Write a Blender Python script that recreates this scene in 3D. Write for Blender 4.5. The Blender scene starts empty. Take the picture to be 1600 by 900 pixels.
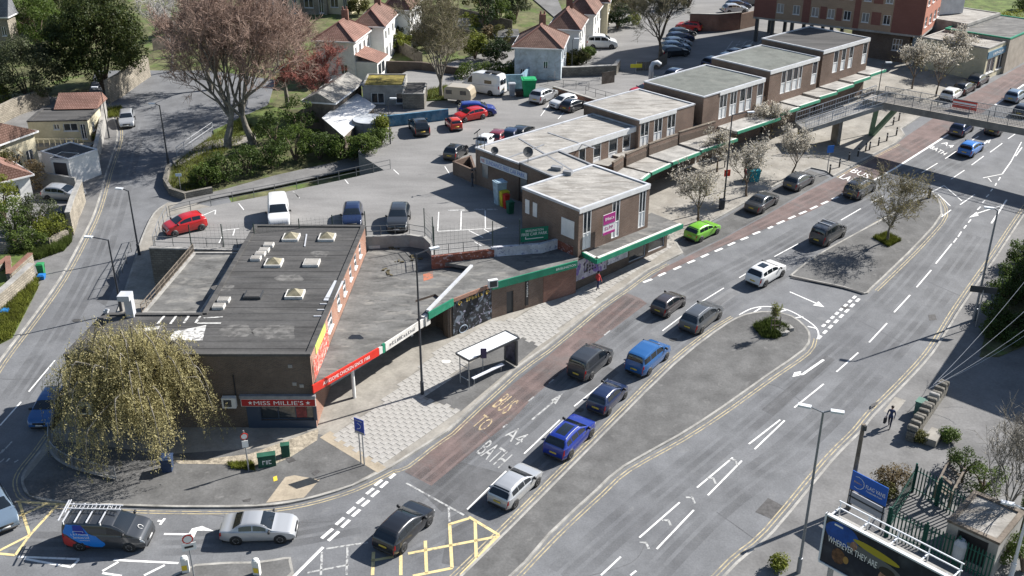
import bpy, bmesh, math, random
from mathutils import Vector, Matrix
R = math.radians
random.seed(7)
scene = bpy.context.scene
COL = scene.collection
# ---------------------------------------------------------------- camera
FPX, CAMH, SLOPE, Y0 = 1640.0, 41.5, 0.05, 58.0
TH = math.atan(810.0 / FPX)
cam_d = bpy.data.cameras.new('camera'); cam = bpy.data.objects.new('camera', cam_d); COL.objects.link(cam)
cam.location = (0, 0, CAMH); cam.rotation_euler = (math.pi / 2 - TH, 0, 0)
cam_d.sensor_width = 36; cam_d.lens = FPX / 1600 * 36; cam_d.clip_end = 3000; cam_d.clip_start = 1
scene.camera = cam
# ---------------------------------------------------------------- sky and sun
SUN_EL, SUN_DIR = R(38), Vector((0.885, 0.465, 0)).normalized()
world = bpy.data.worlds.new('World'); scene.world = world; world.use_nodes = True
wn = world.node_tree.nodes; bg = wn['Background']
sky = wn.new('ShaderNodeTexSky'); sky.sky_type = 'NISHITA'; sky.sun_disc = False
sky.sun_elevation = SUN_EL; sky.sun_rotation = math.atan2(SUN_DIR.x, SUN_DIR.y)
sky.air_density = 1.0; sky.dust_density = 0.6; sky.ozone_density = 1.0
world.node_tree.links.new(sky.outputs[0], bg.inputs[0]); bg.inputs[1].default_value = 0.065
sun_d = bpy.data.lights.new('sun', 'SUN'); sun_d.energy = 5.0; sun_d.angle = R(0.5); sun_d.color = (1.0, 0.965, 0.92)
sun = bpy.data.objects.new('sun', sun_d); COL.objects.link(sun); sun.location = (80, 60, 120)
sd = Vector((SUN_DIR.x * math.cos(SUN_EL), SUN_DIR.y * math.cos(SUN_EL), math.sin(SUN_EL)))
sun.rotation_euler = sd.to_track_quat('Z', 'Y').to_euler()
vs = scene.view_settings; vs.view_transform = 'Standard'; vs.look = 'None'; vs.gamma = 1; vs.exposure = 0.97
scene.render.engine = 'CYCLES'
# ---------------------------------------------------------------- survey: a sight line from the drone to a point of the place
_c, _s = math.cos(TH), math.sin(TH)
def _ray(px, py):
    u, v = (px - 800) / FPX, (py - 450) / FPX
    return Vector((u, _c - v * _s, -_s - v * _c))
def gz(x, y): return SLOPE * (y - Y0)
def G(px, py, o=0.0):
    d = _ray(px, py); t = (CAMH + SLOPE * Y0 - o) / (SLOPE * d.y - d.z)
    return Vector((0, 0, CAMH)) + t * d
def W(px, py, z):
    d = _ray(px, py); t = (z - CAMH) / d.z
    return Vector((0, 0, CAMH)) + t * d
CP = 4.7     # level of the car park terrace
def C(px, py): return W(px, py, CP) if W(px, py, CP).y < 142 else G(px, py)
# ---------------------------------------------------------------- materials
MATS = {}
def nmat(name, col, rough=0.8, var=0.18, scale=3.0, col2=None, fine=40.0, fine_amt=0.12, bump=0.0, metal=0.0, spec=0.3, streak=None, stain=None):
    """base colour broken by large and small noise; optional stains of another colour"""
    if name in MATS: return MATS[name]
    m = bpy.data.materials.new(name); m.use_nodes = True; nt = m.node_tree; N = nt.nodes; L = nt.links
    b = N['Principled BSDF']; b.inputs['Roughness'].default_value = rough; b.inputs['Metallic'].default_value = metal
    b.inputs['Specular IOR Level'].default_value = spec
    tc = N.new('ShaderNodeTexCoord'); src = tc.outputs['Object']
    if streak:
        mp = N.new('ShaderNodeMapping'); mp.inputs['Scale'].default_value = streak[:3]; mp.inputs['Rotation'].default_value = (0, 0, streak[3] if len(streak) > 3 else 0)
        L.new(src, mp.inputs[0]); src = mp.outputs[0]
    n1 = N.new('ShaderNodeTexNoise'); n1.inputs['Scale'].default_value = 1.0 / scale; n1.inputs['Detail'].default_value = 6; n1.inputs['Roughness'].default_value = 0.62
    L.new(src, n1.inputs[0])
    n2 = N.new('ShaderNodeTexNoise'); n2.inputs['Scale'].default_value = fine; n2.inputs['Detail'].default_value = 3; L.new(tc.outputs['Object'], n2.inputs[0])
    c2 = col2 if col2 else tuple(min(1, c * (1 + var * 2)) for c in col)
    c1 = col if col2 else tuple(c * (1 - var * 1.6) for c in col)
    rp = N.new('ShaderNodeValToRGB'); rp.color_ramp.elements[0].position = 0.33; rp.color_ramp.elements[1].position = 0.68
    rp.color_ramp.elements[0].color = (*c1, 1); rp.color_ramp.elements[1].color = (*c2, 1); L.new(n1.outputs['Fac'], rp.inputs[0])
    out = rp.outputs[0]
    if stain:
        for (sc, lo, hi, scol, amt) in stain:
            n3 = N.new('ShaderNodeTexNoise'); n3.inputs['Scale'].default_value = 1.0 / sc; n3.inputs['Detail'].default_value = 5; n3.inputs['Distortion'].default_value = 0.6
            L.new(src, n3.inputs[0])
            r3 = N.new('ShaderNodeMapRange'); r3.inputs[1].default_value = lo; r3.inputs[2].default_value = hi; r3.inputs[4].default_value = amt; L.new(n3.outputs['Fac'], r3.inputs[0])
            mx3 = N.new('ShaderNodeMixRGB'); L.new(r3.outputs[0], mx3.inputs[0]); L.new(out, mx3.inputs[1]); mx3.inputs[2].default_value = (*scol, 1); out = mx3.outputs[0]
    hs = N.new('ShaderNodeHueSaturation'); mr = N.new('ShaderNodeMapRange'); mr.inputs[3].default_value = 1 - fine_amt * 2; mr.inputs[4].default_value = 1 + fine_amt * 2
    L.new(n2.outputs['Fac'], mr.inputs[0]); L.new(mr.outputs[0], hs.inputs['Value']); L.new(out, hs.inputs['Color']); L.new(hs.outputs[0], b.inputs['Base Color'])
    if bump:
        bp = N.new('ShaderNodeBump'); bp.inputs['Strength'].default_value = bump; bp.inputs['Distance'].default_value = 0.02; L.new(n2.outputs['Fac'], bp.inputs['Height']); L.new(bp.outputs[0], b.inputs['Normal'])
    MATS[name] = m; return m
def brickmat(name, c1, c2, mortar, bw=0.225, bh=0.075, ms=0.012, rough=0.88, var=0.25, big=2.5, bump=0.5, off=0.5):
    if name in MATS: return MATS[name]
    m = bpy.data.materials.new(name); m.use_nodes = True; nt = m.node_tree; N = nt.nodes; L = nt.links
    b = N['Principled BSDF']; b.inputs['Roughness'].default_value = rough; b.inputs['Specular IOR Level'].default_value = 0.25
    tc = N.new('ShaderNodeTexCoord')
    bt = N.new('ShaderNodeTexBrick'); bt.inputs['Scale'].default_value = 1.0; bt.inputs['Brick Width'].default_value = bw; bt.inputs['Row Height'].default_value = bh
    bt.inputs['Mortar Size'].default_value = ms; bt.inputs['Color1'].default_value = (*c1, 1); bt.inputs['Color2'].default_value = (*c2, 1); bt.inputs['Mortar'].default_value = (*mortar, 1); bt.offset = off
    L.new(tc.outputs['UV'], bt.inputs['Vector'])
    n = N.new('ShaderNodeTexNoise'); n.inputs['Scale'].default_value = 1.0 / big; n.inputs['Detail'].default_value = 6; L.new(tc.outputs['Object'], n.inputs[0])
    mr = N.new('ShaderNodeMapRange'); mr.inputs[1].default_value = 0.3; mr.inputs[2].default_value = 0.7; mr.inputs[3].default_value = 1 - var; mr.inputs[4].default_value = 1 + var; L.new(n.outputs['Fac'], mr.inputs[0])
    hs = N.new('ShaderNodeHueSaturation'); L.new(mr.outputs[0], hs.inputs['Value']); L.new(bt.outputs['Color'], hs.inputs['Color']); L.new(hs.outputs[0], b.inputs['Base Color'])
    bp = N.new('ShaderNodeBump'); bp.inputs['Strength'].default_value = bump; bp.inputs['Distance'].default_value = 0.02; bp.invert = True
    L.new(bt.outputs['Fac'], bp.inputs['Height']); L.new(bp.outputs[0], b.inputs['Normal'])
    MATS[name] = m; return m
def flat(name, col, rough=0.5, metal=0.0, spec=0.5, coat=0.0, trans=0.0, alpha=1.0):
    if name in MATS: return MATS[name]
    m = bpy.data.materials.new(name); m.use_nodes = True; b = m.node_tree.nodes['Principled BSDF']
    b.inputs['Base Color'].default_value = (*col, 1); b.inputs['Roughness'].default_value = rough; b.inputs['Metallic'].default_value = metal
    b.inputs['Specular IOR Level'].default_value = spec; b.inputs['Coat Weight'].default_value = coat; b.inputs['Coat Roughness'].default_value = 0.06
    b.inputs['Transmission Weight'].default_value = trans; b.inputs['Alpha'].default_value = alpha
    MATS[name] = m; return m
def hexc(h):
    return tuple((((int(h[i:i + 2], 16) / 255) + 0.055) / 1.055) ** 2.4 for i in (0, 2, 4))
# ---------------------------------------------------------------- mesh collecting
class MB:
    def __init__(s): s.v = []; s.f = []; s.mi = []
    def add(s, vs, fs, mi=0):
        o = len(s.v); s.v += [tuple(v) for v in vs]
        for f in fs: s.f.append(tuple(i + o for i in f)); s.mi.append(mi)
        return s
    def quad(s, a, b, c, d, mi=0): return s.add([a, b, c, d], [(0, 1, 2, 3)], mi)
    def box(s, cx, cy, cz, sx, sy, sz, rz=0, mi=0, tilt=None):
        """centre x,y, BOTTOM z"""
        M = Matrix.Rotation(rz, 3, 'Z')
        vs = []
        for dz in (0, sz):
            for dx, dy in ((-1, -1), (1, -1), (1, 1), (-1, 1)):
                p = M @ Vector((dx * sx / 2, dy * sy / 2, 0)); vs.append((cx + p.x, cy + p.y, cz + dz))
        return s.add(vs, [(3, 2, 1, 0), (4, 5, 6, 7), (0, 1, 5, 4), (1, 2, 6, 5), (2, 3, 7, 6), (3, 0, 4, 7)], mi)
    def bar(s, a, b, w, h=None, mi=0, up=(0, 0, 1)):
        """rectangular bar between two points"""
        a, b = Vector(a), Vector(b); h = h or w; d = (b - a)
        if d.length < 1e-6: return s
        d.normalize(); u = Vector(up)
        if abs(d.dot(u)) > 0.98: u = Vector((1, 0, 0))
        sde = d.cross(u).normalized(); u2 = sde.cross(d).normalized()
        vs = []
        for p in (a, b):
            for x, y in ((-1, -1), (1, -1), (1, 1), (-1, 1)): vs.append(p + sde * x * w / 2 + u2 * y * h / 2)
        return s.add(vs, [(3, 2, 1, 0), (4, 5, 6, 7), (0, 1, 5, 4), (1, 2, 6, 5), (2, 3, 7, 6), (3, 0, 4, 7)], mi)
    def tube(s, pts, rad, n=8, mi=0, cap=True):
        pts = [Vector(p) for p in pts]
        if not hasattr(rad, '__len__'): rad = [rad] * len(pts)
        vs, fs = [], []
        prev = None
        for i, p in enumerate(pts):
            d = (pts[min(i + 1, len(pts) - 1)] - pts[max(i - 1, 0)])
            if d.length < 1e-9: d = Vector((0, 0, 1))
            d.normalize()
            if prev is None: u = Vector((1, 0, 0)) if abs(d.x) < 0.9 else Vector((0, 1, 0))
            else: u = prev
            u = (u - d * u.dot(d))
            if u.length < 1e-6: u = d.orthogonal()
            u.normalize(); w = d.cross(u); prev = u
            for k in range(n):
                a = 2 * math.pi * k / n; vs.append(p + (u * math.cos(a) + w * math.sin(a)) * rad[i])
        for i in range(len(pts) - 1):
            for k in range(n):
                k2 = (k + 1) % n; fs.append((i * n + k, i * n + k2, (i + 1) * n + k2, (i + 1) * n + k))
        if cap and n > 2: fs.append(tuple(range(n - 1, -1, -1))); fs.append(tuple((len(pts) - 1) * n + k for k in range(n)))
        return s.add(vs, fs, mi)
    def prism(s, poly, z0, z1, mi=0, mis=None, bottom=True):
        """poly: list of xy; z0,z1 numbers or functions of x,y"""
        f0 = z0 if callable(z0) else (lambda x, y: z0); f1 = z1 if callable(z1) else (lambda x, y: z1)
        P = [(p[0], p[1]) for p in poly]
        ar = sum(P[i][0] * P[(i + 1) % len(P)][1] - P[(i + 1) % len(P)][0] * P[i][1] for i in range(len(P)))
        if ar < 0: P = P[::-1]
        n = len(P); vs = [(x, y, f0(x, y)) for x, y in P] + [(x, y, f1(x, y)) for x, y in P]
        o = len(s.v)
        s.add(vs, [tuple(range(n, 2 * n))], mi)
        ms = mi if mis is None else mis
        for i in range(n):
            j = (i + 1) % n; s.f.append((o + i, o + j, o + n + j, o + n + i)); s.mi.append(ms)
        if bottom: s.f.append(tuple(o + i for i in range(n - 1, -1, -1))); s.mi.append(ms)
        return s
    def lathe(s, prof, c=(0, 0, 0), n=12, mi=0):
        vs, fs = [], []
        for r, z in prof:
            for k in range(n):
                a = 2 * math.pi * k / n; vs.append((c[0] + r * math.cos(a), c[1] + r * math.sin(a), c[2] + z))
        for i in range(len(prof) - 1):
            for k in range(n):
                k2 = (k + 1) % n; fs.append((i * n + k, i * n + k2, (i + 1) * n + k2, (i + 1) * n + k))
        fs.append(tuple(range(n - 1, -1, -1))); fs.append(tuple((len(prof) - 1) * n + k for k in range(n)))
        return s.add(vs, fs, mi)
    def mesh(s, name, mats, smooth=False, uv=True):
        me = bpy.data.meshes.new(name); me.from_pydata(s.v, [], s.f)
        mats = mats if isinstance(mats, (list, tuple)) else [mats]
        for m in mats: me.materials.append(m)
        if len(mats) > 1: me.polygons.foreach_set('material_index', s.mi)
        if smooth: me.polygons.foreach_set('use_smooth', [True] * len(s.f))
        me.update()
        if uv and len(s.f) < 20000:
            ul = me.uv_layers.new(name='UVMap'); zz = Vector((0, 0, 1)); data = [0.0] * (2 * len(me.loops)); V = me.vertices
            for p in me.polygons:
                n = p.normal
                if abs(n.z) > 0.97: t = Vector((1, 0, 0)); b = Vector((0, 1, 0))
                else: t = zz.cross(n).normalized(); b = n.cross(t)
                for li in p.loop_indices:
                    co = V[me.loops[li].vertex_index].co; data[2 * li] = co.dot(t); data[2 * li + 1] = co.dot(b)
            ul.data.foreach_set('uv', data)
        return me
    def build(s, name, mats, parent=None, smooth=False, kind=None, label=None):
        o = bpy.data.objects.new(name, s.mesh(name, mats, smooth)); COL.objects.link(o)
        if parent is not None: child(o, parent)
        if kind: o['kind'] = kind
        if label: o['label'] = label
        return o
def child(o, parent):
    o.parent = parent; o.matrix_parent_inverse = world_of(parent).inverted()
def world_of(o):
    M = Matrix.LocRotScale(o.location, o.rotation_euler, o.scale)
    if o.parent: return world_of(o.parent) @ o.matrix_parent_inverse @ M
    return M
def tag(o, label, cat, group=None):
    o['label'] = label; o['category'] = cat
    if group: o['group'] = group
    return o
def thing(name, label, cat, loc=(0, 0, 0), rz=0, group=None):
    o = bpy.data.objects.new(name, None); COL.objects.link(o); o.empty_display_size = 0.3
    o.location = loc; o.rotation_euler = (0, 0, rz); return tag(o, label, cat, group)
def local(o, parent):          # child whose mesh is already in the parent's local frame
    o.parent = parent; return o
def copy_tree(o, parent=None):
    c = o.copy(); COL.objects.link(c)
    if parent is not None: c.parent = parent; c.matrix_parent_inverse = o.matrix_parent_inverse.copy()
    for ch in list(o.children): copy_tree(ch, c)
    return c
def struct(o): o['kind'] = 'structure'; return o
def text_mesh(txt, size=1.0, extrude=0.0):
    cu = bpy.data.curves.new('t', 'FONT'); cu.body = txt; cu.size = size; cu.extrude = extrude; cu.align_x = 'CENTER'; cu.align_y = 'CENTER'; cu.resolution_u = 3
    ob = bpy.data.objects.new('t', cu); COL.objects.link(ob); dg = bpy.context.evaluated_depsgraph_get()
    me = bpy.data.meshes.new_from_object(ob.evaluated_get(dg)); bpy.data.objects.remove(ob); bpy.data.curves.remove(cu); return me
def marks_mesh(n):
    """a row of small strokes: print too small or worn to read"""
    r = random.Random(n * 7 + 1); mb = MB(); x = 0.0
    for k in range(n):
        w = r.uniform(.35, .65); h = r.uniform(.7, 1.0); bars = [(x, 0, x + .16, h)]
        for j in range(r.randint(1, 2)): y = r.choice([0, .38, .72]) * h; bars.append((x + .1, y, x + w, y + .16))
        if r.random() < .5: bars.append((x + w - .15, h * r.choice([0, .3]), x + w, h * r.choice([.7, 1])))
        for i, (a, b, c_, d) in enumerate(bars): mb.quad((a, b, .002 * i), (c_, b, .002 * i), (c_, d, .002 * i), (a, d, .002 * i))
        x += w + .22
    return mb.mesh('marks', [], uv=False)
def lettering(name, txt, origin, right, up, width, height, mat, parent=None, off=0.006, bold=0.0):
    """flat letters centred at origin on the plane right/up, fitted to width x height"""
    me = marks_mesh(int(txt[1:])) if txt[0] == '~' else text_mesh(txt); xs = [v.co.x for v in me.vertices]; ys = [v.co.y for v in me.vertices]
    cx, cy = (max(xs) + min(xs)) / 2, (max(ys) + min(ys)) / 2; kx, ky = width / (max(xs) - min(xs)), height / (max(ys) - min(ys))
    right, up = Vector(right).normalized(), Vector(up).normalized(); n = right.cross(up).normalized(); origin = Vector(origin)
    for v in me.vertices: v.co = origin + right * (v.co.x - cx) * kx + up * (v.co.y - cy) * ky + n * off
    me.materials.clear(); me.materials.append(mat); me.name = name
    o = bpy.data.objects.new(name, me); COL.objects.link(o)
    if parent is not None: child(o, parent)
    return o
def poly_offset(pts, d):
    """parallel polyline in plan, d to the left of travel"""
    out = []
    for i, p in enumerate(pts):
        a = pts[max(i - 1, 0)]; b = pts[min(i + 1, len(pts) - 1)]; t = Vector((b[0] - a[0], b[1] - a[1])).normalized()
        out.append(Vector((p[0] - t.y * d, p[1] + t.x * d)))
    return out
def smooth_line(pts, n=4):
    """Catmull-Rom through plan points"""
    P = [Vector((p[0], p[1])) for p in pts]; out = []
    for i in range(len(P) - 1):
        p0, p1, p2, p3 = P[max(i - 1, 0)], P[i], P[i + 1], P[min(i + 2, len(P) - 1)]
        for k in range(n):
            t = k / n; out.append(0.5 * ((2 * p1) + (-p0 + p2) * t + (2 * p0 - 5 * p1 + 4 * p2 - p3) * t * t + (-p0 + 3 * p1 - 3 * p2 + p3) * t ** 3))
    out.append(P[-1]); return out
def ribbon(mb, pts, w, zf, mi=0, d0=0.0):
    a = poly_offset(pts, d0 + w / 2); b = poly_offset(pts, d0 - w / 2)
    vs = [(p.x, p.y, zf(p.x, p.y)) for p in a] + [(p.x, p.y, zf(p.x, p.y)) for p in b]; n = len(pts)
    mb.add(vs, [(i, n + i, n + i + 1, i + 1) for i in range(n - 1)], mi)
# ================================================================ THE SETTING: ground, roads, pavements
up = lambda o: (lambda x, y: gz(x, y) + o)
M_asph = nmat('asphalt_road', (0.150, 0.153, 0.158), 0.85, 0.10, 2.2, fine=9, fine_amt=0.13, bump=0.25, spec=0.25,
              stain=[(9, 0.50, 0.72, (0.112, 0.114, 0.12), 0.75), (1.1, 0.62, 0.74, (0.19, 0.19, 0.188), 0.5)])
M_asph_isl = nmat('asphalt_island', (0.122, 0.120, 0.116), 0.88, 0.14, 1.8, fine=7, fine_amt=0.14, bump=0.25, spec=0.2,
              stain=[(3.0, 0.50, 0.70, (0.095, 0.093, 0.09), 0.7), (0.8, 0.62, 0.75, (0.21, 0.205, 0.195), 0.55)])
M_asph_cp = nmat('asphalt_car_park', (0.205, 0.20, 0.193), 0.9, 0.10, 4.0, fine=6, fine_amt=0.10, bump=0.25, spec=0.2, streak=(0.5, 1.6, 1, 0.5),
              stain=[(5.0, 0.52, 0.75, (0.16, 0.157, 0.152), 0.6), (0.7, 0.66, 0.76, (0.12, 0.118, 0.115), 0.6)])
M_asph_path = nmat('asphalt_path', (0.165, 0.162, 0.158), 0.9, 0.12, 2.5, fine=6, fine_amt=0.12, bump=0.2, spec=0.2)
M_red = nmat('bus_lane_red', (0.162, 0.121, 0.112), 0.88, 0.12, 1.6, fine=8, fine_amt=0.13, bump=0.2, spec=0.2,
             stain=[(2.5, 0.48, 0.70, (0.138, 0.126, 0.122), 0.9), (0.6, 0.60, 0.72, (0.21, 0.13, 0.115), 0.5)])
M_flag = nmat('old_flagstone', (0.262, 0.245, 0.215), 0.9, 0.14, 2.0, fine=5, fine_amt=0.12, bump=0.2, stain=[(2.2, 0.5, 0.7, (0.22, 0.20, 0.17), 0.7)])
M_slab = nmat('pale_paving_slab', (0.335, 0.322, 0.298), 0.88, 0.10, 1.6, fine=7, fine_amt=0.10, bump=0.2, stain=[(3.0, 0.54, 0.74, (0.29, 0.275, 0.245), 0.7)])
M_slab2 = nmat('pale_paving_slab_worn', (0.327, 0.314, 0.29), 0.88, 0.12, 1.1, fine=7, fine_amt=0.10, bump=0.2)
M_joint = nmat('paving_joint', (0.215, 0.203, 0.18), 0.95, 0.2, 1.0)
M_tan = nmat('buff_tactile', (0.33, 0.28, 0.21), 0.9, 0.12, 1.2, fine=8, fine_amt=0.12)
M_kerb = nmat('kerb_stone', (0.30, 0.288, 0.262), 0.9, 0.18, 1.2, fine=5, fine_amt=0.12)
M_white = nmat('road_paint_white', (0.74, 0.73, 0.70), 0.7, 0.06, 0.5, fine=12, fine_amt=0.06, stain=[(0.35, 0.60, 0.70, (0.30, 0.30, 0.29), 0.6)])
M_faded = nmat('road_paint_faded', (0.40, 0.40, 0.385), 0.8, 0.1, 0.4, fine=12, fine_amt=0.08, stain=[(0.25, 0.50, 0.60, (0.165, 0.165, 0.168), 0.95)])
M_yel = nmat('road_paint_yellow', (0.41, 0.345, 0.215), 0.8, 0.10, 0.6, fine=10, fine_amt=0.08, stain=[(0.4, 0.48, 0.62, (0.21, 0.19, 0.155), 0.9)])
M_yelb = nmat('road_paint_box_yellow', (0.62, 0.50, 0.25), 0.8, 0.08, 0.5, fine=10, fine_amt=0.08, stain=[(0.35, 0.56, 0.68, (0.24, 0.22, 0.17), 0.8)])
M_grass = nmat('grass_ground', (0.085, 0.115, 0.030), 0.95, 0.3, 1.6, fine=4, fine_amt=0.22, bump=0.6, stain=[(1.4, 0.55, 0.72, (0.15, 0.14, 0.06), 0.6)])
M_soil = nmat('garden_earth', (0.105, 0.105, 0.05), 0.95, 0.3, 2.2, fine=3, fine_amt=0.2, bump=0.6, stain=[(2.4, 0.5, 0.66, (0.085, 0.13, 0.03), 0.9)])
M_gravel = nmat('gravel_bed', (0.30, 0.26, 0.20), 0.95, 0.25, 0.3, fine=14, fine_amt=0.25, bump=0.8)

def sheet(name, px, mat, o, h=0.0, kind='structure', parent=None, zf=None, pts=None):
    P = pts if pts else [G(*p) for p in px]
    mb = MB(); zf = zf or up
    if h: mb.prism(P, zf(o - h), zf(o), bottom=False)
    else: mb.prism(P, zf(o - 0.003), zf(o), bottom=False)
    ob = mb.build(name, mat, parent)
    if parent is None: ob['kind'] = kind
    return ob
# ground reaches past everything that can be seen
mb = MB(); n = 24
for i in range(n):
    for j in range(n):
        x0, x1 = -420 + 840 * i / n, -420 + 840 * (i + 1) / n; y0, y1 = -40 + 700 * j / n, -40 + 700 * (j + 1) / n
        mb.quad(*[(x, y, gz(x, y) - 0.16) for x, y in ((x0, y0), (x1, y0), (x1, y1), (x0, y1))])
struct(mb.build('ground', M_soil))
# roads: one carriageway surface under the kerbs
road = struct(sheet('road', [(-120, 1050), (1800, 1050), (1800, 40), (1500, 40), (1250, 190), (560, 560), (420, 420), (330, 260), (420, 160), (430, 125), (330, 110), (150, 110), (60, 380), (-120, 560)], M_asph, 0.0, 0.1))
# kerb lines (north-west side of the main road, round the corner into the side road)
K_corner = [(262, 318), (240, 335), (222, 372), (203, 430), (183, 490), (150, 570), (118, 628), (88, 670), (62, 707), (40, 735), (34, 755), (47, 777), (95, 786), (175, 791), (275, 794), (400, 793), (475, 783), (550, 761), (612, 731)]
K_main = [(700, 675), (800, 583), (850, 547), (900, 507), (935, 478), (975, 451), (1012, 424), (1060, 400), (1067, 396)]
K_bay = [(1056, 378), (1075, 366), (1130, 337), (1200, 297), (1267, 263), (1290, 268), (1302, 276)]
K_far = [(1350, 250), (1400, 224), (1414, 212), (1408, 202), (1455, 172), (1502, 148), (1542, 126), (1600, 92), (1680, 45)]
kl_c = smooth_line([G(*p) for p in K_corner], 3); kl_m = smooth_line([G(*p) for p in K_main], 2)[0:]
kl = kl_c + kl_m + [G(*p).xy for p in K_bay] + [G(*p).xy for p in K_far]
back = [G(*p) for p in [(1680, 0), (1300, 60), (1180, 110), (880, 250), (700, 330), (400, 340), (300, 318)]]
pave = sheet('pavement', None, M_flag, 0.12, 0.25, pts=[Vector((p[0], p[1])) for p in kl] + [b.xy for b in back])
def kerb(pts, side=1, w=0.16, mat=M_kerb, name='kerb', parent=None, top=0.126, base=-0.1):
    a = poly_offset(pts, 0.02 * -side); b = poly_offset(pts, w * side); mb = MB(); n = len(pts)
    vs = [(p.x, p.y, gz(p.x, p.y) + base) for p in a] + [(p.x, p.y, gz(p.x, p.y) + top) for p in a] + [(p.x, p.y, gz(p.x, p.y) + top) for p in b]
    fs = []
    for i in range(n - 1): fs += [(i, i + 1, n + i + 1, n + i), (n + i, n + i + 1, 2 * n + i + 1, 2 * n + i)]
    return mb.add(vs, fs).build(name, mat, parent)
kerb(kl, 1, 0.16, parent=pave)
# right-hand kerb and pavement
K_right = [(1075, 960), (1150, 880), (1205, 833), (1297, 722), (1342, 676), (1365, 648), (1405, 608), (1455, 553), (1492, 494), (1520, 452), (1555, 402), (1606, 325), (1700, 190)]
kr = smooth_line([G(*p) for p in K_right], 3)
pave_r = sheet('pavement', None, M_asph_path, 0.12, 0.25, pts=kr + [G(*p).xy for p in [(1850, 250), (1850, 1050), (1075, 1050)]])
kerb(kr, -1, 0.16, parent=pave_r)
# left side of the side road
K_left = [(-60, 660), (0, 566), (50, 500), (95, 436), (128, 376), (150, 330), (168, 268), (184, 218), (180, 190), (165, 160)]
klf = smooth_line([G(*p) for p in K_left], 3)
pave_l = sheet('pavement', None, M_asph_path, 0.10, 0.25, pts=klf + [G(*p).xy for p in [(60, 150), (-200, 300), (-200, 660)]])
kerb(klf, 1, 0.14, parent=pave_l, top=0.106)
# traffic islands
I1 = [(700, 920), (800, 822), (945, 676), (1050, 572), (1115, 520), (1150, 498), (1175, 490), (1205, 488), (1237, 495), (1259, 512), (1266, 528), (1256, 549), (1200, 588), (1130, 638), (1062, 682), (975, 731), (932, 769), (860, 836), (780, 920)]
I2 = [(1234, 432), (1262, 409), (1300, 386), (1340, 364), (1385, 340), (1440, 310), (1453, 303), (1463, 308), (1472, 336), (1440, 376), (1400, 416), (1362, 452), (1350, 460), (1318, 450), (1275, 441)]
I3 = [(250, 915), (306, 884), (400, 880), (446, 873), (455, 878), (438, 915)]
isl = []
for px, nm in ((I1, 'traffic_island'), (I2, 'traffic_island'), (I3, 'traffic_island')):
    P = [G(*p).xy for p in px]; P2 = smooth_line(P + [P[0]], 2)
    ar = sum(P2[i].x * P2[(i + 1) % len(P2)].y - P2[(i + 1) % len(P2)].x * P2[i].y for i in range(len(P2)))
    ob = sheet(nm, None, M_asph_isl, 0.11, 0.2, pts=P2); isl.append(ob)
    kerb(P2, 1 if ar > 0 else -1, 0.15, parent=ob, top=0.116)
# black kerb edge lip on the tree island
mb = MB(); ribbon(mb, smooth_line([G(*p) for p in [(1236, 434), (1275, 442), (1318, 451), (1349, 460)]], 3), 0.22, up(0.122)); mb.build('worn_black_kerb', flat('kerb_black', (0.02, 0.02, 0.022), 0.8), isl[1])
# surfacing laid on the pavement
for px in ([(36, 755), (47, 776), (95, 785), (175, 789), (275, 792), (400, 791), (475, 781), (550, 759), (590, 737), (520, 686), (480, 676), (440, 700), (260, 712), (90, 690)],):
    sheet('asphalt_footway', px, M_asph_isl, 0.126, parent=pave)
sheet('asphalt_footway', [(663, 622), (720, 645), (843, 541), (800, 523)], M_asph_isl, 0.127, parent=pave)
sheet('buff_crossing', [(416, 788), (475, 780), (500, 752), (460, 745), (446, 748)], M_tan, 0.131, parent=pave)
sheet('buff_edging', [(500, 686), (516, 676), (604, 733), (590, 741)], M_tan, 0.133, parent=pave)
sheet('gravel_strip', [(260, 712), (300, 722), (390, 712), (450, 690), (498, 672), (496, 690), (452, 718), (400, 740), (350, 728), (280, 727)], M_gravel, 0.135, parent=pave)
# the red bus lane
red = sheet('bus_lane_surface', [(632, 737), (668, 707), (716, 666), (775, 625), (800, 601), (850, 562), (900, 519), (940, 487), (980, 458), (1000, 466), (1011, 474), (930, 535), (860, 597), (834, 620), (800, 657), (764, 685), (729, 714), (674, 759)], M_red, 0.004, parent=road)
sheet('bus_lane_surface', [(1071, 402), (1130, 373), (1200, 335), (1262, 299), (1302, 279), (1350, 252), (1400, 226), (1416, 213), (1500, 157), (1600, 100), (1660, 66), (1660, 100), (1600, 132), (1519, 187), (1482, 209), (1400, 262), (1360, 284), (1320, 303), (1255, 336), (1197, 357), (1130, 384), (1012, 438), (1040, 417)], M_red, 0.004, parent=road)
sheet('bus_bay_surface', [(1057, 381), (1130, 341), (1200, 300), (1266, 266), (1296, 277), (1262, 297), (1200, 333), (1130, 371), (1070, 400)], M_asph_isl, 0.0045, parent=road)
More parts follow.
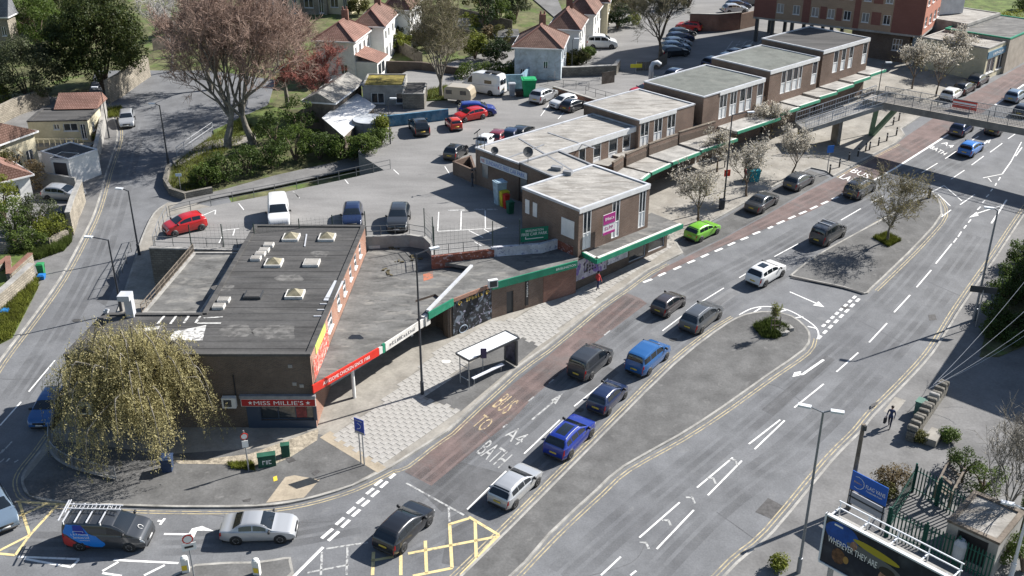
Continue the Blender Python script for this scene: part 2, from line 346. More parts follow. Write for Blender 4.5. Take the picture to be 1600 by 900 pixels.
# darker asphalt reinstatement patches
M_yelf = nmat('road_paint_yellow_faded', (0.45, 0.35, 0.20), 0.8, 0.1, 0.5, fine=10, stain=[(0.3, 0.46, 0.58, (0.155, 0.125, 0.115), 0.95)])
M_asphd = nmat('asphalt_patch', (0.112, 0.113, 0.116), 0.85, 0.1, 1.2, fine=9, fine_amt=0.12, bump=0.25, spec=0.25)
M_asphl = nmat('asphalt_worn', (0.175, 0.176, 0.178), 0.85, 0.08, 1.0, fine=9, fine_amt=0.12, bump=0.25, spec=0.25)
for px, m_ in (([(735, 812), (776, 838), (732, 888), (690, 880), (700, 828)], M_asphd), ([(1030, 566), (1075, 540), (1110, 565), (1068, 600)], M_asphl), ([(1255, 742), (1300, 690), (1322, 697), (1280, 750)], M_asphl), ([(640, 690 + 60), (720, 722), (795, 742), (760, 800), (690, 800)], M_asphd), ([(1190, 640), (1290, 555), (1305, 562), (1208, 650)], M_asphd), ([(150, 470), (175, 420), (190, 424), (165, 478)], M_asphd), ([(1110, 470), (1180, 425), (1195, 431), (1126, 478)], M_asphl), ([(905, 610), (950, 573), (968, 582), (925, 618)], M_asphd)): sheet('asphalt_patch', px, m_, 0.0035, parent=road)
for L_ in ([(1270, 640), (1200, 600), (1135, 640)], [(720, 648), (768, 685)], [(1340, 500), (1420, 540)], [(660, 760), (700, 775), (735, 812)], [(900, 905), (985, 880), (1008, 850)], [(1120, 800), (1190, 850)], [(1040, 640), (1085, 610), (1120, 618)], [(130, 560), (60, 590), (0, 592)], [(300, 800), (420, 815), (520, 815)], [(1450, 440), (1500, 462)]):
    mb = MB(); ribbon(mb, smooth_line([G(*p) for p in L_], 5), 0.05, up(0.0062)); mb.build('tar_seam', M_asphd, road)
for k, p in enumerate([(905, 640), (1052, 530), (655, 815), (1320, 480), (1010, 700), (230, 840), (120, 500), (1400, 330)]):
    c_ = G(*p); mb = MB(); mb.lathe([(.33, 0), (.33, .004)], (c_.x, c_.y, c_.z + .004), 16); mb.build('manhole_cover', flat('iron_dark', (.06, .058, .056), .7), road)
def dash(name, seg, w, mat=None, o=0.009, parent=None, zf=None, conv=G):
    a, b = conv(*seg[0]), conv(*seg[1]); mb = MB(); ribbon(mb, [a.xy, b.xy], w, (zf or up)(o)); return mb.build(name, mat or M_white, parent or road)
def dashes(name, L, w, mat=None, **k):
    for s in L: dash(name, s, w, mat, **k)
def q4(lst, ox, oy, k=4.0): return [((a / k + ox, b / k + oy), (c / k + ox, d / k + oy)) for a, b, c, d in lst]
# lane lines of the near carriageway
dashes('lane_dash', [((730, 796), (791, 736)), ((819, 709), (875, 656)), ((897, 635), (950, 592)), ((975, 569), (1000, 548)), ((1035, 517), (1088, 477)), ((1097, 471), (1131, 450)), ((1155, 434), (1192, 412)), ((1210, 401), (1247, 381)), ((1264, 371), (1275, 365)), ((1314, 344), (1345, 326)), ((1362, 316), (1381, 306)), ((1412, 287), (1428, 277)), ((1440, 270), (1465, 255)), ((1477, 248), (1499, 233)), ((1506, 227), (1529, 213))], 0.11)
dashes('lane_dash', [((1486, 280), (1507, 266)), ((1518, 258), (1537, 244)), ((1547, 238), (1566, 224)), ((1575, 217), (1591, 206)), ((1599, 200), (1615, 189))], 0.11)
dashes('bus_lane_dash', q4([(820, 865, 875, 845), (915, 825, 960, 805), (1010, 785, 1055, 765), (1097, 745, 1142, 727), (1182, 708, 1228, 688), (1268, 672, 1315, 652), (1350, 635, 1393, 615), (1430, 600, 1475, 582), (1505, 565, 1550, 548)], 800, 225), 0.26)
dashes('bus_lane_dash', q4([(0, 528, 30, 515), (55, 500, 102, 480), (128, 468, 170, 450), (195, 438, 240, 420), (265, 407, 308, 388), (333, 376, 376, 358), (400, 345, 440, 330), (462, 315, 482, 305)], 1200, 225), 0.26)
dashes('bus_lane_line', [((1357, 286), (1400, 262)), ((1400, 262), (1482, 210)), ((1507, 194), (1520, 187)), ((1555, 164), (1572, 152)), ((1587, 141), (1600, 132))], 0.24)
dashes('bus_lane_dash', [((834, 620), (826, 627)), ((792, 663), (786, 668)), ((865, 593), (858, 599)), ((944, 524), (954, 516))], 0.12, M_faded)
# far carriageway
dashes('lane_dash', [((1241, 637), (1287, 600)), ((1307, 581), (1341, 551)), ((1358, 535), (1386, 505)), ((1397, 488), (1422, 461)), ((1432, 449), (1455, 422)), ((1462, 412), (1487, 381)), ((1490, 379), (1495, 372)), ((1497, 370), (1502, 362)), ((1506, 357), (1510, 352)), ((1513, 348), (1517, 343)), ((1527, 328), (1532, 323)), ((1535, 317), (1539, 313)), ((1541, 308), (1545, 304)), ((1548, 299), (1551, 295)), ((1555, 290), (1557, 286)), ((1560, 282), (1563, 277)), ((1566, 272), (1580, 252)), ((1587, 244), (1597, 230))], 0.12)
dashes('centre_line', [((1170, 694), (1219, 656)), ((1179, 702), (1226, 657)), ((1089, 762), (1145, 715)), ((1106, 774), (1159, 720)), ((999, 840), (1062, 785)), ((1026, 858), (1084, 797)), ((939, 899), (970, 870)), ((985, 899), (994, 892))], 0.12)
for cx, cy in ((1008, 852), (1043, 817), (1080, 781), (1113, 751), (1147, 722)):
    k = (cy + 360) / 1212.0
    dashes('chevron', [((cx - 9 * k, cy - 4 * k), (cx + 2 * k, cy - 4 * k)), ((cx + 1.5 * k, cy - 4 * k), (cx + 6 * k, cy + 6 * k))], 0.15, M_faded)
dashes('turn_arrow', [((1287, 562), (1254, 585)), ((1254, 585), (1246, 585))], 0.2)
def tri(name, px, mat=None, o=0.009):
    mb = MB(); mb.prism([G(*p) for p in px], up(o - 0.003), up(o), bottom=False); return mb.build(name, mat or M_white, road)
tri('arrow_head', [(1238, 589), (1241, 582), (1252, 580), (1249, 587)])
dash('turn_arrow', ((1234, 456), (1280, 476)), 0.14); tri('arrow_head', [(1288, 480), (1270, 477), (1279, 471)])
dash('turn_arrow', ((1573, 312), (1549, 349)), 0.16); dash('turn_arrow', ((1568, 320), (1525, 334)), 0.14); tri('arrow_head', [(1514, 340), (1526, 331), (1529, 337)])
for r0, r1 in (((340, 242), (548, 50)), ((312, 318), (572, 66))):
    for k in range(8):
        a, b = k / 7.6, (k + 0.58) / 7.6
        dash('give_way_dash', tuple(((r0[0] + (r1[0] - r0[0]) * t) / 4 + 1200, (r0[1] + (r1[1] - r0[1]) * t) / 4 + 450) for t in (a, b)), 0.24)
mb = MB(); ribbon(mb, smooth_line([G(*p) for p in [(1155, 492), (1175, 482), (1200, 479), (1230, 484), (1257, 498), (1274, 511), (1279, 522), (1277, 530)]], 4), 0.12, up(0.009)); mb.build('island_edge_line', M_white, road)
dashes('hatching', [((1216, 488), (1229, 484)), ((1241, 497), (1255, 495)), ((1262, 510), (1275, 513)), ((1189, 481), (1178, 488))], 0.14)
dashes('hatching', [((1456, 300), (1475, 290)), ((1475, 290), (1503, 314)), ((1500, 320), (1523, 304)), ((1466, 304), (1485, 322)), ((1471, 339), (1486, 328)), ((1467, 327), (1473, 336)), ((1536, 278), (1566, 272)), ((1544, 278), (1549, 284))], 0.11)
dashes('box_hatching', [((1596, 222), (1580, 252))], 0.1)
# give-way dashes and the box junctions at the corner
g1 = [(410, 665, 480, 605), (500, 580, 550, 535), (570, 510, 618, 470), (630, 448, 675, 413), (690, 388, 735, 352), (742, 335, 788, 300), (835, 290, 870, 262)]
g2 = [(452, 680, 518, 622), (535, 597, 585, 550), (602, 528, 650, 485), (663, 465, 707, 427), (722, 405, 767, 367), (778, 348, 822, 310)]
dashes('give_way_dash', q4(g1 + g2, 400, 675), 0.22)
dash('stop_line', ((455, 905), (505, 855)), 0.2)
bx = [(1330, 530, 1520, 645), (1520, 645, 1280, 895), (1330, 540, 1205, 578), (1210, 575, 1225, 850), (1370, 560, 1376, 785), (1058, 680, 1066, 885), (905, 770, 905, 895), (735, 750, 728, 895), (950, 760, 1500, 655), (980, 900, 1230, 850), (720, 805, 860, 780)]
dashes('box_line', q4(bx, 400, 675), 0.2, M_yelb)
dashes('box_line', q4([(412, 750, 405, 895), (572, 720, 565, 895), (440, 730, 700, 690), (1205, 470, 1208, 560), (940, 320, 1300, 520), (320, 880, 580, 830)], 400, 675), 0.14, M_faded)
lb = [(120, 440, 185, 640), (375, 440, 190, 640), (190, 640, 95, 770), (95, 770, -60, 755), (-40, 595, 295, 450), (-40, 760, 185, 645), (95, 435, 480, 458)]
dashes('box_line', q4(lb, 0, 675), 0.18, M_yelb)
wl = [(110, 780, 495, 795), (150, 792, 445, 845), (445, 845, 495, 797), (710, 800, 1115, 820), (640, 870, 740, 812), (640, 882, 760, 900), (900, 897, 1030, 832), (1025, 638, 1190, 640), (985, 555, 1010, 558), (1000, 580, 1030, 540)]
dashes('junction_line', q4(wl, 0, 675), 0.16)
tri('arrow_head', [(292, 838), (300, 826), (316, 822), (335, 830), (308, 829), (303, 840)])
dashes('centre_dash', [((45, 612), (86, 563)), ((0, 665), (33, 628))], 0.12)
dashes('side_road_letters', q4([(20, 110, 0, 140), (75, 60, 10, 130), (60, 165, 35, 190), (115, 175, 90, 190), (0, 190, 30, 165)], 0, 675), 0.12, M_faded)
# double yellow lines along the kerbs
def double_yellow(pts, side, name='double_yellow_line'):
    for d in (0.30, 0.52):
        mb = MB(); ribbon(mb, pts, 0.08, up(0.008), d0=-side * d); mb.build(name, M_yel, road)
double_yellow(kl_c[18:] , 1); double_yellow(smooth_line([G(*p) for p in [(612, 731), (632, 725), (668, 697), (700, 675)]], 2) + kl_m[1:-3], 1)
double_yellow(kr, -1); double_yellow(klf, 1)
i1w = [G(*p).xy for p in I1]
double_yellow(smooth_line(i1w[0:6], 3), -1); double_yellow(smooth_line(i1w[10:], 3), -1)
i2w = [G(*p).xy for p in I2]; double_yellow(smooth_line(i2w[7:12], 3), -1)
dash('island_edge_line', ((1262, 407), (1385, 338)), 0.1, M_yel)
double_yellow([G(*p).xy for p in K_bay[-1:] + K_far[:2]], 1)
# lettering painted on the road (reads for traffic driving up the hill)
def road_text(txt, c, r, u, w, h, mat):
    o = G(*c, 0.004); lettering('road_lettering', txt, o, G(*r) - G(*c), G(*u) - G(*c), w, h, mat, road, off=0.008)
road_text('BUS', (790, 631), (802, 639), (803, 620), 1.35, 2.0, M_yelf)
road_text('TO', (755, 661), (767, 669), (768, 650), 1.1, 1.6, M_yelf)
road_text('BATH', (772, 709), (787, 719), (785, 697), 2.3, 1.7, M_faded)
road_text('A4', (806, 681), (820, 690), (819, 669), 1.5, 1.5, M_faded)
dash('ahead_arrow', ((831, 656), (868, 625)), 0.14, M_faded); tri('arrow_head', [(879, 615), (861, 625), (868, 632)], M_faded)
road_text('BUS', (1345, 271), (1357, 276), (1359, 262), 2.3, 1.3, M_white)
road_text('LANE', (1330, 281), (1342, 286), (1344, 272), 2.6, 1.3, M_white)
road_text('A4', (1481, 226), (1490, 230), (1492, 219), 1.6, 1.0, M_white); road_text('BATH', (1466, 235), (1476, 240), (1478, 227), 2.4, 1.0, M_white)
dash('ahead_arrow', ((1535, 226), (1546, 219)), 0.2); tri('arrow_head', [(1549, 217), (1540, 219), (1545, 224)])
M_wear = nmat('lane_wear', (0.075, 0.075, 0.078), 0.8, 0.1, 1.0); nt_ = M_wear.node_tree; N_ = nt_.nodes
tr_ = N_.new('ShaderNodeBsdfTransparent'); mx_ = N_.new('ShaderNodeMixShader'); nz_ = N_.new('ShaderNodeTexNoise'); nz_.inputs['Scale'].default_value = .35; nz_.inputs['Detail'].default_value = 5; mr_ = N_.new('ShaderNodeMapRange'); mr_.inputs[1].default_value = .35; mr_.inputs[2].default_value = .75; mr_.inputs[4].default_value = .26
tc_ = N_.new('ShaderNodeTexCoord'); nt_.links.new(tc_.outputs['Object'], nz_.inputs[0]); nt_.links.new(nz_.outputs['Fac'], mr_.inputs[0]); nt_.links.new(mr_.outputs[0], mx_.inputs[0]); nt_.links.new(tr_.outputs[0], mx_.inputs[1]); nt_.links.new(N_['Principled BSDF'].outputs[0], mx_.inputs[2]); nt_.links.new(mx_.outputs[0], N_['Material Output'].inputs[0])
for L_ in ([(600, 850), (720, 745), (830, 650), (930, 560), (1060, 468), (1190, 400), (1320, 325), (1480, 235), (1600, 160)], [(640, 868), (800, 775), (900, 690), (1010, 580), (1090, 510), (1200, 436), (1300, 372), (1430, 290), (1540, 225)], [(880, 900), (1000, 795), (1110, 705), (1230, 605), (1340, 510), (1430, 415), (1520, 300)], [(1010, 900), (1120, 790), (1250, 690), (1370, 570), (1450, 480), (1530, 370)], [(20, 850), (200, 850), (420, 840), (560, 815)], [(20, 625), (90, 520), (150, 410), (190, 290), (215, 190)], [(652, 748), (760, 655), (870, 565), (990, 466)], [(668, 752), (775, 662), (885, 572), (1000, 470)], [(1080, 400), (1200, 345), (1320, 288), (1480, 200), (1600, 118)]):
    for d_, w_ in ((-.8, .62), (.8, .62), (0, .45)):
        mb = MB(); ribbon(mb, smooth_line([G(*p) for p in L_], 5), w_, up(0.0054), d0=d_); mb.build('tyre_track', M_wear, road)
# small things set into the road
M_iron = nmat('cast_iron', (0.075, 0.072, 0.07), 0.7, 0.2, 0.3, fine=20)
for px in ([(1450, 492), (1461, 491), (1464, 500), (1452, 501)], [(446, 719), (456, 716), (463, 722), (452, 726)], [(487, 742), (495, 736), (501, 739), (492, 746)], [(379, 784), (393, 781), (391, 786), (381, 787)], [(1180, 800), (1200, 778), (1226, 792), (1208, 812)], [(1361, 634), (1372, 629), (1370, 634), (1360, 640)]):
    sheet('drain_cover', px, M_iron, 0.138 if px[0][0] < 500 else 0.128 if px[0][0] == 1361 else 0.006, parent=pave if px[0][0] < 500 else road)
sheet('service_patch', [(1380, 645), (1398, 622), (1415, 628), (1396, 652)], M_flag, 0.126, parent=pave_r)
mb = MB(); c0 = G(697, 567); mb.lathe([(0.36, 0), (0.36, 0.15)], (c0.x, c0.y, gz(c0.x, c0.y)), 20); mb.build('round_cover', nmat('white_cover', (0.62, 0.6, 0.55), 0.8, 0.1), pave)
sheet('yellow_patch', [(427, 748), (433, 746), (434, 753), (428, 755)], flat('yellow_tile', (0.7, 0.5, 0.05), 0.7), 0.14, parent=pave)
# pale paving slabs laid one by one by the bus stop
def inside(p, poly):
    c = False; j = len(poly) - 1
    for i in range(len(poly)):
        a, b = poly[i], poly[j]
        if (a[1] > p[1]) != (b[1] > p[1]) and p[0] < (b[0] - a[0]) * (p[1] - a[1]) / (b[1] - a[1]) + a[0]: c = not c
        j = i
    return c
SL = [[G(*p).xy for p in a] for a in ([(520, 684), (594, 731), (718, 645), (662, 622), (585, 640), (555, 655)], [(662, 622), (800, 523), (770, 505), (690, 545), (585, 640)], [(800, 523), (843, 541), (900, 496), (965, 442), (1040, 392), (1054, 380), (1010, 386), (940, 424), (800, 500), (770, 507)])]
sheet('slab_bed', None, M_joint, 0.122, pts=SL[0], parent=pave); sheet('slab_bed', None, M_joint, 0.1225, pts=SL[1], parent=pave); sheet('slab_bed', None, M_joint, 0.123, pts=SL[2], parent=pave)
ax = (G(718, 645) - G(594, 731)).xy.normalized(); ay = Vector((-ax.y, ax.x)); org = G(594, 731).xy
cand = []
rng = random.Random(3)
sw, sh = 0.60, 0.45
for j in range(-7, 80):
    for i in range(-18, 92):
        c0 = org + ax * ((i + 0.5 * (j % 2)) * sw) + ay * (j * sh + 0.25)
        for k, poly in enumerate(SL):
            if inside(c0, poly) and all(inside(c0 + ax * dx + ay * dy, poly) or k != 9 for dx in (-.3, .3) for dy in (-.2, .2)): cand.append((c0.length, c0, k)); break
cand.sort(key=lambda t: t[0])
def slab_mesh():
    mb = MB(); u, v = (sw - 0.022) / 2, (sh - 0.022) / 2
    M = Matrix(((ax.x, ay.x), (ax.y, ay.y)))
    ring = lambda e, z: [(*(M @ Vector((x * (u - e), y * (v - e)))), z) for x, y in ((-1, -1), (1, -1), (1, 1), (-1, 1))]
    mb.add([(x, y, z + SLOPE * y) for x, y, z in ring(0, -0.03) + ring(0, 0.004) + ring(0.012, 0.014)], [(0, 1, 5, 4), (1, 2, 6, 5), (2, 3, 7, 6), (3, 0, 4, 7), (4, 5, 9, 8), (5, 6, 10, 9), (6, 7, 11, 10), (7, 4, 8, 11), (8, 9, 10, 11)])
    return mb
base = slab_mesh(); sm = [base.mesh('paving_slab', M_slab), base.mesh('paving_slab', M_slab2)]
rest = MB()
for n_, (d, c0, k) in enumerate(cand):
    z = gz(c0.x, c0.y) + 0.124 + rng.uniform(0, 0.005)
    if n_ < 300:
        o = bpy.data.objects.new('paving_slab', sm[1 if rng.random() < 0.3 else 0]); COL.objects.link(o); o.location = (c0.x, c0.y, z); o.parent = pave
    else: rest.add([(v[0] + c0.x, v[1] + c0.y, v[2] + z) for v in base.v], base.f, 1 if rng.random() < 0.35 else 0)
o = rest.build('paving_slabs', [M_slab, M_slab2], pave); o['kind'] = 'stuff'
# ---- car park terrace and the service road behind
cpw = [W(*p, CP).xy for p in [(236, 388), (262, 338), (330, 322), (430, 303), (530, 282), (600, 266), (560, 240), (560, 215), (585, 180)]]
cpw += [Vector((-18, 132)), Vector((-14, 142)), Vector((26, 142)), Vector((38, 142)), W(905, 200, CP).xy, W(760, 250, CP).xy, W(835, 335, CP).xy, W(873, 378, CP).xy, W(770, 391, CP).xy, W(678, 401, CP).xy, W(676, 382, CP).xy, W(664, 370, CP).xy, W(640, 366, CP).xy, W(570, 369, CP).xy, W(572, 378, CP).xy, W(380, 392, CP).xy]
cps = struct(sheet('car_park', None, M_asph_cp, CP, 3.0, pts=cpw, zf=lambda o: (lambda x, y: o)))
svc = struct(sheet('service_road', None, M_asph_cp, 0.012, 0.3, pts=[Vector((-14, 141.9)), Vector((38, 141.9)), Vector((52, 152)), Vector((50, 168)), Vector((70, 200)), Vector((45, 205)), Vector((24, 185)), Vector((5, 160))]))
sheet('service_lane', None, M_asph_path, 0.0, 0.2, pts=[G(*p).xy for p in [(905, 105), (960, 118), (880, 20), (860, -30), (800, -30), (905, 60)]])
sheet('upper_car_park', None, M_asph_cp, 0.03, 0.3, pts=[G(*p).xy for p in [(1080, 27), (1200, 25), (1260, -30), (1090, -30)]])
Mz = lambda o: (lambda x, y: CP + o)
cw = lambda L, k=4.0, ox=400, oy=225: [((a / k + ox, b / k + oy), (c / k + ox, d / k + oy)) for a, b, c, d in L]
for s in cw([(1142, 425, 1136, 545), (1283, 420, 1280, 540), (1432, 415, 1434, 525), (1136, 546, 1570, 522), (1330, 540, 1420, 585), (1365, 610, 1415, 640), (1420, 530, 1470, 560), (555, 222, 577, 248), (235, 297, 268, 335), (860, 160, 893, 190), (1180, 140, 1210, 188)]) + cw([(865, 190, 905, 240), (570, 290, 685, 240), (685, 240, 680, 275), (1290, 95, 1340, 148), (740, 440, 710, 500), (835, 390, 820, 440), (730, 400, 870, 385)], 5.0, 200, 280):
    dash('bay_line', s, 0.09, M_white, 0.006, cps, Mz, C)
for s in cw([(1200, 415, 1305, 413), (1365, 408, 1515, 409)]): dash('bay_lettering', s, 0.28, M_faded, 0.006, cps, Mz, C)
for s in [((845, 181), (858, 163)), ((872, 186), (884, 172)), ((908, 186), (921, 172))]: dash('bay_line', s, 0.09, M_white, 0.006, cps, Mz, C)
for k in range(9):
    a = (1130 + k * 11, 84 - k * 1.2); dash('bay_line', (a, (a[0] + 15, a[1] - 20 + k)), 0.1, M_faded, 0.02, svc)
dash('bay_line', ((1127, 80), (1176, 62)), 0.1, M_faded, 0.02, svc)
# verges and gardens on the ground
sheet('grass_verge', [(265, 296), (262, 270), (275, 250), (330, 215), (380, 180), (430, 180), (520, 220), (600, 190), (612, 232), (520, 262), (430, 278), (350, 300), (300, 310), (275, 306)], nmat('bank_earth', (0.085, 0.085, 0.04), .95, .3, 1.2, fine=4, fine_amt=.2, stain=[(1.2, .5, .66, (.07, .1, .025), .8)]), 0.10, 0.2)
sheet('footpath', [(264, 330), (330, 313), (430, 293), (530, 271), (600, 256), (585, 236), (520, 256), (430, 276), (350, 298), (290, 312)], M_asph_path, 0.16, 0.1)
sheet('footpath', [(268, 250), (275, 262), (330, 235), (400, 222), (400, 210), (325, 222)], M_flag, 0.14, parent=None)
sheet('grass_verge', [(0, 405), (48, 405), (22, 440), (0, 455)], M_grass, 0.5, 0.6)
sheet('grass_verge', [(20, 530), (0, 540), (0, 480), (40, 452), (62, 430), (60, 452)], M_grass, 0.14, 0.2)
sheet('grass_verge', [(605, 172), (700, 150), (700, 172), (620, 176)], M_grass, 1.4, 1.4)
sheet('grass_verge', [(333, 205), (420, 165), (520, 200), (430, 215), (340, 230)], M_grass, 0.12, 0.2)
sheet('grass_verge', [(862, 141), (940, 136), (945, 128), (880, 125)], M_grass, 0.5, 0.6)
sheet('grass_field', [(1505, 40), (1700, 60), (1900, -60), (1480, -60)], M_grass, 0.25, 0.3)
sheet('hedge_bank', None, M_soil, 0.2, 0.3, pts=[G(*p).xy for p in [(1530, 560), (1545, 500), (1600, 395), (1700, 330), (1700, 500), (1560, 560)]])
# ================================================================ BUILDINGS
M_brickdk = brickmat('brick_dark', (0.085, 0.058, 0.045), (0.13, 0.088, 0.066), (0.15, 0.14, 0.12))
M_brick = brickmat('brick_brown', (0.125, 0.072, 0.052), (0.175, 0.108, 0.078), (0.22, 0.20, 0.17))
M_brickred = brickmat('brick_red', (0.20, 0.075, 0.048), (0.27, 0.115, 0.075), (0.24, 0.20, 0.17))
M_brickor = brickmat('brick_orange', (0.26, 0.11, 0.072), (0.33, 0.155, 0.10), (0.34, 0.27, 0.22))
M_stone = brickmat('rubble_stone', (0.24, 0.215, 0.17), (0.34, 0.30, 0.24), (0.20, 0.18, 0.15), 0.42, 0.2, 0.03, bump=0.9, big=1.2)
M_stonedk = brickmat('rubble_stone_grey', (0.15, 0.14, 0.12), (0.22, 0.205, 0.175), (0.13, 0.12, 0.105), 0.42, 0.2, 0.03, bump=0.9, big=1.2)
M_roofdk = nmat('felt_roof_dark', (0.072, 0.070, 0.068), 0.9, 0.18, 2.0, fine=5, fine_amt=0.13, bump=0.3, spec=0.2, streak=(0.35, 1.9, 1),
                stain=[(1.4, 0.56, 0.74, (0.115, 0.11, 0.104), 0.6), (0.5, 0.64, 0.74, (0.055, 0.05, 0.045), 0.7)])
M_rooflo = nmat('felt_roof_weathered', (0.13, 0.128, 0.122), 0.9, 0.2, 1.6, fine=5, fine_amt=0.13, bump=0.3, spec=0.2, streak=(0.6, 1.3, 1, 0.5),
                stain=[(1.1, 0.54, 0.70, (0.235, 0.225, 0.205), 0.8), (0.7, 0.60, 0.72, (0.055, 0.055, 0.055), 0.75)])
M_rooflt = nmat('felt_roof_pale', (0.29, 0.275, 0.25), 0.9, 0.16, 1.4, fine=5, fine_amt=0.12, bump=0.3, spec=0.2, streak=(0.5, 1.4, 1, -0.3),
                stain=[(1.3, 0.52, 0.68, (0.17, 0.155, 0.135), 0.85), (0.6, 0.62, 0.72, (0.46, 0.44, 0.41), 0.8)])
M_roofgn = nmat('felt_roof_green_grey', (0.135, 0.142, 0.128), 0.9, 0.12, 1.6, fine=5, fine_amt=0.10, bump=0.3, spec=0.2, stain=[(1.5, 0.55, 0.72, (0.19, 0.19, 0.17), 0.6)])
M_pvc = nmat('white_panel', (0.66, 0.66, 0.65), 0.5, 0.05, 1.0, fine=6, fine_amt=0.04, spec=0.4, stain=[(0.7, 0.60, 0.76, (0.45, 0.44, 0.42), 0.5)])
M_render = nmat('white_render', (0.70, 0.69, 0.66), 0.85, 0.06, 1.5, fine=5, fine_amt=0.05, stain=[(1.0, 0.60, 0.76, (0.50, 0.48, 0.45), 0.5)])
M_cream = nmat('cream_render', (0.50, 0.45, 0.32), 0.85, 0.08, 1.5, fine=5, fine_amt=0.06, stain=[(1.0, 0.58, 0.74, (0.36, 0.33, 0.25), 0.5)])
M_grey = nmat('grey_render', (0.30, 0.29, 0.27), 0.85, 0.12, 1.2, fine=5, fine_amt=0.08)
M_lblue = nmat('pale_blue_render', (0.42, 0.47, 0.50), 0.85, 0.12, 0.9, fine=5, fine_amt=0.08, stain=[(0.7, 0.52, 0.68, (0.30, 0.31, 0.31), 0.7)])
M_conc = nmat('concrete', (0.29, 0.28, 0.26), 0.9, 0.16, 1.2, fine=5, fine_amt=0.12, bump=0.2)
M_glass = flat('window_glass', (0.03, 0.036, 0.042), 0.06, 0, 0.9)
M_glassl = flat('window_glass_curtained', (0.20, 0.205, 0.20), 0.12, 0, 0.9)
M_frame = flat('window_frame_white', (0.68, 0.68, 0.67), 0.45)
M_green = nmat('green_fascia', (0.020, 0.20, 0.115), 0.5, 0.1, 1.0, fine=6, fine_amt=0.06, stain=[(0.6, 0.58, 0.74, (0.09, 0.24, 0.17), 0.6)])
M_redf = nmat('red_fascia', (0.58, 0.035, 0.022), 0.45, 0.05, 1.0, fine=6, fine_amt=0.04)
M_whitef = nmat('white_fascia', (0.60, 0.58, 0.54), 0.55, 0.08, 0.7, fine=6, fine_amt=0.06, stain=[(0.4, 0.58, 0.7, (0.36, 0.33, 0.28), 0.6)])
M_black = flat('black_paint', (0.018, 0.018, 0.020), 0.55)
M_navy = flat('navy_shopfront', (0.030, 0.048, 0.080), 0.5)
M_letw = flat('lettering_white', (0.78, 0.77, 0.74), 0.5)
M_gold = flat('lettering_gold', (0.55, 0.38, 0.08), 0.5)
M_steel = flat('galvanised_steel', (0.36, 0.37, 0.38), 0.45, 0.6)
M_dkgrey = flat('dark_grey_metal', (0.055, 0.058, 0.062), 0.5, 0.2)
M_lead = nmat('lead_flashing', (0.22, 0.225, 0.235), 0.6, 0.12, 0.6)
M_alu = nmat('aluminium_trim', (0.46, 0.47, 0.49), 0.5, 0.08, 0.8)
M_tile = brickmat('clay_roof_tile', (0.225, 0.13, 0.105), (0.275, 0.165, 0.135), (0.13, 0.065, 0.045), 0.28, 0.26, 0.03, big=2.0, bump=0.8)
M_tilebr = brickmat('brown_roof_tile', (0.165, 0.10, 0.08), (0.21, 0.13, 0.105), (0.10, 0.06, 0.045), 0.28, 0.26, 0.03, big=1.6, bump=0.8)
M_slate = brickmat('slate_roof', (0.15, 0.155, 0.165), (0.20, 0.205, 0.215), (0.09, 0.09, 0.095), 0.3, 0.2, 0.015, big=2.0, bump=0.5)
M_ridge = flat('ridge_tile', (0.21, 0.105, 0.08), 0.8)
M_moss = nmat('mossy_roof', (0.16, 0.13, 0.035), 0.95, 0.2, 1.3, fine=3, fine_amt=0.18, bump=0.5, stain=[(1.2, 0.5, 0.66, (0.30, 0.25, 0.055), 0.85), (0.6, 0.62, 0.72, (0.10, 0.085, 0.07), 0.7)])
M_wood = nmat('weathered_timber', (0.15, 0.125, 0.10), 0.9, 0.2, 0.6, fine=8, fine_amt=0.15)
def lin(p, q, t): return p + (q - p) * t
def wall_mb(mb, p, q, z0, z1, ops=(), depth=0.14, mi=0, mi_rev=None):
    """wall face from p to q (left to right seen from outside) with real openings (u0,u1,v0,v1) and reveals"""
    p, q = Vector((p[0], p[1])), Vector((q[0], q[1])); L = (q - p).length; t = (q - p) / L; n = Vector((t.y, -t.x))
    us = sorted({0.0, L, *[o[0] for o in ops], *[o[1] for o in ops]}); vsn = sorted({z0, z1, *[o[2] for o in ops], *[o[3] for o in ops]})
    us = [u for u in us if 0 <= u <= L]; vsn = [v for v in vsn if z0 <= v <= z1]
    P = lambda u, v, d=0.0: (p.x + t.x * u - n.x * d, p.y + t.y * u - n.y * d, v)
    for i in range(len(us) - 1):
        for j in range(len(vsn) - 1):
            uc, vc = (us[i] + us[i + 1]) / 2, (vsn[j] + vsn[j + 1]) / 2
            if any(o[0] < uc < o[1] and o[2] < vc < o[3] for o in ops): continue
            mb.quad(P(us[i], vsn[j]), P(us[i + 1], vsn[j]), P(us[i + 1], vsn[j + 1]), P(us[i], vsn[j + 1]), mi)
    r = mi if mi_rev is None else mi_rev
    for (a, b, c, d) in [o[:4] for o in ops]:
        mb.quad(P(a, c), P(b, c), P(b, c, depth), P(a, c, depth), r); mb.quad(P(a, d, depth), P(b, d, depth), P(b, d), P(a, d), r)
        mb.quad(P(a, c), P(a, c, depth), P(a, d, depth), P(a, d), r); mb.quad(P(b, c, depth), P(b, c), P(b, d), P(b, d, depth), r)
    return t, n
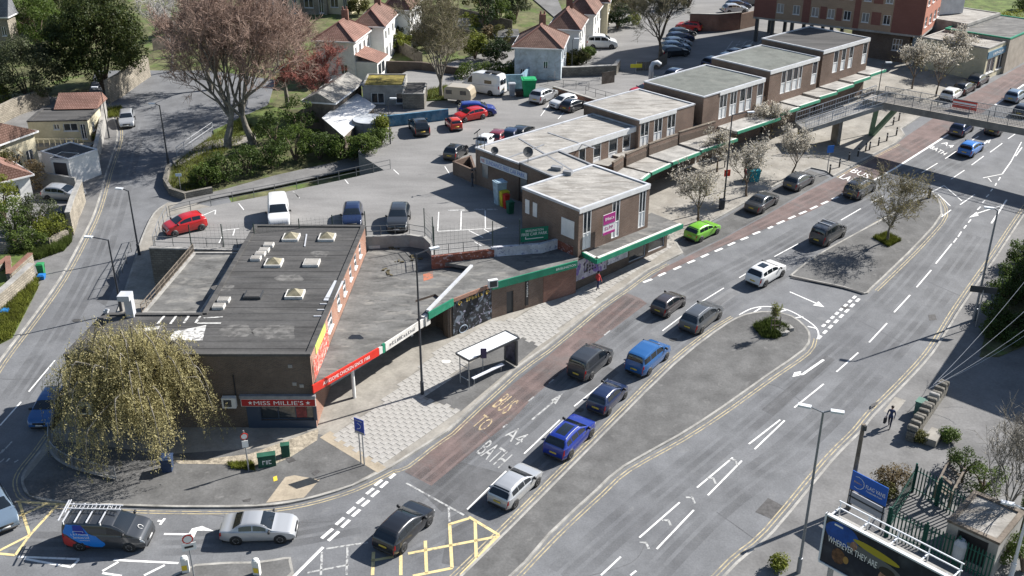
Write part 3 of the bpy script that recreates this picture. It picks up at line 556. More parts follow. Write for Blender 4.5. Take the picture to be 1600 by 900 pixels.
def window(parent, p, t, n, op, depth=0.10, nx=2, ny=1, fm=None, gm=None, name='window', sill=True, panel=0.0, ft=0.07):
    """framed window in an opening; panel = share of the height filled by a solid panel below the glass"""
    a, b, c, d = op[:4]; fm = fm or M_frame; gm = gm or M_glass
    P = lambda u, v, dd: Vector((p[0] + t.x * u - n.x * dd, p[1] + t.y * u - n.y * dd, v))
    mb = MB(); up3 = (n.x, n.y, 0)
    for k in range(nx + 1):
        u = a + ft / 2 + (b - a - ft) * k / nx; mb.bar(P(u, c, depth), P(u, d, depth), ft, 0.07, up=up3)
    c2 = c + (d - c) * panel
    rows = [c + ft / 2, d - ft / 2] + ([c2] if panel else []) + [c2 + (d - c2) * k / ny for k in range(1, ny)]
    for v in rows: mb.bar(P(a, v, depth + 0.001), P(b, v, depth + 0.001), 0.066, ft, up=(0, 0, 1))
    if panel: mb.quad(P(a, c, depth + 0.01), P(b, c, depth + 0.01), P(b, c2, depth + 0.01), P(a, c2, depth + 0.01))
    if sill: mb.bar(P(a - 0.05, c - 0.03, -0.03), P(b + 0.05, c - 0.03, -0.03), 0.16, 0.06)
    w = mb.build(name, fm, parent)
    g = MB(); g.quad(P(a, c2, depth + 0.022), P(b, c2, depth + 0.022), P(b, d, depth + 0.022), P(a, d, depth + 0.022)); g.build('pane', gm, w)
    return w
def block(parent, P, z0, z1, wm, rm, ops=None, coping=None, ch=0.18, cw=0.28, rec=0.10, wname='wall', rname='roof', win=None, only=None):
    """walls round a plan polygon (ccw), recessed flat roof, coping round the edge; ops: {side: [(u0,u1,v0,v1,opts)]}"""
    P = [Vector((p[0], p[1])) for p in P]
    ar = sum(P[i].x * P[(i + 1) % len(P)].y - P[(i + 1) % len(P)].x * P[i].y for i in range(len(P)))
    assert ar > 0, 'plan must be ccw'
    for i in range(len(P)):
        if only is not None and i not in only: continue
        o = (ops or {}).get(i, []); mb = MB(); t, n = wall_mb(mb, P[i], P[(i + 1) % len(P)], z0, z1, o)
        w = mb.build(wname, wm, parent)
        for op in o:
            kw = op[4] if len(op) > 4 else {}
            window(parent, P[i], t, n, op, **kw)
    mb = MB(); mb.prism(P, z1 - rec - 0.05, z1 - rec, bottom=False); r = mb.build(rname, rm, parent)
    if coping:
        mb = MB()
        for i in range(len(P)):
            a, b = P[i], P[(i + 1) % len(P)]; t = (b - a).normalized(); n = Vector((t.y, -t.x)); m = (a + b) / 2 - n * (cw / 2 - 0.05)
            mb.box(m.x, m.y, z1 - ch + 0.012 + 0.0017 * i, (b - a).length + (0.1 if i % 2 else -0.02), cw, ch, math.atan2(t.y, t.x))
        mb.build('coping', coping, r)
    return r
def rect_from(FL, FR, depth):
    FL, FR = Vector((FL[0], FL[1])), Vector((FR[0], FR[1])); t = (FR - FL).normalized(); n = Vector((t.y, -t.x))
    return [FL, FR, FR - n * depth, FL - n * depth]
def at_uv(p, t, n, u, v, d=0.0): return Vector((p[0] + t.x * u + n.x * d, p[1] + t.y * u + n.y * d, v))
def signboard(parent, p, t, n, u0, u1, v0, v1, mat, name='sign_board', th=0.08, off=0.05):
    mb = MB(); a, b = at_uv(p, t, n, u0, 0, off), at_uv(p, t, n, u1, 0, off); c = (a + b) / 2
    mb.box(c.x, c.y, v0, u1 - u0, th, v1 - v0, math.atan2(t.y, t.x)); return mb.build(name, mat, parent)
# ------------------------------------------------ corner takeaway building
ZM = 6.2
FLm, FRm = W(100, 553, ZM).xy, W(484, 553, ZM).xy
BRm, BLm = W(570, 352, ZM).xy, W(398, 351, ZM).xy
FLb = W(163, 489, ZM).xy; INm = Vector((W(318, 487, ZM).x, FLb.y))
mill = thing('takeaway_building', 'dark brick flat-roofed corner building with red takeaway sign and rooftop skylights', 'building', (FRm.x, FRm.y, gz(*FRm)))
Lm = (FRm - FLm).length; fsc = Lm / 384.0
uM = lambda px: (px - 100) * fsc
zg = gz(*FRm)
shop = (uM(398) - 0.15, uM(481), zg + 0.75, zg + 1.95)
block(mill, [FLm, FRm, BRm, BLm, INm, FLb], gz(*FLm) - 0.6, ZM, M_brickdk, M_roofdk, ops={0: [(*shop, dict(nx=3, fm=M_navy, depth=0.12, sill=False))]}, coping=M_roofdk, cw=0.35, only=[0, 2, 3, 4, 5])
tM = (FRm - FLm).normalized(); nM = Vector((tM.y, -tM.x))
# mural wall on the sunny side with tall white windows
Lr = (BRm - FRm).length
mw = MB(); wins = []
for f0, f1 in ((0.26, 0.33), (0.42, 0.47), (0.53, 0.575), (0.65, 0.69), (0.75, 0.79), (0.85, 0.89)):
    wins.append((Lr * f0, Lr * f1, 4.55, 5.75))
tR, nR = wall_mb(mw, FRm, BRm, 0, ZM - 0.004, wins)
mw.build('mural_wall', M_brickor, mill)
for w_ in wins: window(mill, FRm, tR, nR, w_, nx=1, ny=2, depth=0.05)
signboard(mill, FRm, tR, nR, Lr * 0.07, Lr * 0.22, 5.25, 5.95, nmat('mural_green', (0.42, 0.55, 0.12), 0.7, 0.15, 0.5), 'mural_panel', 0.03, 0.02)
M_mural = nmat('mural_red', (0.42, 0.085, 0.06), 0.75, 0.2, 0.35, fine=6, stain=[(0.22, 0.52, 0.58, (0.55, 0.42, 0.36), 0.9), (0.5, 0.6, 0.66, (0.2, 0.05, 0.04), 0.8)])
signboard(mill, FRm, tR, nR, Lr * 0.03, Lr * 0.25, 3.7, 5.2, M_mural, 'mural_panel', 0.02, 0.015)
# shop front
signboard(mill, FLm, tM, nM, uM(368), uM(487), zg + 2.02, zg + 2.62, M_whitef, 'sign_border', 0.10, 0.22)
sg = signboard(mill, FLm, tM, nM, uM(369), uM(486), zg + 2.06, zg + 2.58, nmat('takeaway_red', (0.36, 0.02, 0.022), 0.45, 0.05, 1), 'sign_board', 0.10, 0.24)
oc = at_uv(FLm, tM, nM, uM(428), zg + 2.32, 0.30); lettering('sign_lettering', "MISS MILLIE'S", oc, tM.to_3d(), (0, 0, 1), uM(468) - uM(389), 0.33, M_letw, sg)
def star(parent, c, t, r, mat):
    mb = MB(); vs = []
    for k in range(10):
        a = math.pi / 2 + k * math.pi / 5; q = r if k % 2 == 0 else r * 0.4; vs.append(Vector(c) + t.to_3d() * q * math.cos(a) + Vector((0, 0, 1)) * q * math.sin(a))
    mb.add(vs + [c], [(i, (i + 1) % 10, 10) for i in range(10)]); mb.build('star_emblem', mat, parent)
for px in (383, 475): star(sg, at_uv(FLm, tM, nM, uM(px), zg + 2.32, 0.305), tM, 0.17, M_letw)
signboard(mill, FLm, tM, nM, uM(366), uM(487), zg + 2.64, zg + 2.85, M_lead, 'sign_flashing', 0.3, 0.13)
for a, b, c, d in ((uM(374), uM(396), zg - 0.1, zg + 2.0), (uM(396), uM(484), zg - 0.1, zg + 0.73), (uM(481.5), uM(486), zg + 0.73, zg + 2.0)):
    signboard(mill, FLm, tM, nM, a, b, c, d, M_navy, 'shopfront_panel', 0.06, 0.025)
mp = MB(); P0 = at_uv(FLm, tM, nM, uM(452), zg + 0.9, -0.09); mp.quad(P0, P0 + tM.to_3d() * 0.75, P0 + tM.to_3d() * 0.75 + Vector((0, 0, 1.0)), P0 + Vector((0, 0, 1.0))); mp.build('window_poster', nmat('poster_maroon', (0.16, 0.03, 0.035), 0.4, 0.3, 0.2, fine=9), mill)
for u0, v0 in ((uM(448), zg + 4.95), (uM(452), zg + 3.55), (uM(463), zg + 3.40)): signboard(mill, FLm, tM, nM, u0, u0 + 0.28, v0, v0 + 0.24, M_conc, 'vent_grille', 0.05, 0.02)
def ac_unit(parent, p, t, n, u, v, w=0.95, h=0.8):
    o = signboard(parent, p, t, n, u, u + w, v, v + h, flat('ac_white', (0.6, 0.6, 0.57), 0.5), 'ac_unit', 0.38, 0.3)
    c = at_uv(p, t, n, u + w * 0.42, v + h / 2, 0.5); mb = MB(); mb.bar(c - t.to_3d() * 0.26, c + t.to_3d() * 0.26, 0.02, 0.55); mb.build('grille', M_dkgrey, o)
ac_unit(mill, FLm, tM, nM, uM(339), zg + 2.0); ac_unit(mill, FLm, tM, nM, uM(108), zg + 1.5)
mb = MB(); a = at_uv(FLm, tM, nM, uM(360), zg + 4.4, 0.06); mb.tube([a, a - Vector((0, 0, 1.8))], 0.05, 6); mb.build('downpipe', M_black, mill)
# rooftop lights and patches
def skylight(px, py, w, d, kind):
    c = W(px, py, ZM); z = ZM - 0.10; mb = MB(); mb.box(c.x, c.y, z, w, d, 0.22); o = mb.build('skylight', M_whitef if kind else M_dkgrey, mill)
    g = MB()
    if kind == 1:
        b = [(c.x + sx * w * 0.43, c.y + sy * d * 0.43, z + 0.225) for sx, sy in ((-1, -1), (1, -1), (1, 1), (-1, 1))]
        g.add(b + [(c.x, c.y, z + 0.62)], [(0, 1, 4), (1, 2, 4), (2, 3, 4), (3, 0, 4)]); g.build('dome', nmat('skylight_glass', (0.23, 0.205, 0.14), 0.4, 0.2, 0.5), o)
    else:
        g.box(c.x, c.y, z + 0.223, w * 0.86, d * 0.86, 0.03); g.build('lid', M_rooflt if kind == 2 else M_roofdk, o)
for a in ((455, 371, 1.35, 1.35, 1), (511, 371, 1.35, 1.35, 1), (428, 411, 1.35, 1.35, 1), (487, 411, 1.25, 1.2, 2), (461, 460, 1.35, 1.3, 1), (396, 461, 1.3, 1.2, 0), (420, 383, .8, .7, 2), (413, 391, .8, .7, 2), (407, 397, .8, .7, 2), (400, 404, .8, .7, 2), (350, 469, .85, .7, 2), (342, 479, .85, .7, 2)): skylight(*a)
mb = MB()
for a, b, w in (((479, 366), (476, 385), .1), ((530, 439), (513, 470), .75), ((508, 466), (519, 466), .1), ((500, 475), (514, 475), .1), ((496, 484), (512, 484), .1), ((490, 494), (508, 494), .1)):
    p0, p1 = W(*a, ZM - 0.06), W(*b, ZM - 0.06); mb.bar(p0, p1, w, 0.06)
mb.build('roof_batten', M_alu, mill)
M_wpatch = nmat('white_roof_paint', (0.55, 0.54, 0.51), 0.8, 0.1, 0.4, fine=5, stain=[(0.5, 0.5, 0.6, (0.15, 0.145, 0.14), 0.9)])
mb = MB()
for px in ([(272, 516), (322, 506), (316, 530), (262, 530)], [(215, 512), (250, 507), (248, 512), (214, 518)]): mb.prism([W(*p, ZM) for p in px], ZM - 0.101, ZM - 0.094, bottom=False)
for a, b in (((258, 492), (246, 506)), ((278, 490), (266, 506)), ((297, 490), (287, 505)), ((316, 489), (305, 505)), ((318, 497), (348, 495)), ((308, 505), (345, 505))):
    mb.bar(W(*a, ZM - 0.08), W(*b, ZM - 0.08), 0.16, 0.02)
mb.build('roof_paint_patch', M_wpatch, mill)
rs_ = random.Random(4)
for k in range(21):      # lapped felt seams across the roof
    y = FLm.y + .9 + k * 1.02
    if y > BRm.y - .4: break
    f = (y - FRm.y) / (BRm.y - FRm.y); x1 = FRm.x + (BRm.x - FRm.x) * f - .35; x0 = (FLm.x + (FLb.x - FLm.x) * (y - FLm.y) / (FLb.y - FLm.y) + .35) if y < FLb.y - .2 else INm.x + (BLm.x - INm.x) * (y - INm.y) / (BLm.y - INm.y) + .35
    q = [x0 + (x1 - x0) * t for t in (0, .35, .7, 1)]
    MB().tube([(x, y + rs_.uniform(-.03, .03), ZM - .1) for x in q], .022, 4).build('felt_seam', M_rooflo if k % 3 else M_roofdk, mill)
M_ring = nmat('roof_damp', (0.13, 0.125, 0.118), .9, .2, .5, stain=[(.6, .45, .6, (.075, .073, .07), .95)])
for px, py, w, h in ((432, 517, 33, 14), (370, 515, 26, 12), (452, 432, 22, 7), (350, 448, 18, 6), (500, 395, 14, 6)):
    MB().prism([W(px + w * math.cos(a) * (1 + .2 * math.sin(3 * a + px)), py + h * math.sin(a) * (1 + .2 * math.cos(2 * a)), ZM) for a in [k * math.pi / 9 for k in range(18)]], ZM - .101, ZM - .0965, bottom=False).build('damp_stain', M_ring, mill)
# lower rear roof
ZL = 5.2
lowP = [W(222, 489, ZL).xy, Vector((INm.x - 0.05, W(318, 489, ZL).y)), W(376, 394, ZL).xy, W(303, 394, ZL).xy]
lowP[1] = W(314, 489, ZL).xy
block(mill, lowP, 0.5, ZL, M_brickdk, M_rooflo, coping=M_conc, cw=0.25, ch=0.12, rname='lower_roof')
mb = MB(); a, b = lowP[3], lowP[0]
for k in range(13):
    q = lin(a, b, k / 12); mb.bar((q.x, q.y, ZL - 0.05), (q.x, q.y, ZL + 0.75), 0.05)
for h in (0.1, 0.42, 0.75): mb.bar((a.x, a.y, ZL + h), (b.x, b.y, ZL + h), 0.05)
for k in range(60):
    q = lin(a, b, k / 60 * 0.75); mb.bar((q.x, q.y, ZL + .1), (q.x, q.y, ZL + 0.75), 0.03)
mb.build('roof_railing', M_wood, mill)
# flue at the back of the roof
fl = G(200, 490); mb = MB(); c0 = W(203, 480, ZM + .6)
mb.box(c0.x, c0.y, ZM - 1.5, 0.55, 0.55, 2.9); mb.box(c0.x - .12, c0.y - .2, ZM + 1.38, 0.85, 0.9, 0.4); mb.build('extract_flue', M_alu, mill)
c0 = W(166, 489, ZM); mb = MB(); mb.box(c0.x, c0.y, ZM, .3, .25, .2); mb.tube([(c0.x, c0.y, ZM + .25), (c0.x + .3, c0.y - .2, ZM + .35)], .09, 8); mb.build('roof_lamp', M_alu, mill)
# ------------------------------------------------ single storey parade with fascias
par = thing('shop_parade', 'single-storey flat-roofed shop parade with red, white and green fascias and murals', 'building', G(600, 580))
ZA, ZB = 3.72, 4.2
A1, A2, A3 = W(487, 604, ZA), W(597, 541, ZA), W(672, 493, ZA)
rA = [A1.xy, A2.xy, A3.xy, W(737, 416, ZA).xy, W(690, 407, ZA).xy, W(676, 398, ZA).xy, W(660, 382, ZA).xy, W(585, 380, ZA).xy, BRm + nR * 0.03 - tR * 0.3, FRm + nR * 0.03 + tR * 0.1]
mb = MB(); mb.prism(rA, ZA - 0.35, ZA - 0.03); rfA = mb.build('roof', M_rooflo, par)
def fascia(a, b, z1, h, mat, name='fascia', th=0.12, out=0.08):
    a, b = Vector((a[0], a[1])), Vector((b[0], b[1])); t = (b - a).normalized(); n = Vector((t.y, -t.x)); m = (a + b) / 2 + n * out; mb = MB()
    mb.box(m.x, m.y, z1 - h, (b - a).length, th, h, math.atan2(t.y, t.x)); o = mb.build(name, mat, par); return o, t, n
f1, t1, n1 = fascia(A1, lin(A1, A2, 0.93), ZA + 0.12, 0.62, M_redf)
c = lin(A1, A2, 0.46); lettering('fascia_lettering', 'AWESOME CHICKEN SINCE 1988', Vector((c.x, c.y, ZA - 0.17)) + n1.to_3d() * 0.15, t1.to_3d(), (0, 0, 1), (A2 - A1).length * 0.66, 0.27, M_letw, f1)
fascia(lin(A1, A2, 0.935), lin(A1, A2, 0.985), ZA + 0.10, 0.56, M_whitef); fascia(lin(A1, A2, 0.986), lin(A2, A3, 0.03), ZA + 0.22, 0.75, M_green, 'fascia_end')
f2, t2, n2 = fascia(lin(A2, A3, 0.04), lin(A2, A3, 0.86), ZA + 0.18, 0.68, M_whitef)
c = lin(A2, A3, 0.38); lettering('fascia_lettering', '~11', Vector((c.x, c.y, ZA - 0.14)) + n2.to_3d() * 0.15, t2.to_3d(), (0, 0, 1), (A3 - A2).length * 0.52, 0.3, flat('lettering_grey', (0.12, 0.12, 0.13), 0.6), f2)
cc = lin(A2, A3, 0.9); mb = MB(); mb.box(cc.x, cc.y, ZA - 0.5, 0.55, 0.5, 0.75, math.atan2(t2.y, t2.x)); mb.build('fascia_box', M_whitef, par)
# columns and set-back shop windows under the canopy
for f_ in (0.62,):
    q = lin(A1, A2, f_).xy - n1 * 0.5; mb = MB(); mb.tube([(q.x, q.y, gz(*q)), (q.x, q.y, ZA - 0.3)], 0.13, 10); mb.build('column', M_render, par)
q = lin(A2, A3, 0.62).xy - n2 * .4; mb = MB(); mb.tube([(q.x, q.y, ZA - .45), (q.x + .3, q.y - .5, ZA - .6)], .1, 8); mb.build('spot_lamp', M_alu, par)
s1, s2, s3 = A1.xy - n1 * 2.9 + t1 * 0.6, A2.xy - n1 * 2.9, A3.xy - n2 * 2.6 + t2 * 0.5
for (a, b, nm) in ((s1, s2, 3), (s2, s3, 2)):
    L_ = (b - a).length; z0 = gz(*((a + b) / 2)) - 0.3; ops = [(L_ * k / nm + 0.25, L_ * (k + 1) / nm - 0.25, z0 + 0.7, z0 + 2.75) for k in range(nm)]
    mb = MB(); t, n = wall_mb(mb, a, b, z0 - 0.5, ZA - 0.34, ops); mb.build('shopfront_wall', M_whitef, par)
    for op in ops: window(par, a, t, n, op, nx=2, fm=M_alu, sill=False)
# end block with the black mural
B1, B2, B3 = W(707, 468, ZB), W(768, 444, ZB), W(901, 409, ZB)
B1g = G(712, 517)
rB = [B1.xy, B2.xy, B3.xy, W(905, 400, ZB).xy, W(876, 385, ZB).xy, W(772, 398, ZB).xy, W(690, 409, ZB).xy, W(737, 417, ZB).xy, W(668, 489, ZB).xy]
mb = MB(); mb.prism(rB, ZB - 0.3, ZB - 0.02); mb.build('roof', M_rooflo, par)
a, b = W(668, 487, ZB), W(737, 416, ZB); mb = MB(); mb.bar(Vector((a.x, a.y, ZB + .06)), Vector((b.x, b.y, ZB + .06)), 0.24, 0.16); mb.build('roof_upstand', M_alu, par)
fascia(W(668, 490, ZB), B1, ZB + 0.12, 0.6, M_green); f3, t3, n3 = fascia(B1, B2, ZB + 0.1, 0.3, M_brickor)
f4, t4, n4 = fascia(B2, B3, ZB + 0.14, 0.62, M_green)
c = lin(B2, B3, 0.86); lettering('fascia_lettering', 'BRISLINGTON', Vector((c.x, c.y, ZB - 0.16)) + n4.to_3d() * 0.15, t4.to_3d(), (0, 0, 1), 2.0, 0.2, M_letw, f4)
LB = (B2 - B1).length; zb = gz(*B1.xy) - 0.2
M_bmural = nmat('black_mural', (0.02, 0.022, 0.026), 0.6, 0.2, 0.5, fine=6, stain=[(0.55, 0.55, 0.62, (0.16, 0.19, 0.23), 0.85), (0.25, 0.60, 0.64, (0.34, 0.33, 0.42), 0.8), (1.2, 0.63, 0.7, (0.04, 0.05, 0.045), 0.7)])
mb = MB(); wall_mb(mb, B1.xy, B2.xy, zb - 0.6, ZB - 0.2); mb.build('mural_wall', M_bmural, par)
c = lin(B1, B2, 0.55); lettering('mural_lettering', '~6', Vector((c.x, c.y, ZB - 0.5)), t3.to_3d(), (0, 0, 1), 1.7, 0.35, M_gold, par, off=0.02)
for f_ in (0.17, 0.88):
    k_ = Vector((lin(B1, B2, f_).x, lin(B1, B2, f_).y, ZB - 0.58)) + n3.to_3d() * 0.025; MB().tube([k_ + t3.to_3d() * (.2 - .012 * i) * math.cos(i * .5) + Vector((0, 0, (.24 - .013 * i) * math.sin(i * .5))) for i in range(15)], .035, 5).build('mural_scroll', M_gold, par)
c = lin(B1, B2, 0.25); ring = MB(); ctr = Vector((c.x, c.y, gz(*B1.xy) + 0.45)) + n3.to_3d() * 0.025
pts = [ctr + t3.to_3d() * 0.42 * math.cos(a) + Vector((0, 0, 0.32 * math.sin(a))) for a in [k * math.pi / 8 for k in range(17)]]; ring.tube(pts, 0.03, 5); ring.build('mural_roundel', flat('mural_pale', (0.35, 0.42, 0.5), 0.6), par)
LG = (B3 - B2).length; z0 = gz(*B2.xy)
ops = [(LG * 0.17, LG * 0.25, z0 + 0.1, z0 + 2.2)]
mb = MB(); tG, nG = wall_mb(mb, B2.xy, B3.xy, z0 - 0.6, ZB - 0.3, ops); mb.build('wall', M_brick, par)
window(par, B2.xy, tG, nG, ops[0], nx=1, fm=M_dkgrey, gm=M_dkgrey, name='door', sill=False)
signboard(par, B2.xy, tG, nG, LG * 0.385, LG * 0.42, z0 + 0.5, z0 + 3.0, M_black, 'blade_sign', 0.06, 0.04)
lettering('blade_lettering', '~7', at_uv(B2.xy, tG, nG, LG * 0.4025, z0 + 2.0, 0.09), (0, 0, 1), -tG.to_3d(), 1.4, 0.16, M_letw, par)
signboard(par, B2.xy, tG, nG, LG * 0.6, LG * 0.995, z0 + 0.2, z0 + 2.9, M_brickred, 'red_brick_panel', 0.03, 0.012)
mb = MB(); sgn = (B1.xy + Vector((-1.6, -1.0))); mb.box(*(B1.xy - t3 * 0.25 - n3 * 0.35), zb - 0.4, 0.45, 0.6, ZB - zb + 0.1, math.atan2(t3.y, t3.x)); mb.build('brick_pier', M_brickdk, par)
mb = MB(); a = W(676, 478, ZB).xy - n3 * 2.2; b = B1.xy - n3 * 2.2; wall_mb(mb, a, b, zb - 0.8, ZB - 0.32); wall_mb(mb, b, B1.xy - t3 * 0.3, zb - .8, ZB - .32); mb.build('passage_wall', M_brickdk, par)
c0 = W(770, 443, ZB + 0.3); mb = MB(); mb.box(c0.x, c0.y, ZB, 0.8, 0.35, 0.65, 0.35); o = mb.build('roof_ac_unit', M_pvc, par); mb = MB(); c1 = Vector((c0.x, c0.y, 0)) + Vector((.06, -.19, 0)); mb.box(c1.x, c1.y, ZB + .08, 0.6, 0.02, 0.5, 0.35); mb.build('grille', M_dkgrey, o)
mb = MB(); mb.prism([W(*p, ZA) for p in [(661, 428), (676, 423), (677, 434), (662, 439)]], ZA - .031, ZA - .024, bottom=False); mb.build('roof_stain', nmat('orange_roof_stain', (0.36, 0.13, 0.075), 0.9, 0.15, 0.3, stain=[(0.4, .5, .62, (0.15, 0.14, 0.13), 0.9)]), par)
mb = MB(); pp = [W(556 + 11 * math.cos(a) * (1 + .25 * math.sin(3 * a)), 526 + 5 * math.sin(a) * (1 + .3 * math.cos(2 * a)), ZA) for a in [k * math.pi / 9 for k in range(18)]]; mb.prism(pp, ZA - .031, ZA - .024, bottom=False); mb.build('roof_puddle', flat('damp_patch', (0.02, 0.02, 0.02), 0.15), par)
for (px, py, w, d) in ((585, 385, 1.0, .8),):
    c0 = W(px, py, ZA); mb = MB(); mb.box(c0.x, c0.y, ZA - .03, w, d, .25, .1); mb.build('roof_hatch', M_whitef, par)
# rubbish and weeds on the flat roof
mb = MB(); rr = random.Random(9)
for k in range(26):
    px, py = rr.choice([(618, 384), (622, 412), (651, 404), (605, 425)]); c0 = W(px + rr.uniform(-9, 9), py + rr.uniform(-5, 5), ZA); mb.box(c0.x, c0.y, ZA - .03, rr.uniform(.1, .5), rr.uniform(.1, .3), rr.uniform(.03, .12), rr.uniform(0, 3))
mb.build('roof_debris', nmat('debris', (0.10, 0.085, 0.05), .95, .4, .2), par)
# ------------------------------------------------ retaining walls of the car park
def wall_run(name, label, pts, z0, z1, th, mat, cop=None, cat='wall', group=None, zf=False):
    root = thing(name, label, cat, (pts[0][0], pts[0][1], z0 if not zf else gz(*pts[0][:2]) + z0), group=group)
    for i in range(len(pts) - 1):
        a, b = Vector(pts[i][:2]), Vector(pts[i + 1][:2]); t = (b - a).normalized(); n = Vector((t.y, -t.x)); mb = MB()
        e = t * (th * 0.5 - 0.002 * i)
        poly = [a - e + n * th / 2, b + e + n * th / 2, b + e - n * th / 2, a - e - n * th / 2]
        f = (lambda o: (lambda x, y: gz(x, y) + o)) if zf else (lambda o: o)
        mb.prism(poly, f(z0), f(z1 + 0.001 * i)); mb.build('wall_length', mat, root)
        if cop:
            mb = MB(); w2 = th / 2 + 0.05; poly = [a - e + n * w2, b + e + n * w2, b + e - n * w2, a - e - n * w2]; mb.prism(poly, f(z1 + 0.002 + 0.001 * i), f(z1 + 0.09 + 0.001 * i)); mb.build('coping', cop, root)
    return root
cw_ = lambda *px: [W(*p, CP).xy for p in px]
wall_run('retaining_wall', 'dark curved concrete retaining wall between car park and parade roof', cw_((572, 371), (640, 368), (664, 372), (675, 383), (677, 402)), 1.5, CP + 0.12, 0.3, M_grey)
M_graf = nmat('graffiti_brick', (0.20, 0.072, 0.048), 0.8, 0.25, 0.8, fine=6, stain=[(0.3, 0.57, 0.62, (0.42, 0.33, 0.33), 0.8)])
wall_run('retaining_wall', 'red brick retaining wall with white graffiti below the car park fence', cw_((677, 402.5), (769, 392)), 1.5, CP + 0.16, 0.3, M_graf)
M_graf2 = nmat('graffiti_white', (0.50, 0.50, 0.53), 0.8, 0.15, 0.9, fine=6, stain=[(0.28, 0.58, 0.63, (0.16, 0.17, 0.28), 0.75)])
wall_run('retaining_wall', 'white painted retaining wall with graffiti below the green car park sign', cw_((770, 391.5), (845, 386), (874, 378)), 1.5, CP + 0.35, 0.3, M_graf2)
wall_run('retaining_wall', 'grey stone retaining wall below the red hatchback at the car park edge', cw_((238, 389), (398, 393)), 1.0, CP + 0.1, 0.4, M_stonedk, M_conc)
# ------------------------------------------------ two-storey terrace stepping up the hill
ter = thing('shopping_terrace', 'brown brick two-storey terrace of stepped flat-roofed blocks with green canopies', 'building', G(905, 440))
Z1 = 8.6
FL1, FR1 = W(905, 327, Z1).xy, W(1016, 287.5, Z1).xy
t1_, L1 = (FR1 - FL1).normalized(), (FR1 - FL1).length; n1_ = Vector((t1_.y, -t1_.x))
BLx = W(829, 288, Z1).xy; d1 = (BLx - FL1).dot(-n1_)
BR1 = FR1 - n1_ * d1; BL1 = FL1 - n1_ * d1
z0f = gz(*FL1) - 0.5; zup = Z1 - 3.9      # canopy level
strip = lambda L, f0, f1, z0, z1, pn=0.42: (L * f0, L * f1, z0, z1, dict(nx=2, panel=pn, depth=0.04, sill=False))
block(ter, [FL1, FR1, BR1, BL1], z0f, Z1, M_brick, M_rooflt, ops={0: [strip(L1, 0.06, 0.17, zup, Z1 - 0.42), strip(L1, 0.46, 0.57, zup, Z1 - 0.42), strip(L1, 0.85, 0.95, zup, Z1 - 0.42)]}, coping=M_alu, cw=0.25, ch=0.22)
signboard(ter, FL1, t1_, n1_, 0.02, L1 - 0.02, Z1 - 0.42, Z1 - 0.03, M_pvc, 'white_fascia', 0.06, 0.035)
bd = signboard(ter, FL1, t1_, n1_, L1 * 0.275, L1 * 0.44, Z1 - 2.95, Z1 - 1.1, flat('agent_board_white', (0.6, 0.6, 0.6), 0.5), 'agent_board', 0.06, 0.5)
signboard(bd, FL1, t1_, n1_, L1 * 0.275, L1 * 0.44, Z1 - 2.0, Z1 - 1.1, flat('agent_board_pink', (0.33, 0.02, 0.18), 0.5), 'pink_panel', 0.03, 0.55)
signboard(bd, FL1, t1_, n1_, L1 * 0.275, L1 * 0.44, Z1 - 2.95, Z1 - 2.72, flat('agent_board_pink', (0.33, 0.02, 0.18), 0.5), 'pink_panel', 0.03, 0.55)
cb = at_uv(FL1, t1_, n1_, L1 * 0.357, Z1 - 1.5, 0.58); lettering('board_lettering', '~6', cb, t1_.to_3d(), (0, 0, 1), L1 * 0.12, 0.3, M_letw, bd)
lettering('board_lettering', '~4', at_uv(FL1, t1_, n1_, L1 * 0.357, Z1 - 2.35, 0.54), t1_.to_3d(), (0, 0, 1), L1 * 0.11, 0.35, flat('agent_board_pink', (0.33, 0.02, 0.18), 0.5), bd)
# left flank details
tl, nl = (FL1 - BL1).normalized(), None; nl = Vector((tl.y, -tl.x)); LL = (FL1 - BL1).length
for u in (0.06, 0.2): signboard(ter, BL1, tl, nl, LL * u, LL * (u + 0.075), Z1 - 2.3, Z1 - 1.0, M_pvc, 'blocked_window', 0.05, 0.02)
signboard(ter, BL1, tl, nl, LL * 0.71, LL * 0.93, Z1 - 2.9, Z1 - 1.3, M_pvc, 'notice_board', 0.05, 0.025)
signboard(ter, BL1, tl, nl, LL * 0.6, LL * 0.92, Z1 - 5.4, Z1 - 3.6, M_graf, 'graffiti_panel', 0.02, 0.012)
# rear part and long link block with the car park sign
ZR_ = Z1 - 0.06
A_ = W(743, 230, ZR_).xy; L0 = W(866, 277, ZR_).xy; fe1, fe2 = W(873, 235, ZR_).xy, W(995, 197, ZR_).xy
tf = (fe2 - fe1).normalized(); nf = Vector((tf.y, -tf.x))
dl = (A_ - fe1).dot(-nf); A2_ = fe1 - nf * dl
uA = (A_ - fe1).dot(tf)
lnk = [fe1 + tf * uA, fe2, fe2 - nf * dl, A_]
Lk = (lnk[1] - lnk[0]).length; off = -uA; zl0 = ZR_ - 3.2
lops = []
for px0, px1 in ((905, 916), (928, 940), (952, 966), (974, 986)):
    u0, u1 = (W(px0, 235 - (px0 - 873) * .311, ZR_).xy - lnk[0]).dot(tf), (W(px1, 235 - (px1 - 873) * .311, ZR_).xy - lnk[0]).dot(tf)
    lops.append((u0, u1, zl0, ZR_ - 0.55, dict(nx=1, panel=0.45, depth=0.04, sill=False)))
block(ter, lnk, gz(*A_) - 0.5, ZR_, M_brick, M_rooflt, ops={0: lops}, coping=M_alu, cw=0.22, ch=0.16)
signboard(ter, lnk[0], tf, nf, off + 0.3, Lk - 0.02, ZR_ - 0.55, ZR_ - 0.03, M_pvc, 'white_fascia', 0.06, 0.035)
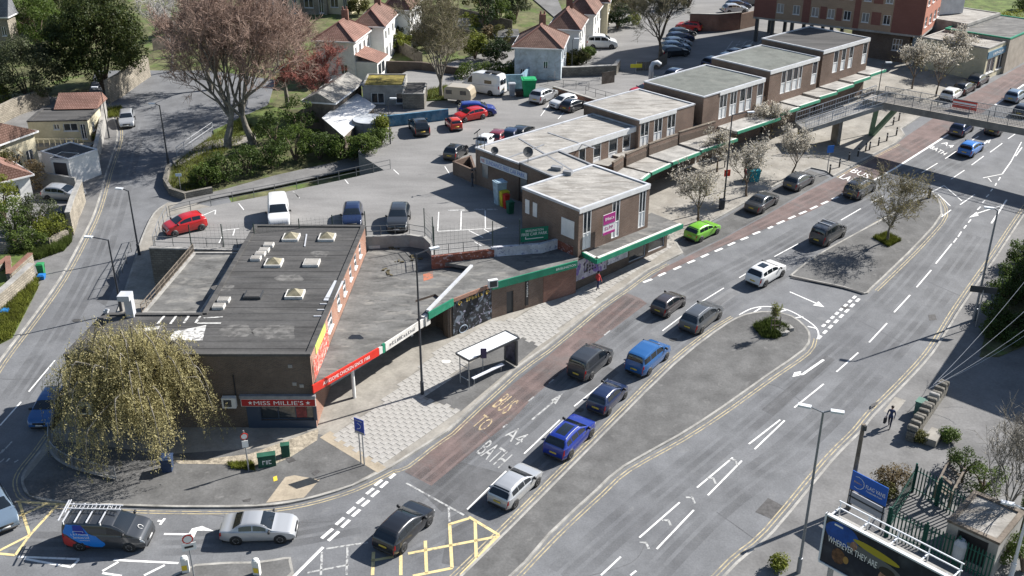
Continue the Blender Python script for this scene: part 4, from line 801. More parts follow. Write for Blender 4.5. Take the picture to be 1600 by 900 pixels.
# the narrower part joining both
rp = [L0, BR1 + (BL1 - BR1) * 0.02, fe1 + tf * 0.4, lnk[0] + tf * 0.1]
rp = [lnk[0] + tf * 0.12 + nf * 0.02, L0, L0 + t1_ * ((BR1 - L0).dot(t1_) - 0.03), fe1 + tf * 0.02 + nf * .02]
try: block(ter, rp, 2.5, Z1 - 0.03, M_brick, M_rooflt, coping=M_lead, cw=0.25, ch=0.14)
except AssertionError: print('rear part order', rp)
# car park sign on the flank
tS = (lnk[0] - A_).normalized(); nS = Vector((tS.y, -tS.x)); LS = (L0 - A_).length
s_ = signboard(ter, A_, tS, nS, LS * 0.07, LS * 0.66, ZR_ - 1.35, ZR_ - 0.72, flat('sign_pale', (0.55, 0.58, 0.62), 0.5), 'car_park_sign', 0.08, 0.05)
lettering('sign_lettering', 'SUNDANCE FREE CAR PARK', at_uv(A_, tS, nS, LS * 0.39, ZR_ - 1.03, 0.095), tS.to_3d(), (0, 0, 1), LS * 0.49, 0.42, flat('sign_blue', (0.02, 0.11, 0.42), 0.5), s_)
lettering('sign_lettering', '~3', at_uv(A_, tS, nS, LS * 0.105, ZR_ - 1.03, 0.095), tS.to_3d(), (0, 0, 1), 0.5, 0.3, flat('sign_red', (0.4, 0.03, 0.05), 0.5), s_)
for u in (0.09, 0.58): signboard(ter, A_, tS, nS, LS * u, LS * (u + 0.075), ZR_ - 2.75, ZR_ - 1.4, M_glassl, 'boarded_window', 0.05, 0.02)
# walled yard at the back corner
yd = [W(709, 272, CP), W(744, 287, CP), W(744, 275, CP), W(742, 262, CP)]
y0_, y1_, y2_ = W(709, 252, CP + 1.4).xy, W(742, 266, CP + 1.4).xy, W(735, 243, CP + 1.4).xy
for a, b, nm in ((y0_, y1_ + (y1_ - y0_) * .05, 0), (y2_, y0_, 1), (A_, y2_, 2)):
    mb = MB(); m = (a + b) / 2; mb.box(m.x, m.y, CP - 0.1, (b - a).length + 0.1, 0.22, 1.5, math.atan2((b - a).y, (b - a).x)); mb.build('yard_wall', M_brick, ter)
# rooftop plant
def dish(px, py, zz, r=0.45, h=1.1):
    c = W(px, py, zz); mb = MB(); mb.tube([(c.x, c.y, zz - 0.2), (c.x, c.y, zz + h)], 0.03, 6)
    d = Vector((0.3, -0.9, 0.45)).normalized(); ctr = Vector((c.x, c.y, zz + h)); u = d.orthogonal().normalized(); w = d.cross(u)
    vs = [ctr - d * 0.1]; 
    for k in range(14): a = k * math.pi / 7; vs.append(ctr + (u * math.cos(a) + w * math.sin(a)) * r)
    mb.add(vs, [(0, 1 + k, 1 + (k + 1) % 14) for k in range(14)]); return mb.build('satellite_dish', M_dkgrey, ter)
dish(825, 258, ZR_ - .3, 0.5, 1.3); dish(773, 243, ZR_, 0.38, 0.5)
c = W(746, 231, ZR_); mb = MB()
for dx, dy in ((0, 0), (.35, -.15), (.7, -.3)): mb.tube([(c.x + dx, c.y + dy, ZR_ - 2), (c.x + dx, c.y + dy, ZR_ + 1.6 - dx * .6)], 0.03, 6)
mb.tube([(c.x - .3, c.y, ZR_ + 1.4), (c.x + .3, c.y, ZR_ + 1.9)], .05, 6); mb.tube([(c.x - .4, c.y, ZR_ + .9), (c.x, c.y, ZR_ + 1.0)], .08, 6); mb.build('camera_mast', M_dkgrey, ter)
mb = MB()
for px, py, w, d, h in ((870, 263, 1.0, .6, .3), (887, 271, .8, .5, .35)):
    q = W(px, py, Z1); mb.box(q.x, q.y, Z1 - .1, w, d, h, -.4)
mb.build('roof_vent', M_lead, ter)
for a, b in (((811, 216), (908, 275)), ((793, 247), (850, 226)), ((856, 207), (930, 232))):
    mb = MB(); mb.bar(W(*a, ZR_ - .08), W(*b, ZR_ - .08), .2, .05); mb.build('roof_joint', M_lead, ter)
M_mint = nmat('mint_fascia', (0.055, 0.26, 0.165), 0.5, 0.1, 1.0, fine=6, fine_amt=0.06, stain=[(0.6, 0.58, 0.74, (0.13, 0.30, 0.22), 0.6)])
# blocks further up
def upper_block(FLp, FRp, z, depth, strips, roofm, brick=None, zl=3.2, white=None, podium=True, front=2.0):
    brick = brick or M_brick
    a, b = W(*FLp, z).xy, W(*FRp, z).xy; P = rect_from(a, b, depth); t = (b - a).normalized(); n = Vector((t.y, -t.x)); L = (b - a).length
    ops = [(L * s0, L * s1, z - zl + 0.02, z - 0.42, dict(nx=1 if (s1 - s0) * L < 1.2 else 2, panel=0.45, depth=0.04, sill=False)) for s0, s1 in strips]
    block(ter, P, min(gz(*P[0]), gz(*P[2])) - 0.5, z, brick, roofm, ops={0: ops}, coping=M_alu, cw=0.2, ch=0.14)
    if white:
        for (s0, s1) in white: signboard(ter, a, t, n, L * s0, L * s1, z - 0.42, z - 0.03, M_pvc, 'white_fascia', 0.06, 0.035)
    return a, b, t, n, L
Z2, Z3, Z4, Z5 = 9.3, 9.9, 10.5, 11.1
b2 = upper_block((999, 187.5), (1085.5, 162), Z2, 8.0, [(0.03, 0.18), (0.27, 0.42), (0.51, 0.66)], M_rooflt, white=[(0, 0.66)])
b3 = upper_block((1100, 151), (1196, 122), Z3, 8.5, [(0.26, 0.38), (0.43, 0.54), (0.59, 0.685), (0.70, 0.79), (0.88, 0.985)], M_roofgn, white=[(0.25, 1)])
b4 = upper_block((1204, 111), (1281, 89), Z4, 8.5, [(0.24, 0.33), (0.345, 0.46), (0.475, 0.58), (0.595, 0.66), (0.87, 0.98)], M_roofgn, white=[(0.0, 1)])
b5 = upper_block((1287, 79.5), (1360, 59), Z5, 9.0, [(0.24, 0.34), (0.41, 0.5), (0.57, 0.66), (0.87, 0.97)], M_roofdk, white=[(0, 1)])
# podium roofs, brick parapets and canopies in front of the upper floors
blocks = [(fe1, fe2, tf, nf, (fe2 - fe1).length)] + [b2, b3, b4, b5]
zs = [ZR_, Z2, Z3, Z4, Z5]
canopy = [((1003, 281), (1018, 270)), ((1018, 270), (1051, 255)), ((1051, 254), (1096, 237)), ((1096, 235), (1152, 217)), ((1152, 206), (1219, 184)), ((1219, 178), (1250, 168)), ((1250, 166), (1281, 156)), ((1281, 152), (1308, 144)), ((1308, 141), (1334, 132)), ((1334, 128.5), (1360, 120)), ((1360, 117), (1384, 109))]
for k, (pa, pb) in enumerate(canopy):
    a, b = G(*pa, 3.35), G(*pb, 3.35); z = (a.z + b.z) / 2 if k not in (4,) else a.z
    a, b = W(*pa, z).xy, W(*pb, z).xy
    a, b = a, b; t = (b - a).normalized(); n = Vector((t.y, -t.x)); dep = 3.1
    mb = MB(); mb.prism([a, b, b - n * dep, a - n * dep], z - 0.28, z - 0.02); cano = mb.build('canopy', M_rooflt if k % 2 else M_conc, ter)
    m = (a + b) / 2 + n * 0.05; mb = MB(); mb.box(m.x, m.y, z - 0.26, (b - a).length, 0.1, 0.3, math.atan2(t.y, t.x)); mb.build('green_fascia', M_mint, cano)
    mb = MB(); m = (a + b) / 2 - n * 0.12; mb.box(m.x, m.y, z - 0.02, (b - a).length, 0.22, 0.07, math.atan2(t.y, t.x)); mb.build('edge_trim', M_whitef, cano)
    # shop front under the canopy
    a2, b2_ = a - n * (dep - 0.05), b - n * (dep - 0.05); L = (b - a).length; g0 = gz(*((a + b) / 2)) - 0.2; nn = max(1, int(L / 2.2))
    ops = [(L * i / nn + 0.12, L * (i + 1) / nn - 0.12, g0 + 0.6, z - 0.75) for i in range(nn)]
    mb = MB(); t_, n_ = wall_mb(mb, a2, b2_, g0 - 0.4, z - 0.25, ops); mb.build('shopfront_wall', M_brickdk if k % 3 else M_whitef, ter)
    for op in ops: window(ter, a2, t_, n_, op, nx=1, fm=M_alu, sill=False, name='shop_window')
    # podium behind, with brick parapet
    z_p = z + 0.95; mb = MB(); q = [a2 - n * 0.04, b2_ - n * 0.04, b2_ - n * 7.5, a2 - n * 7.5]; mb.prism(q, g0 - 0.3, z_p - 0.2, bottom=False, mis=1); mb.build('podium_roof', [M_rooflt, M_brickdk], ter)
    mb = MB(); m = (a2 + b2_) / 2 - n * 0.16; mb.box(m.x, m.y, z - 0.02, L, 0.22, z_p - z + 0.25, math.atan2(t.y, t.x)); mb.build('parapet', M_brick, ter)
    mb = MB(); mb.box(m.x, m.y, z_p + 0.232, L + 0.01, 0.3, 0.07, math.atan2(t.y, t.x)); mb.build('coping', M_wood, ter)
# block 1 canopy and graffiti shop
zc = gz(*FL1) + 3.3
c0, c1, c2, c3 = W(904, 391, zc).xy, W(932, 406, zc).xy, W(1066, 351, zc).xy, W(1018, 332, zc).xy
mb = MB(); mb.prism([c0, c1, c2, c3], zc - 0.28, zc - 0.02); cano = mb.build('canopy', M_rooflo, ter)
for a, b in ((c0, c1), (c1, c2)):
    t = (b - a).normalized(); n = Vector((t.y, -t.x)); m = (a + b) / 2 + n * 0.05; mb = MB(); mb.box(m.x, m.y, zc - 0.36, (b - a).length + 0.08, 0.1, 0.42, math.atan2(t.y, t.x)); mb.build('green_fascia', M_green, cano)
    mb = MB(); m = (a + b) / 2 - n * 0.16; mb.box(m.x, m.y, zc - 0.02, (b - a).length, 0.3, 0.08, math.atan2(t.y, t.x)); mb.build('edge_trim', M_whitef, cano)
tC = (c2 - c1).normalized(); nC = Vector((tC.y, -tC.x)); w0, w1 = c1 - nC * 1.6 + tC * (-1.2), c2 - nC * 1.6
mb = MB(); Lc = (w1 - w0).length; ops = [(Lc * .58, Lc * .76, gz(*w0) + .6, zc - .5), (Lc * .79, Lc * .97, gz(*w0) + .8, zc - .5)]
tt, nn_ = wall_mb(mb, w0, w1, gz(*w0) - .5, zc - .25, ops); mb.build('shopfront_wall', M_brickdk, ter)
for op in ops: window(ter, w0, tt, nn_, op, nx=1, fm=M_alu, sill=False, name='shop_window')
M_purp = nmat('graffiti_purple', (0.42, 0.40, 0.46), 0.6, 0.2, 0.8, fine=6, stain=[(0.7, 0.53, 0.58, (0.16, 0.09, 0.34), 0.9), (0.4, 0.59, 0.63, (0.03, 0.03, 0.05), 0.9)])
signboard(ter, w0, tt, nn_, 0.05, Lc * 0.34, gz(*w0) + 1.0, zc - 0.45, M_purp, 'graffiti_panel', 0.03, 0.02); signboard(ter, w0, tt, nn_, Lc * 0.35, Lc * 0.56, gz(*w0) + 1.3, zc - 0.45, M_graf2, 'graffiti_panel', 0.03, 0.02)
lettering('graffiti_tag', '~5', at_uv(w0, tt, nn_, Lc * .17, gz(*w0) + 2.0, .04), tt.to_3d(), (0, 0, 1), 1.5, 1.0, M_black, ter); lettering('graffiti_tag', '~4', at_uv(w0, tt, nn_, Lc * .45, gz(*w0) + 2.2, .04), tt.to_3d(), (0, 0, 1), 1.5, .6, M_black, ter)
mb = MB(); q = at_uv(w0, tt, nn_, 0.1, 0, .03); mb.bar((q.x, q.y, gz(*w0)), (q.x, q.y, zc - .3), .12, .12); mb.build('downpipe', M_dkgrey, ter)
# service walls and railings behind
wall_run('brick_wall', 'long brick retaining wall behind the terrace roofs with railings', [W(*p, CP + .9).xy for p in [(866, 136), (905, 148), (962, 166)]], CP - 0.5, CP + 0.9, 0.3, M_brickred, M_conc)
c0 = W(1015, 150, CP + 1); mb = MB(); pts = [(c0.x, c0.y, CP + 3), (c0.x, c0.y, CP + 4.6), (c0.x + .2, c0.y + .1, CP + 5.0), (c0.x + .7, c0.y + .25, CP + 5.1), (c0.x + 1.1, c0.y + .3, CP + 4.8)]; mb.tube(pts, .28, 10); mb.build('extract_duct', M_alu, ter, smooth=True)
# ------------------------------------------------ tower block on stilts
M_aptan = brickmat('tan_cladding', (0.30, 0.215, 0.15), (0.33, 0.24, 0.17), (0.25, 0.18, 0.13), 0.6, 0.3, 0.01, bump=0.1, var=0.08)
M_apred = brickmat('redbrown_cladding', (0.185, 0.082, 0.066), (0.20, 0.09, 0.072), (0.16, 0.072, 0.058), 0.6, 0.3, 0.008, bump=0.1, var=0.08)
M_apsal = brickmat('salmon_cladding', (0.36, 0.155, 0.11), (0.39, 0.17, 0.12), (0.30, 0.13, 0.095), 0.6, 0.3, 0.008, bump=0.1, var=0.08)
gP = G(1428, 98); zB = gz(gP.x, gP.y) + 4.3
K0 = W(1440, 56, zB).xy; KA = W(1177, 25.5, zB).xy; KB = W(1504, 41, zB).xy
tA = (K0 - KA).normalized(); nA = Vector((tA.y, -tA.x)); LA = (K0 - KA).length; LBb = min((KB - K0).length, 40)
apt = thing('tower_block', 'red and tan clad tower block raised on grey stilts', 'building', (K0.x, K0.y, gz(*K0)))
HT = 18.5; tB = -nA; 
P4 = [KA, K0, K0 + tB * LBb, KA + tB * LBb]
uA = lambda px: LA * (px - 1177) / (1440 - 1177)
opsA = []; opsB = []
for s in range(6):
    zz = zB + 0.95 + s * 2.9
    for px in (1220, 1246, 1276, 1301, 1326, 1354, 1386): opsA.append((uA(px - 5.5), uA(px + 5.5), zz, zz + 1.3, dict(nx=2, ny=1, gm=M_glassl if (px + s) % 3 else M_glass)))
    for f in (0.14, 0.42, 0.70, 0.92): opsB.append((LBb * f - 0.7, LBb * f + 0.7, zz, zz + 1.35, dict(nx=2, ny=2)))
for i, (mat, ops) in enumerate(((M_aptan, opsA), (M_apsal, opsB), (M_aptan, []), (M_apred, []))):
    a, b = P4[i], P4[(i + 1) % 4]; mb = MB(); t, n = wall_mb(mb, a, b, zB, zB + HT, ops); mb.build('cladding_wall', mat, apt)
    for op in ops: window(apt, a, t, n, op, **op[4])
for p0, p1 in ((1177, 1213), (1256, 1268), (1284, 1294), (1309, 1318), (1336, 1345), (1363, 1377), (1394, 1439.5)):
    full = p0 in (1177, 1256, 1336, 1394)
    if full: signboard(apt, KA, tA, nA, uA(p0), uA(p1), zB - 0.02, zB + HT, M_apred, 'cladding_panel', 0.04, 0.018)
    else:
        for s in range(6): signboard(apt, KA, tA, nA, uA(p0), uA(p1), zB + 0.75 + s * 2.9, zB + 2.5 + s * 2.9, M_apred, 'cladding_panel', 0.04, 0.018)
mb = MB(); mb.prism(P4, zB - 0.3, zB - 0.005); mb.build('slab', M_conc, apt); MB().prism(P4, zB + HT, zB + HT + 0.3).build('roof', M_conc, apt)
for f in (0.02, 0.12, 0.24, 0.36, 0.48):
    for dd in (0.6, 6.5):
        q = KA + tA * LA * f + tB * dd; mb = MB(); mb.box(q.x, q.y, gz(*q) - 0.2, 0.45, 0.45, zB - gz(*q) + .1, math.atan2(tA.y, tA.x)); mb.build('stilt', M_dkgrey, apt)
for dd in (0.5, 5.0, 9.0):
    q = K0 - tA * 0.8 + tB * dd; mb = MB(); mb.box(q.x, q.y, gz(*q) - 0.2, 0.55, 0.55, zB - gz(*q) + .1, math.atan2(tA.y, tA.x)); mb.build('stilt', nmat('grey_stilt', (0.16, 0.20, 0.23), .5, .1), apt)
# enclosed ground floor
g0 = KA + tA * LA * 0.6 + tB * 0.8; g1 = K0 - tA * 1.6 + tB * 0.8; Lg = (g1 - g0).length; zg0 = min(gz(*g0), gz(*g1)) - .5
mb = MB(); ops = [(Lg * .72, Lg * .88, zB - 2.6, zB - 1.0)]; t, n = wall_mb(mb, g0, g1, zg0, zB - .28, ops); mb.build('ground_floor_wall', M_brickdk, apt); window(apt, g0, t, n, ops[0], nx=3, ny=2)
mb = MB(); wall_mb(mb, g1, g1 + tB * 8, zg0, zB - .28); wall_mb(mb, g0 + tB * 8, g0, zg0, zB - .28); mb.build('ground_floor_wall', M_brickdk, apt)
# ------------------------------------------------ footbridge
zD = gz(*G(1362, 211).xy) + 5.0
D0, D1 = W(1369, 158, zD).xy, W(1640, 208, zD).xy; D1 = D1 + (D1 - D0).normalized() * 14; tD = (D1 - D0).normalized(); nD = Vector((tD.y, -tD.x)); LD = (D1 - D0).length
brg = thing('footbridge', 'grey concrete footbridge with railings and a ramp crossing the main road', 'bridge', (*G(1362, 211).xy, gz(*G(1362, 211).xy)))
M_brc = nmat('bridge_concrete', (0.20, 0.185, 0.165), 0.85, 0.15, 1.5, fine=4, fine_amt=0.1)
mb = MB(); WD = 2.4; mb.prism([D0 - tD * 1.5, D1, D1 - nD * WD, D0 - nD * WD - tD * 1.5], zD - 0.75, zD); mb.build('deck', M_brc, brg)
def rail_run(parent, a, b, h, sp, mat, w=0.04, name='railing', mid=True, bars=0):
    a, b = Vector(a), Vector(b); L = (b - a).length; n = max(1, round(L / sp)); mb = MB(); Z = Vector((0, 0, 1))
    for k in range(n + 1): q = lin(a, b, k / n); mb.bar(q, q + Z * h, w)
    mb.bar(a + Z * h, b + Z * h, w * 1.2); 
    if mid: mb.bar(a + Z * h * 0.5, b + Z * h * 0.5, w * 0.8)
    if bars:
        mb.bar(a + Z * .1, b + Z * .1, w * .8)
        m = int(L / bars)
        for k in range(m): q = lin(a, b, (k + .5) / m); mb.bar(q + Z * .1, q + Z * h, 0.022)
    return mb.build(name, mat, parent)
M_rail = flat('bridge_rail_grey', (0.24, 0.245, 0.25), 0.5, 0.3)
for o_ in (0.08, WD - 0.08): rail_run(brg, (*(D0 - nD * o_), zD), (*(D1 - nD * o_), zD), 1.2, 2.0, M_rail, 0.05, bars=0.16)
# ramp down beside the canopies
r0 = D0 - nD * (WD / 2); R1 = G(1250, 197, 2.3).xy; tr = (R1 - r0).normalized(); nr = Vector((tr.y, -tr.x)); zE = gz(*R1) + 2.3
mb = MB(); vs = []
for q, z in ((r0 - tr * .6, zD - .02), (R1, zE)):
    for s in (-1, 1): vs += [(q.x + nr.x * s * 1.5, q.y + nr.y * s * 1.5, z - 0.5), (q.x + nr.x * s * 1.5, q.y + nr.y * s * 1.5, z)]
mb.add(vs, [(0, 1, 5, 4), (2, 6, 7, 3), (1, 3, 7, 5), (0, 4, 6, 2), (0, 2, 3, 1), (4, 5, 7, 6)]); mb.build('ramp', M_conc, brg)
for s in (-1, 1): rail_run(brg, (*(r0 + nr * s * 1.45), zD), (*(R1 + nr * s * 1.45), zE), 1.15, 1.6, M_alu, 0.05, bars=0.3)
M_bgreen = nmat('bridge_green', (0.11, 0.19, 0.135), 0.6, 0.12, 1.0)
vb = G(1360, 212); z_ = gz(vb.x, vb.y)
for s in (-1, 1):
    mb = MB(); q = D0 - nD * (WD / 2) + tD * (0.9 + s * 1.1); mb.bar((vb.x, vb.y, z_ - .1), (q.x, q.y, zD - .74), 0.5, 0.45); mb.build('leg', M_bgreen, brg)
for f_ in (0, .45):
    q = R1.lerp(r0, f_ + .04); mb = MB(); z_r = zE + (zD - zE) * (f_ + .04); mb.box(q.x, q.y, gz(*q) - .1, .4, 1.8, z_r - .45 - gz(*q), math.atan2(tr.y, tr.x)); mb.build('ramp_pier', M_brc, brg)
q = D1 - tD * 3; mb = MB(); mb.bar((q.x, q.y, gz(*q) - .1), (q.x, q.y, zD - .7), .5, .5); mb.build('leg', M_bgreen, brg)
q0, q1 = D0 - nD * 2.3 + tD * 7.4, D0 - nD * 2.3 + tD * 10.4
o = MB().box(0, 0, 0, 2.6, 0.05, 0.9, 0).build('road_barrier', flat('barrier_red', (0.55, 0.05, 0.03), .5)); o.location = (*((q0 + q1) / 2), zD + .25); o.rotation_euler.z = math.atan2(tD.y, tD.x)
tag(o, 'red and white plastic barrier on the footbridge deck', 'barrier')
mb = MB(); mb.box(0, -.03, .5, 2.5, .02, .2); b_ = mb.build('white_band', M_letw); local(b_, o)
# ================================================================ VEHICLES
def paint(name, col, metal=0.0, rough=0.28):
    return flat('car_paint_' + name, col, rough, metal, 0.5, 0.8)
PAINT = {k: paint(k, c, m) for k, c, m in [('silver', (0.42, 0.43, 0.44), 0.35), ('white', (0.66, 0.66, 0.65), 0), ('black', (0.012, 0.013, 0.016), 0), ('navy', (0.012, 0.022, 0.065), 0.1), ('blue', (0.010, 0.03, 0.24), 0.15), ('mid_blue', (0.020, 0.10, 0.28), 0.1), ('bright_blue', (0.015, 0.14, 0.45), 0.0), ('red', (0.46, 0.012, 0.012), 0), ('orange_red', (0.55, 0.045, 0.02), 0), ('dark_red', (0.17, 0.014, 0.02), 0), ('grey', (0.085, 0.092, 0.10), 0.2), ('dark_grey', (0.040, 0.044, 0.050), 0.2), ('green', (0.16, 0.42, 0.035), 0), ('beige', (0.40, 0.33, 0.23), 0), ('steel_blue', (0.17, 0.23, 0.30), 0.3), ('charcoal_brown', (0.05, 0.042, 0.042), 0.1)]}
M_cglass = flat('car_glass', (0.010, 0.014, 0.018), 0.04, 0, 0.9); M_tyre = flat('tyre', (0.018, 0.018, 0.018), 0.85); M_rim = flat('alloy_rim', (0.34, 0.34, 0.35), 0.35, 0.6)
M_tail = flat('tail_lamp', (0.42, 0.012, 0.012), 0.25); M_head = flat('head_lamp', (0.55, 0.57, 0.58), 0.12); M_trim = flat('car_trim', (0.02, 0.02, 0.021), 0.6)
M_plY = flat('number_plate_yellow', (0.60, 0.43, 0.06), 0.5); M_plW = flat('number_plate_white', (0.62, 0.62, 0.6), 0.5)
# L, width, front/rear axle fractions, wheel radius, roof line (from the tail), belt at tail/nose, side windows, windscreen span, rear window span
SPEC = {
 'hatch': (4.15, 1.78, .19, .81, .32, [(0, .50), (.008, .80), (.02, 1.00), (.055, 1.12), (.11, 1.34), (.17, 1.44), (.28, 1.48), (.42, 1.47), (.52, 1.41), (.60, 1.30), (.735, 1.02), (.80, .97), (.92, .86), (.97, .74), (.992, .60), (1, .45)], .98, .90, [(.15, .30), (.31, .46), (.475, .635)], (.555, .725), (.03, .14)),
 'small': (3.55, 1.62, .17, .83, .28, [(0, .50), (.008, .85), (.02, 1.02), (.05, 1.16), (.09, 1.38), (.15, 1.46), (.30, 1.49), (.45, 1.47), (.55, 1.40), (.64, 1.26), (.77, 1.03), (.85, .96), (.94, .86), (.98, .74), (.994, .60), (1, .45)], 1.0, .92, [(.16, .36), (.38, .66)], (.585, .76), (.03, .12)),
 'sedan': (4.55, 1.80, .22, .80, .33, [(0, .50), (.006, .75), (.015, .95), (.05, 1.02), (.15, 1.05), (.20, 1.16), (.29, 1.36), (.38, 1.42), (.48, 1.42), (.55, 1.37), (.60, 1.28), (.71, 1.00), (.80, .94), (.92, .84), (.975, .70), (.993, .58), (1, .42)], .96, .88, [(.27, .44), (.455, .625)], (.555, .70), (.19, .30)),
 'suv': (4.45, 1.86, .19, .81, .36, [(0, .58), (.008, .92), (.02, 1.15), (.05, 1.26), (.10, 1.52), (.16, 1.62), (.30, 1.66), (.45, 1.64), (.54, 1.58), (.61, 1.44), (.735, 1.18), (.82, 1.12), (.93, 1.02), (.975, .88), (.993, .70), (1, .52)], 1.12, 1.04, [(.12, .24), (.26, .43), (.445, .63)], (.565, .725), (.03, .12)),
 'mpv': (4.6, 1.84, .19, .81, .33, [(0, .52), (.008, .85), (.02, 1.08), (.045, 1.22), (.09, 1.52), (.14, 1.61), (.30, 1.65), (.48, 1.63), (.58, 1.54), (.66, 1.38), (.775, 1.10), (.85, 1.02), (.94, .92), (.98, .78), (.994, .62), (1, .46)], 1.02, .96, [(.10, .26), (.28, .46), (.475, .68)], (.60, .765), (.03, .11)),
 'minivan': (4.38, 1.82, .20, .80, .32, [(0, .55), (.006, .95), (.014, 1.20), (.03, 1.50), (.05, 1.74), (.09, 1.82), (.25, 1.86), (.48, 1.84), (.58, 1.76), (.66, 1.58), (.77, 1.22), (.84, 1.12), (.93, .99), (.975, .84), (.993, .66), (1, .48)], 1.12, 1.02, [(.06, .24), (.26, .44), (.46, .68)], (.60, .76), (.02, .06)),
 'van': (5.0, 1.95, .20, .80, .34, [(0, .55), (.004, 1.0), (.010, 1.40), (.018, 1.75), (.03, 1.92), (.06, 1.97), (.25, 1.99), (.52, 1.97), (.62, 1.88), (.70, 1.66), (.80, 1.32), (.86, 1.20), (.94, 1.05), (.98, .88), (.994, .66), (1, .48)], 1.25, 1.10, [(.56, .72)], (.64, .795), None),
 'camper': (5.9, 2.05, .23, .82, .34, [(0, .55), (.004, 1.2), (.010, 1.9), (.016, 2.5), (.03, 2.66), (.07, 2.72), (.25, 2.74), (.60, 2.70), (.72, 2.50), (.80, 1.95), (.88, 1.40), (.93, 1.22), (.97, 1.0), (.985, .85), (.995, .66), (1, .48)], 1.35, 1.10, [(.69, .80)], (.735, .875), None)}
def interp(T, f):
    for i in range(len(T) - 1):
        if f <= T[i + 1][0]:
            a, b = T[i], T[i + 1]; k = (f - a[0]) / max(1e-9, b[0] - a[0]); return a[1] + (b[1] - a[1]) * k
    return T[-1][1]
class Shape:
    def __init__(s, kind):
        s.k = kind; s.L, s.Wd, s.fr, s.ff, s.r, s.top, s.b0, s.b1, s.sw, s.ws, s.rw = SPEC[kind]
    def sec(s, f):
        zt = interp(s.top, f); zb = min(s.b0 + (s.b1 - s.b0) * f, zt - 0.05); e = max(0, abs(f - 0.5) - 0.36) / 0.14
        w = s.Wd / 2 * (1 - 0.16 * e * e); h = zt - zb; slope = 0.33 if s.k not in ('van', 'camper', 'minivan') else 0.17
        wr = w * 0.97 - slope * min(h, 0.62) - 0.05
        zs = 0.20 + 0.10 * e * e; zm = min(0.62, zb - 0.12)
        return [(w * .90, zs), (w * .975, zs + .10), (w, zm), (w * .985, zb), (w * .965 - .02 * h, zb + h * .07), (wr + .035, zb + h * .80), (wr - .05, zb + h * .955), (wr * .55, zb + h), (0, zb + h * 1.01)]
    def S(s, f, u, side):
        P = s.sec(f); i = min(int(u), 7); k = u - i; a, b = P[i], P[i + 1]
        return Vector(((f - 0.5) * s.L, side * (a[0] + (b[0] - a[0]) * k), a[1] + (b[1] - a[1]) * k))
    def grid(s, fs, us, off=0.0):
        """us: signed section positions, + left, - right"""
        def pt(f, u): return s.S(f, min(abs(u), 8), 1 if u >= 0 else -1)
        V = [[pt(f, u) for u in us] for f in fs]; out = [[None] * len(us) for _ in fs]
        for i in range(len(fs)):
            for j in range(len(us)):
                a = V[min(i + 1, len(fs) - 1)][j] - V[max(i - 1, 0)][j]; b = V[i][min(j + 1, len(us) - 1)] - V[i][max(j - 1, 0)]
                n = a.cross(b)
                if n.length > 1e-9: n.normalize()
                if n.dot(Vector((0, V[i][j].y, V[i][j].z - 0.7 + .0))) < 0 and abs(n.x) < .98: n = -n
                if abs(n.x) >= .98: n = Vector((1 if fs[i] > .5 else -1, 0, 0))
                out[i][j] = V[i][j] + n * off
        m = MB(); nu = len(us)
        m.add([p for r in out for p in r], [(i * nu + j, (i + 1) * nu + j, (i + 1) * nu + j + 1, i * nu + j + 1) for i in range(len(fs) - 1) for j in range(nu - 1)]); return m
def lsp(a, b, n): return [a + (b - a) * k / (n - 1) for k in range(n)]
CACHE = {}
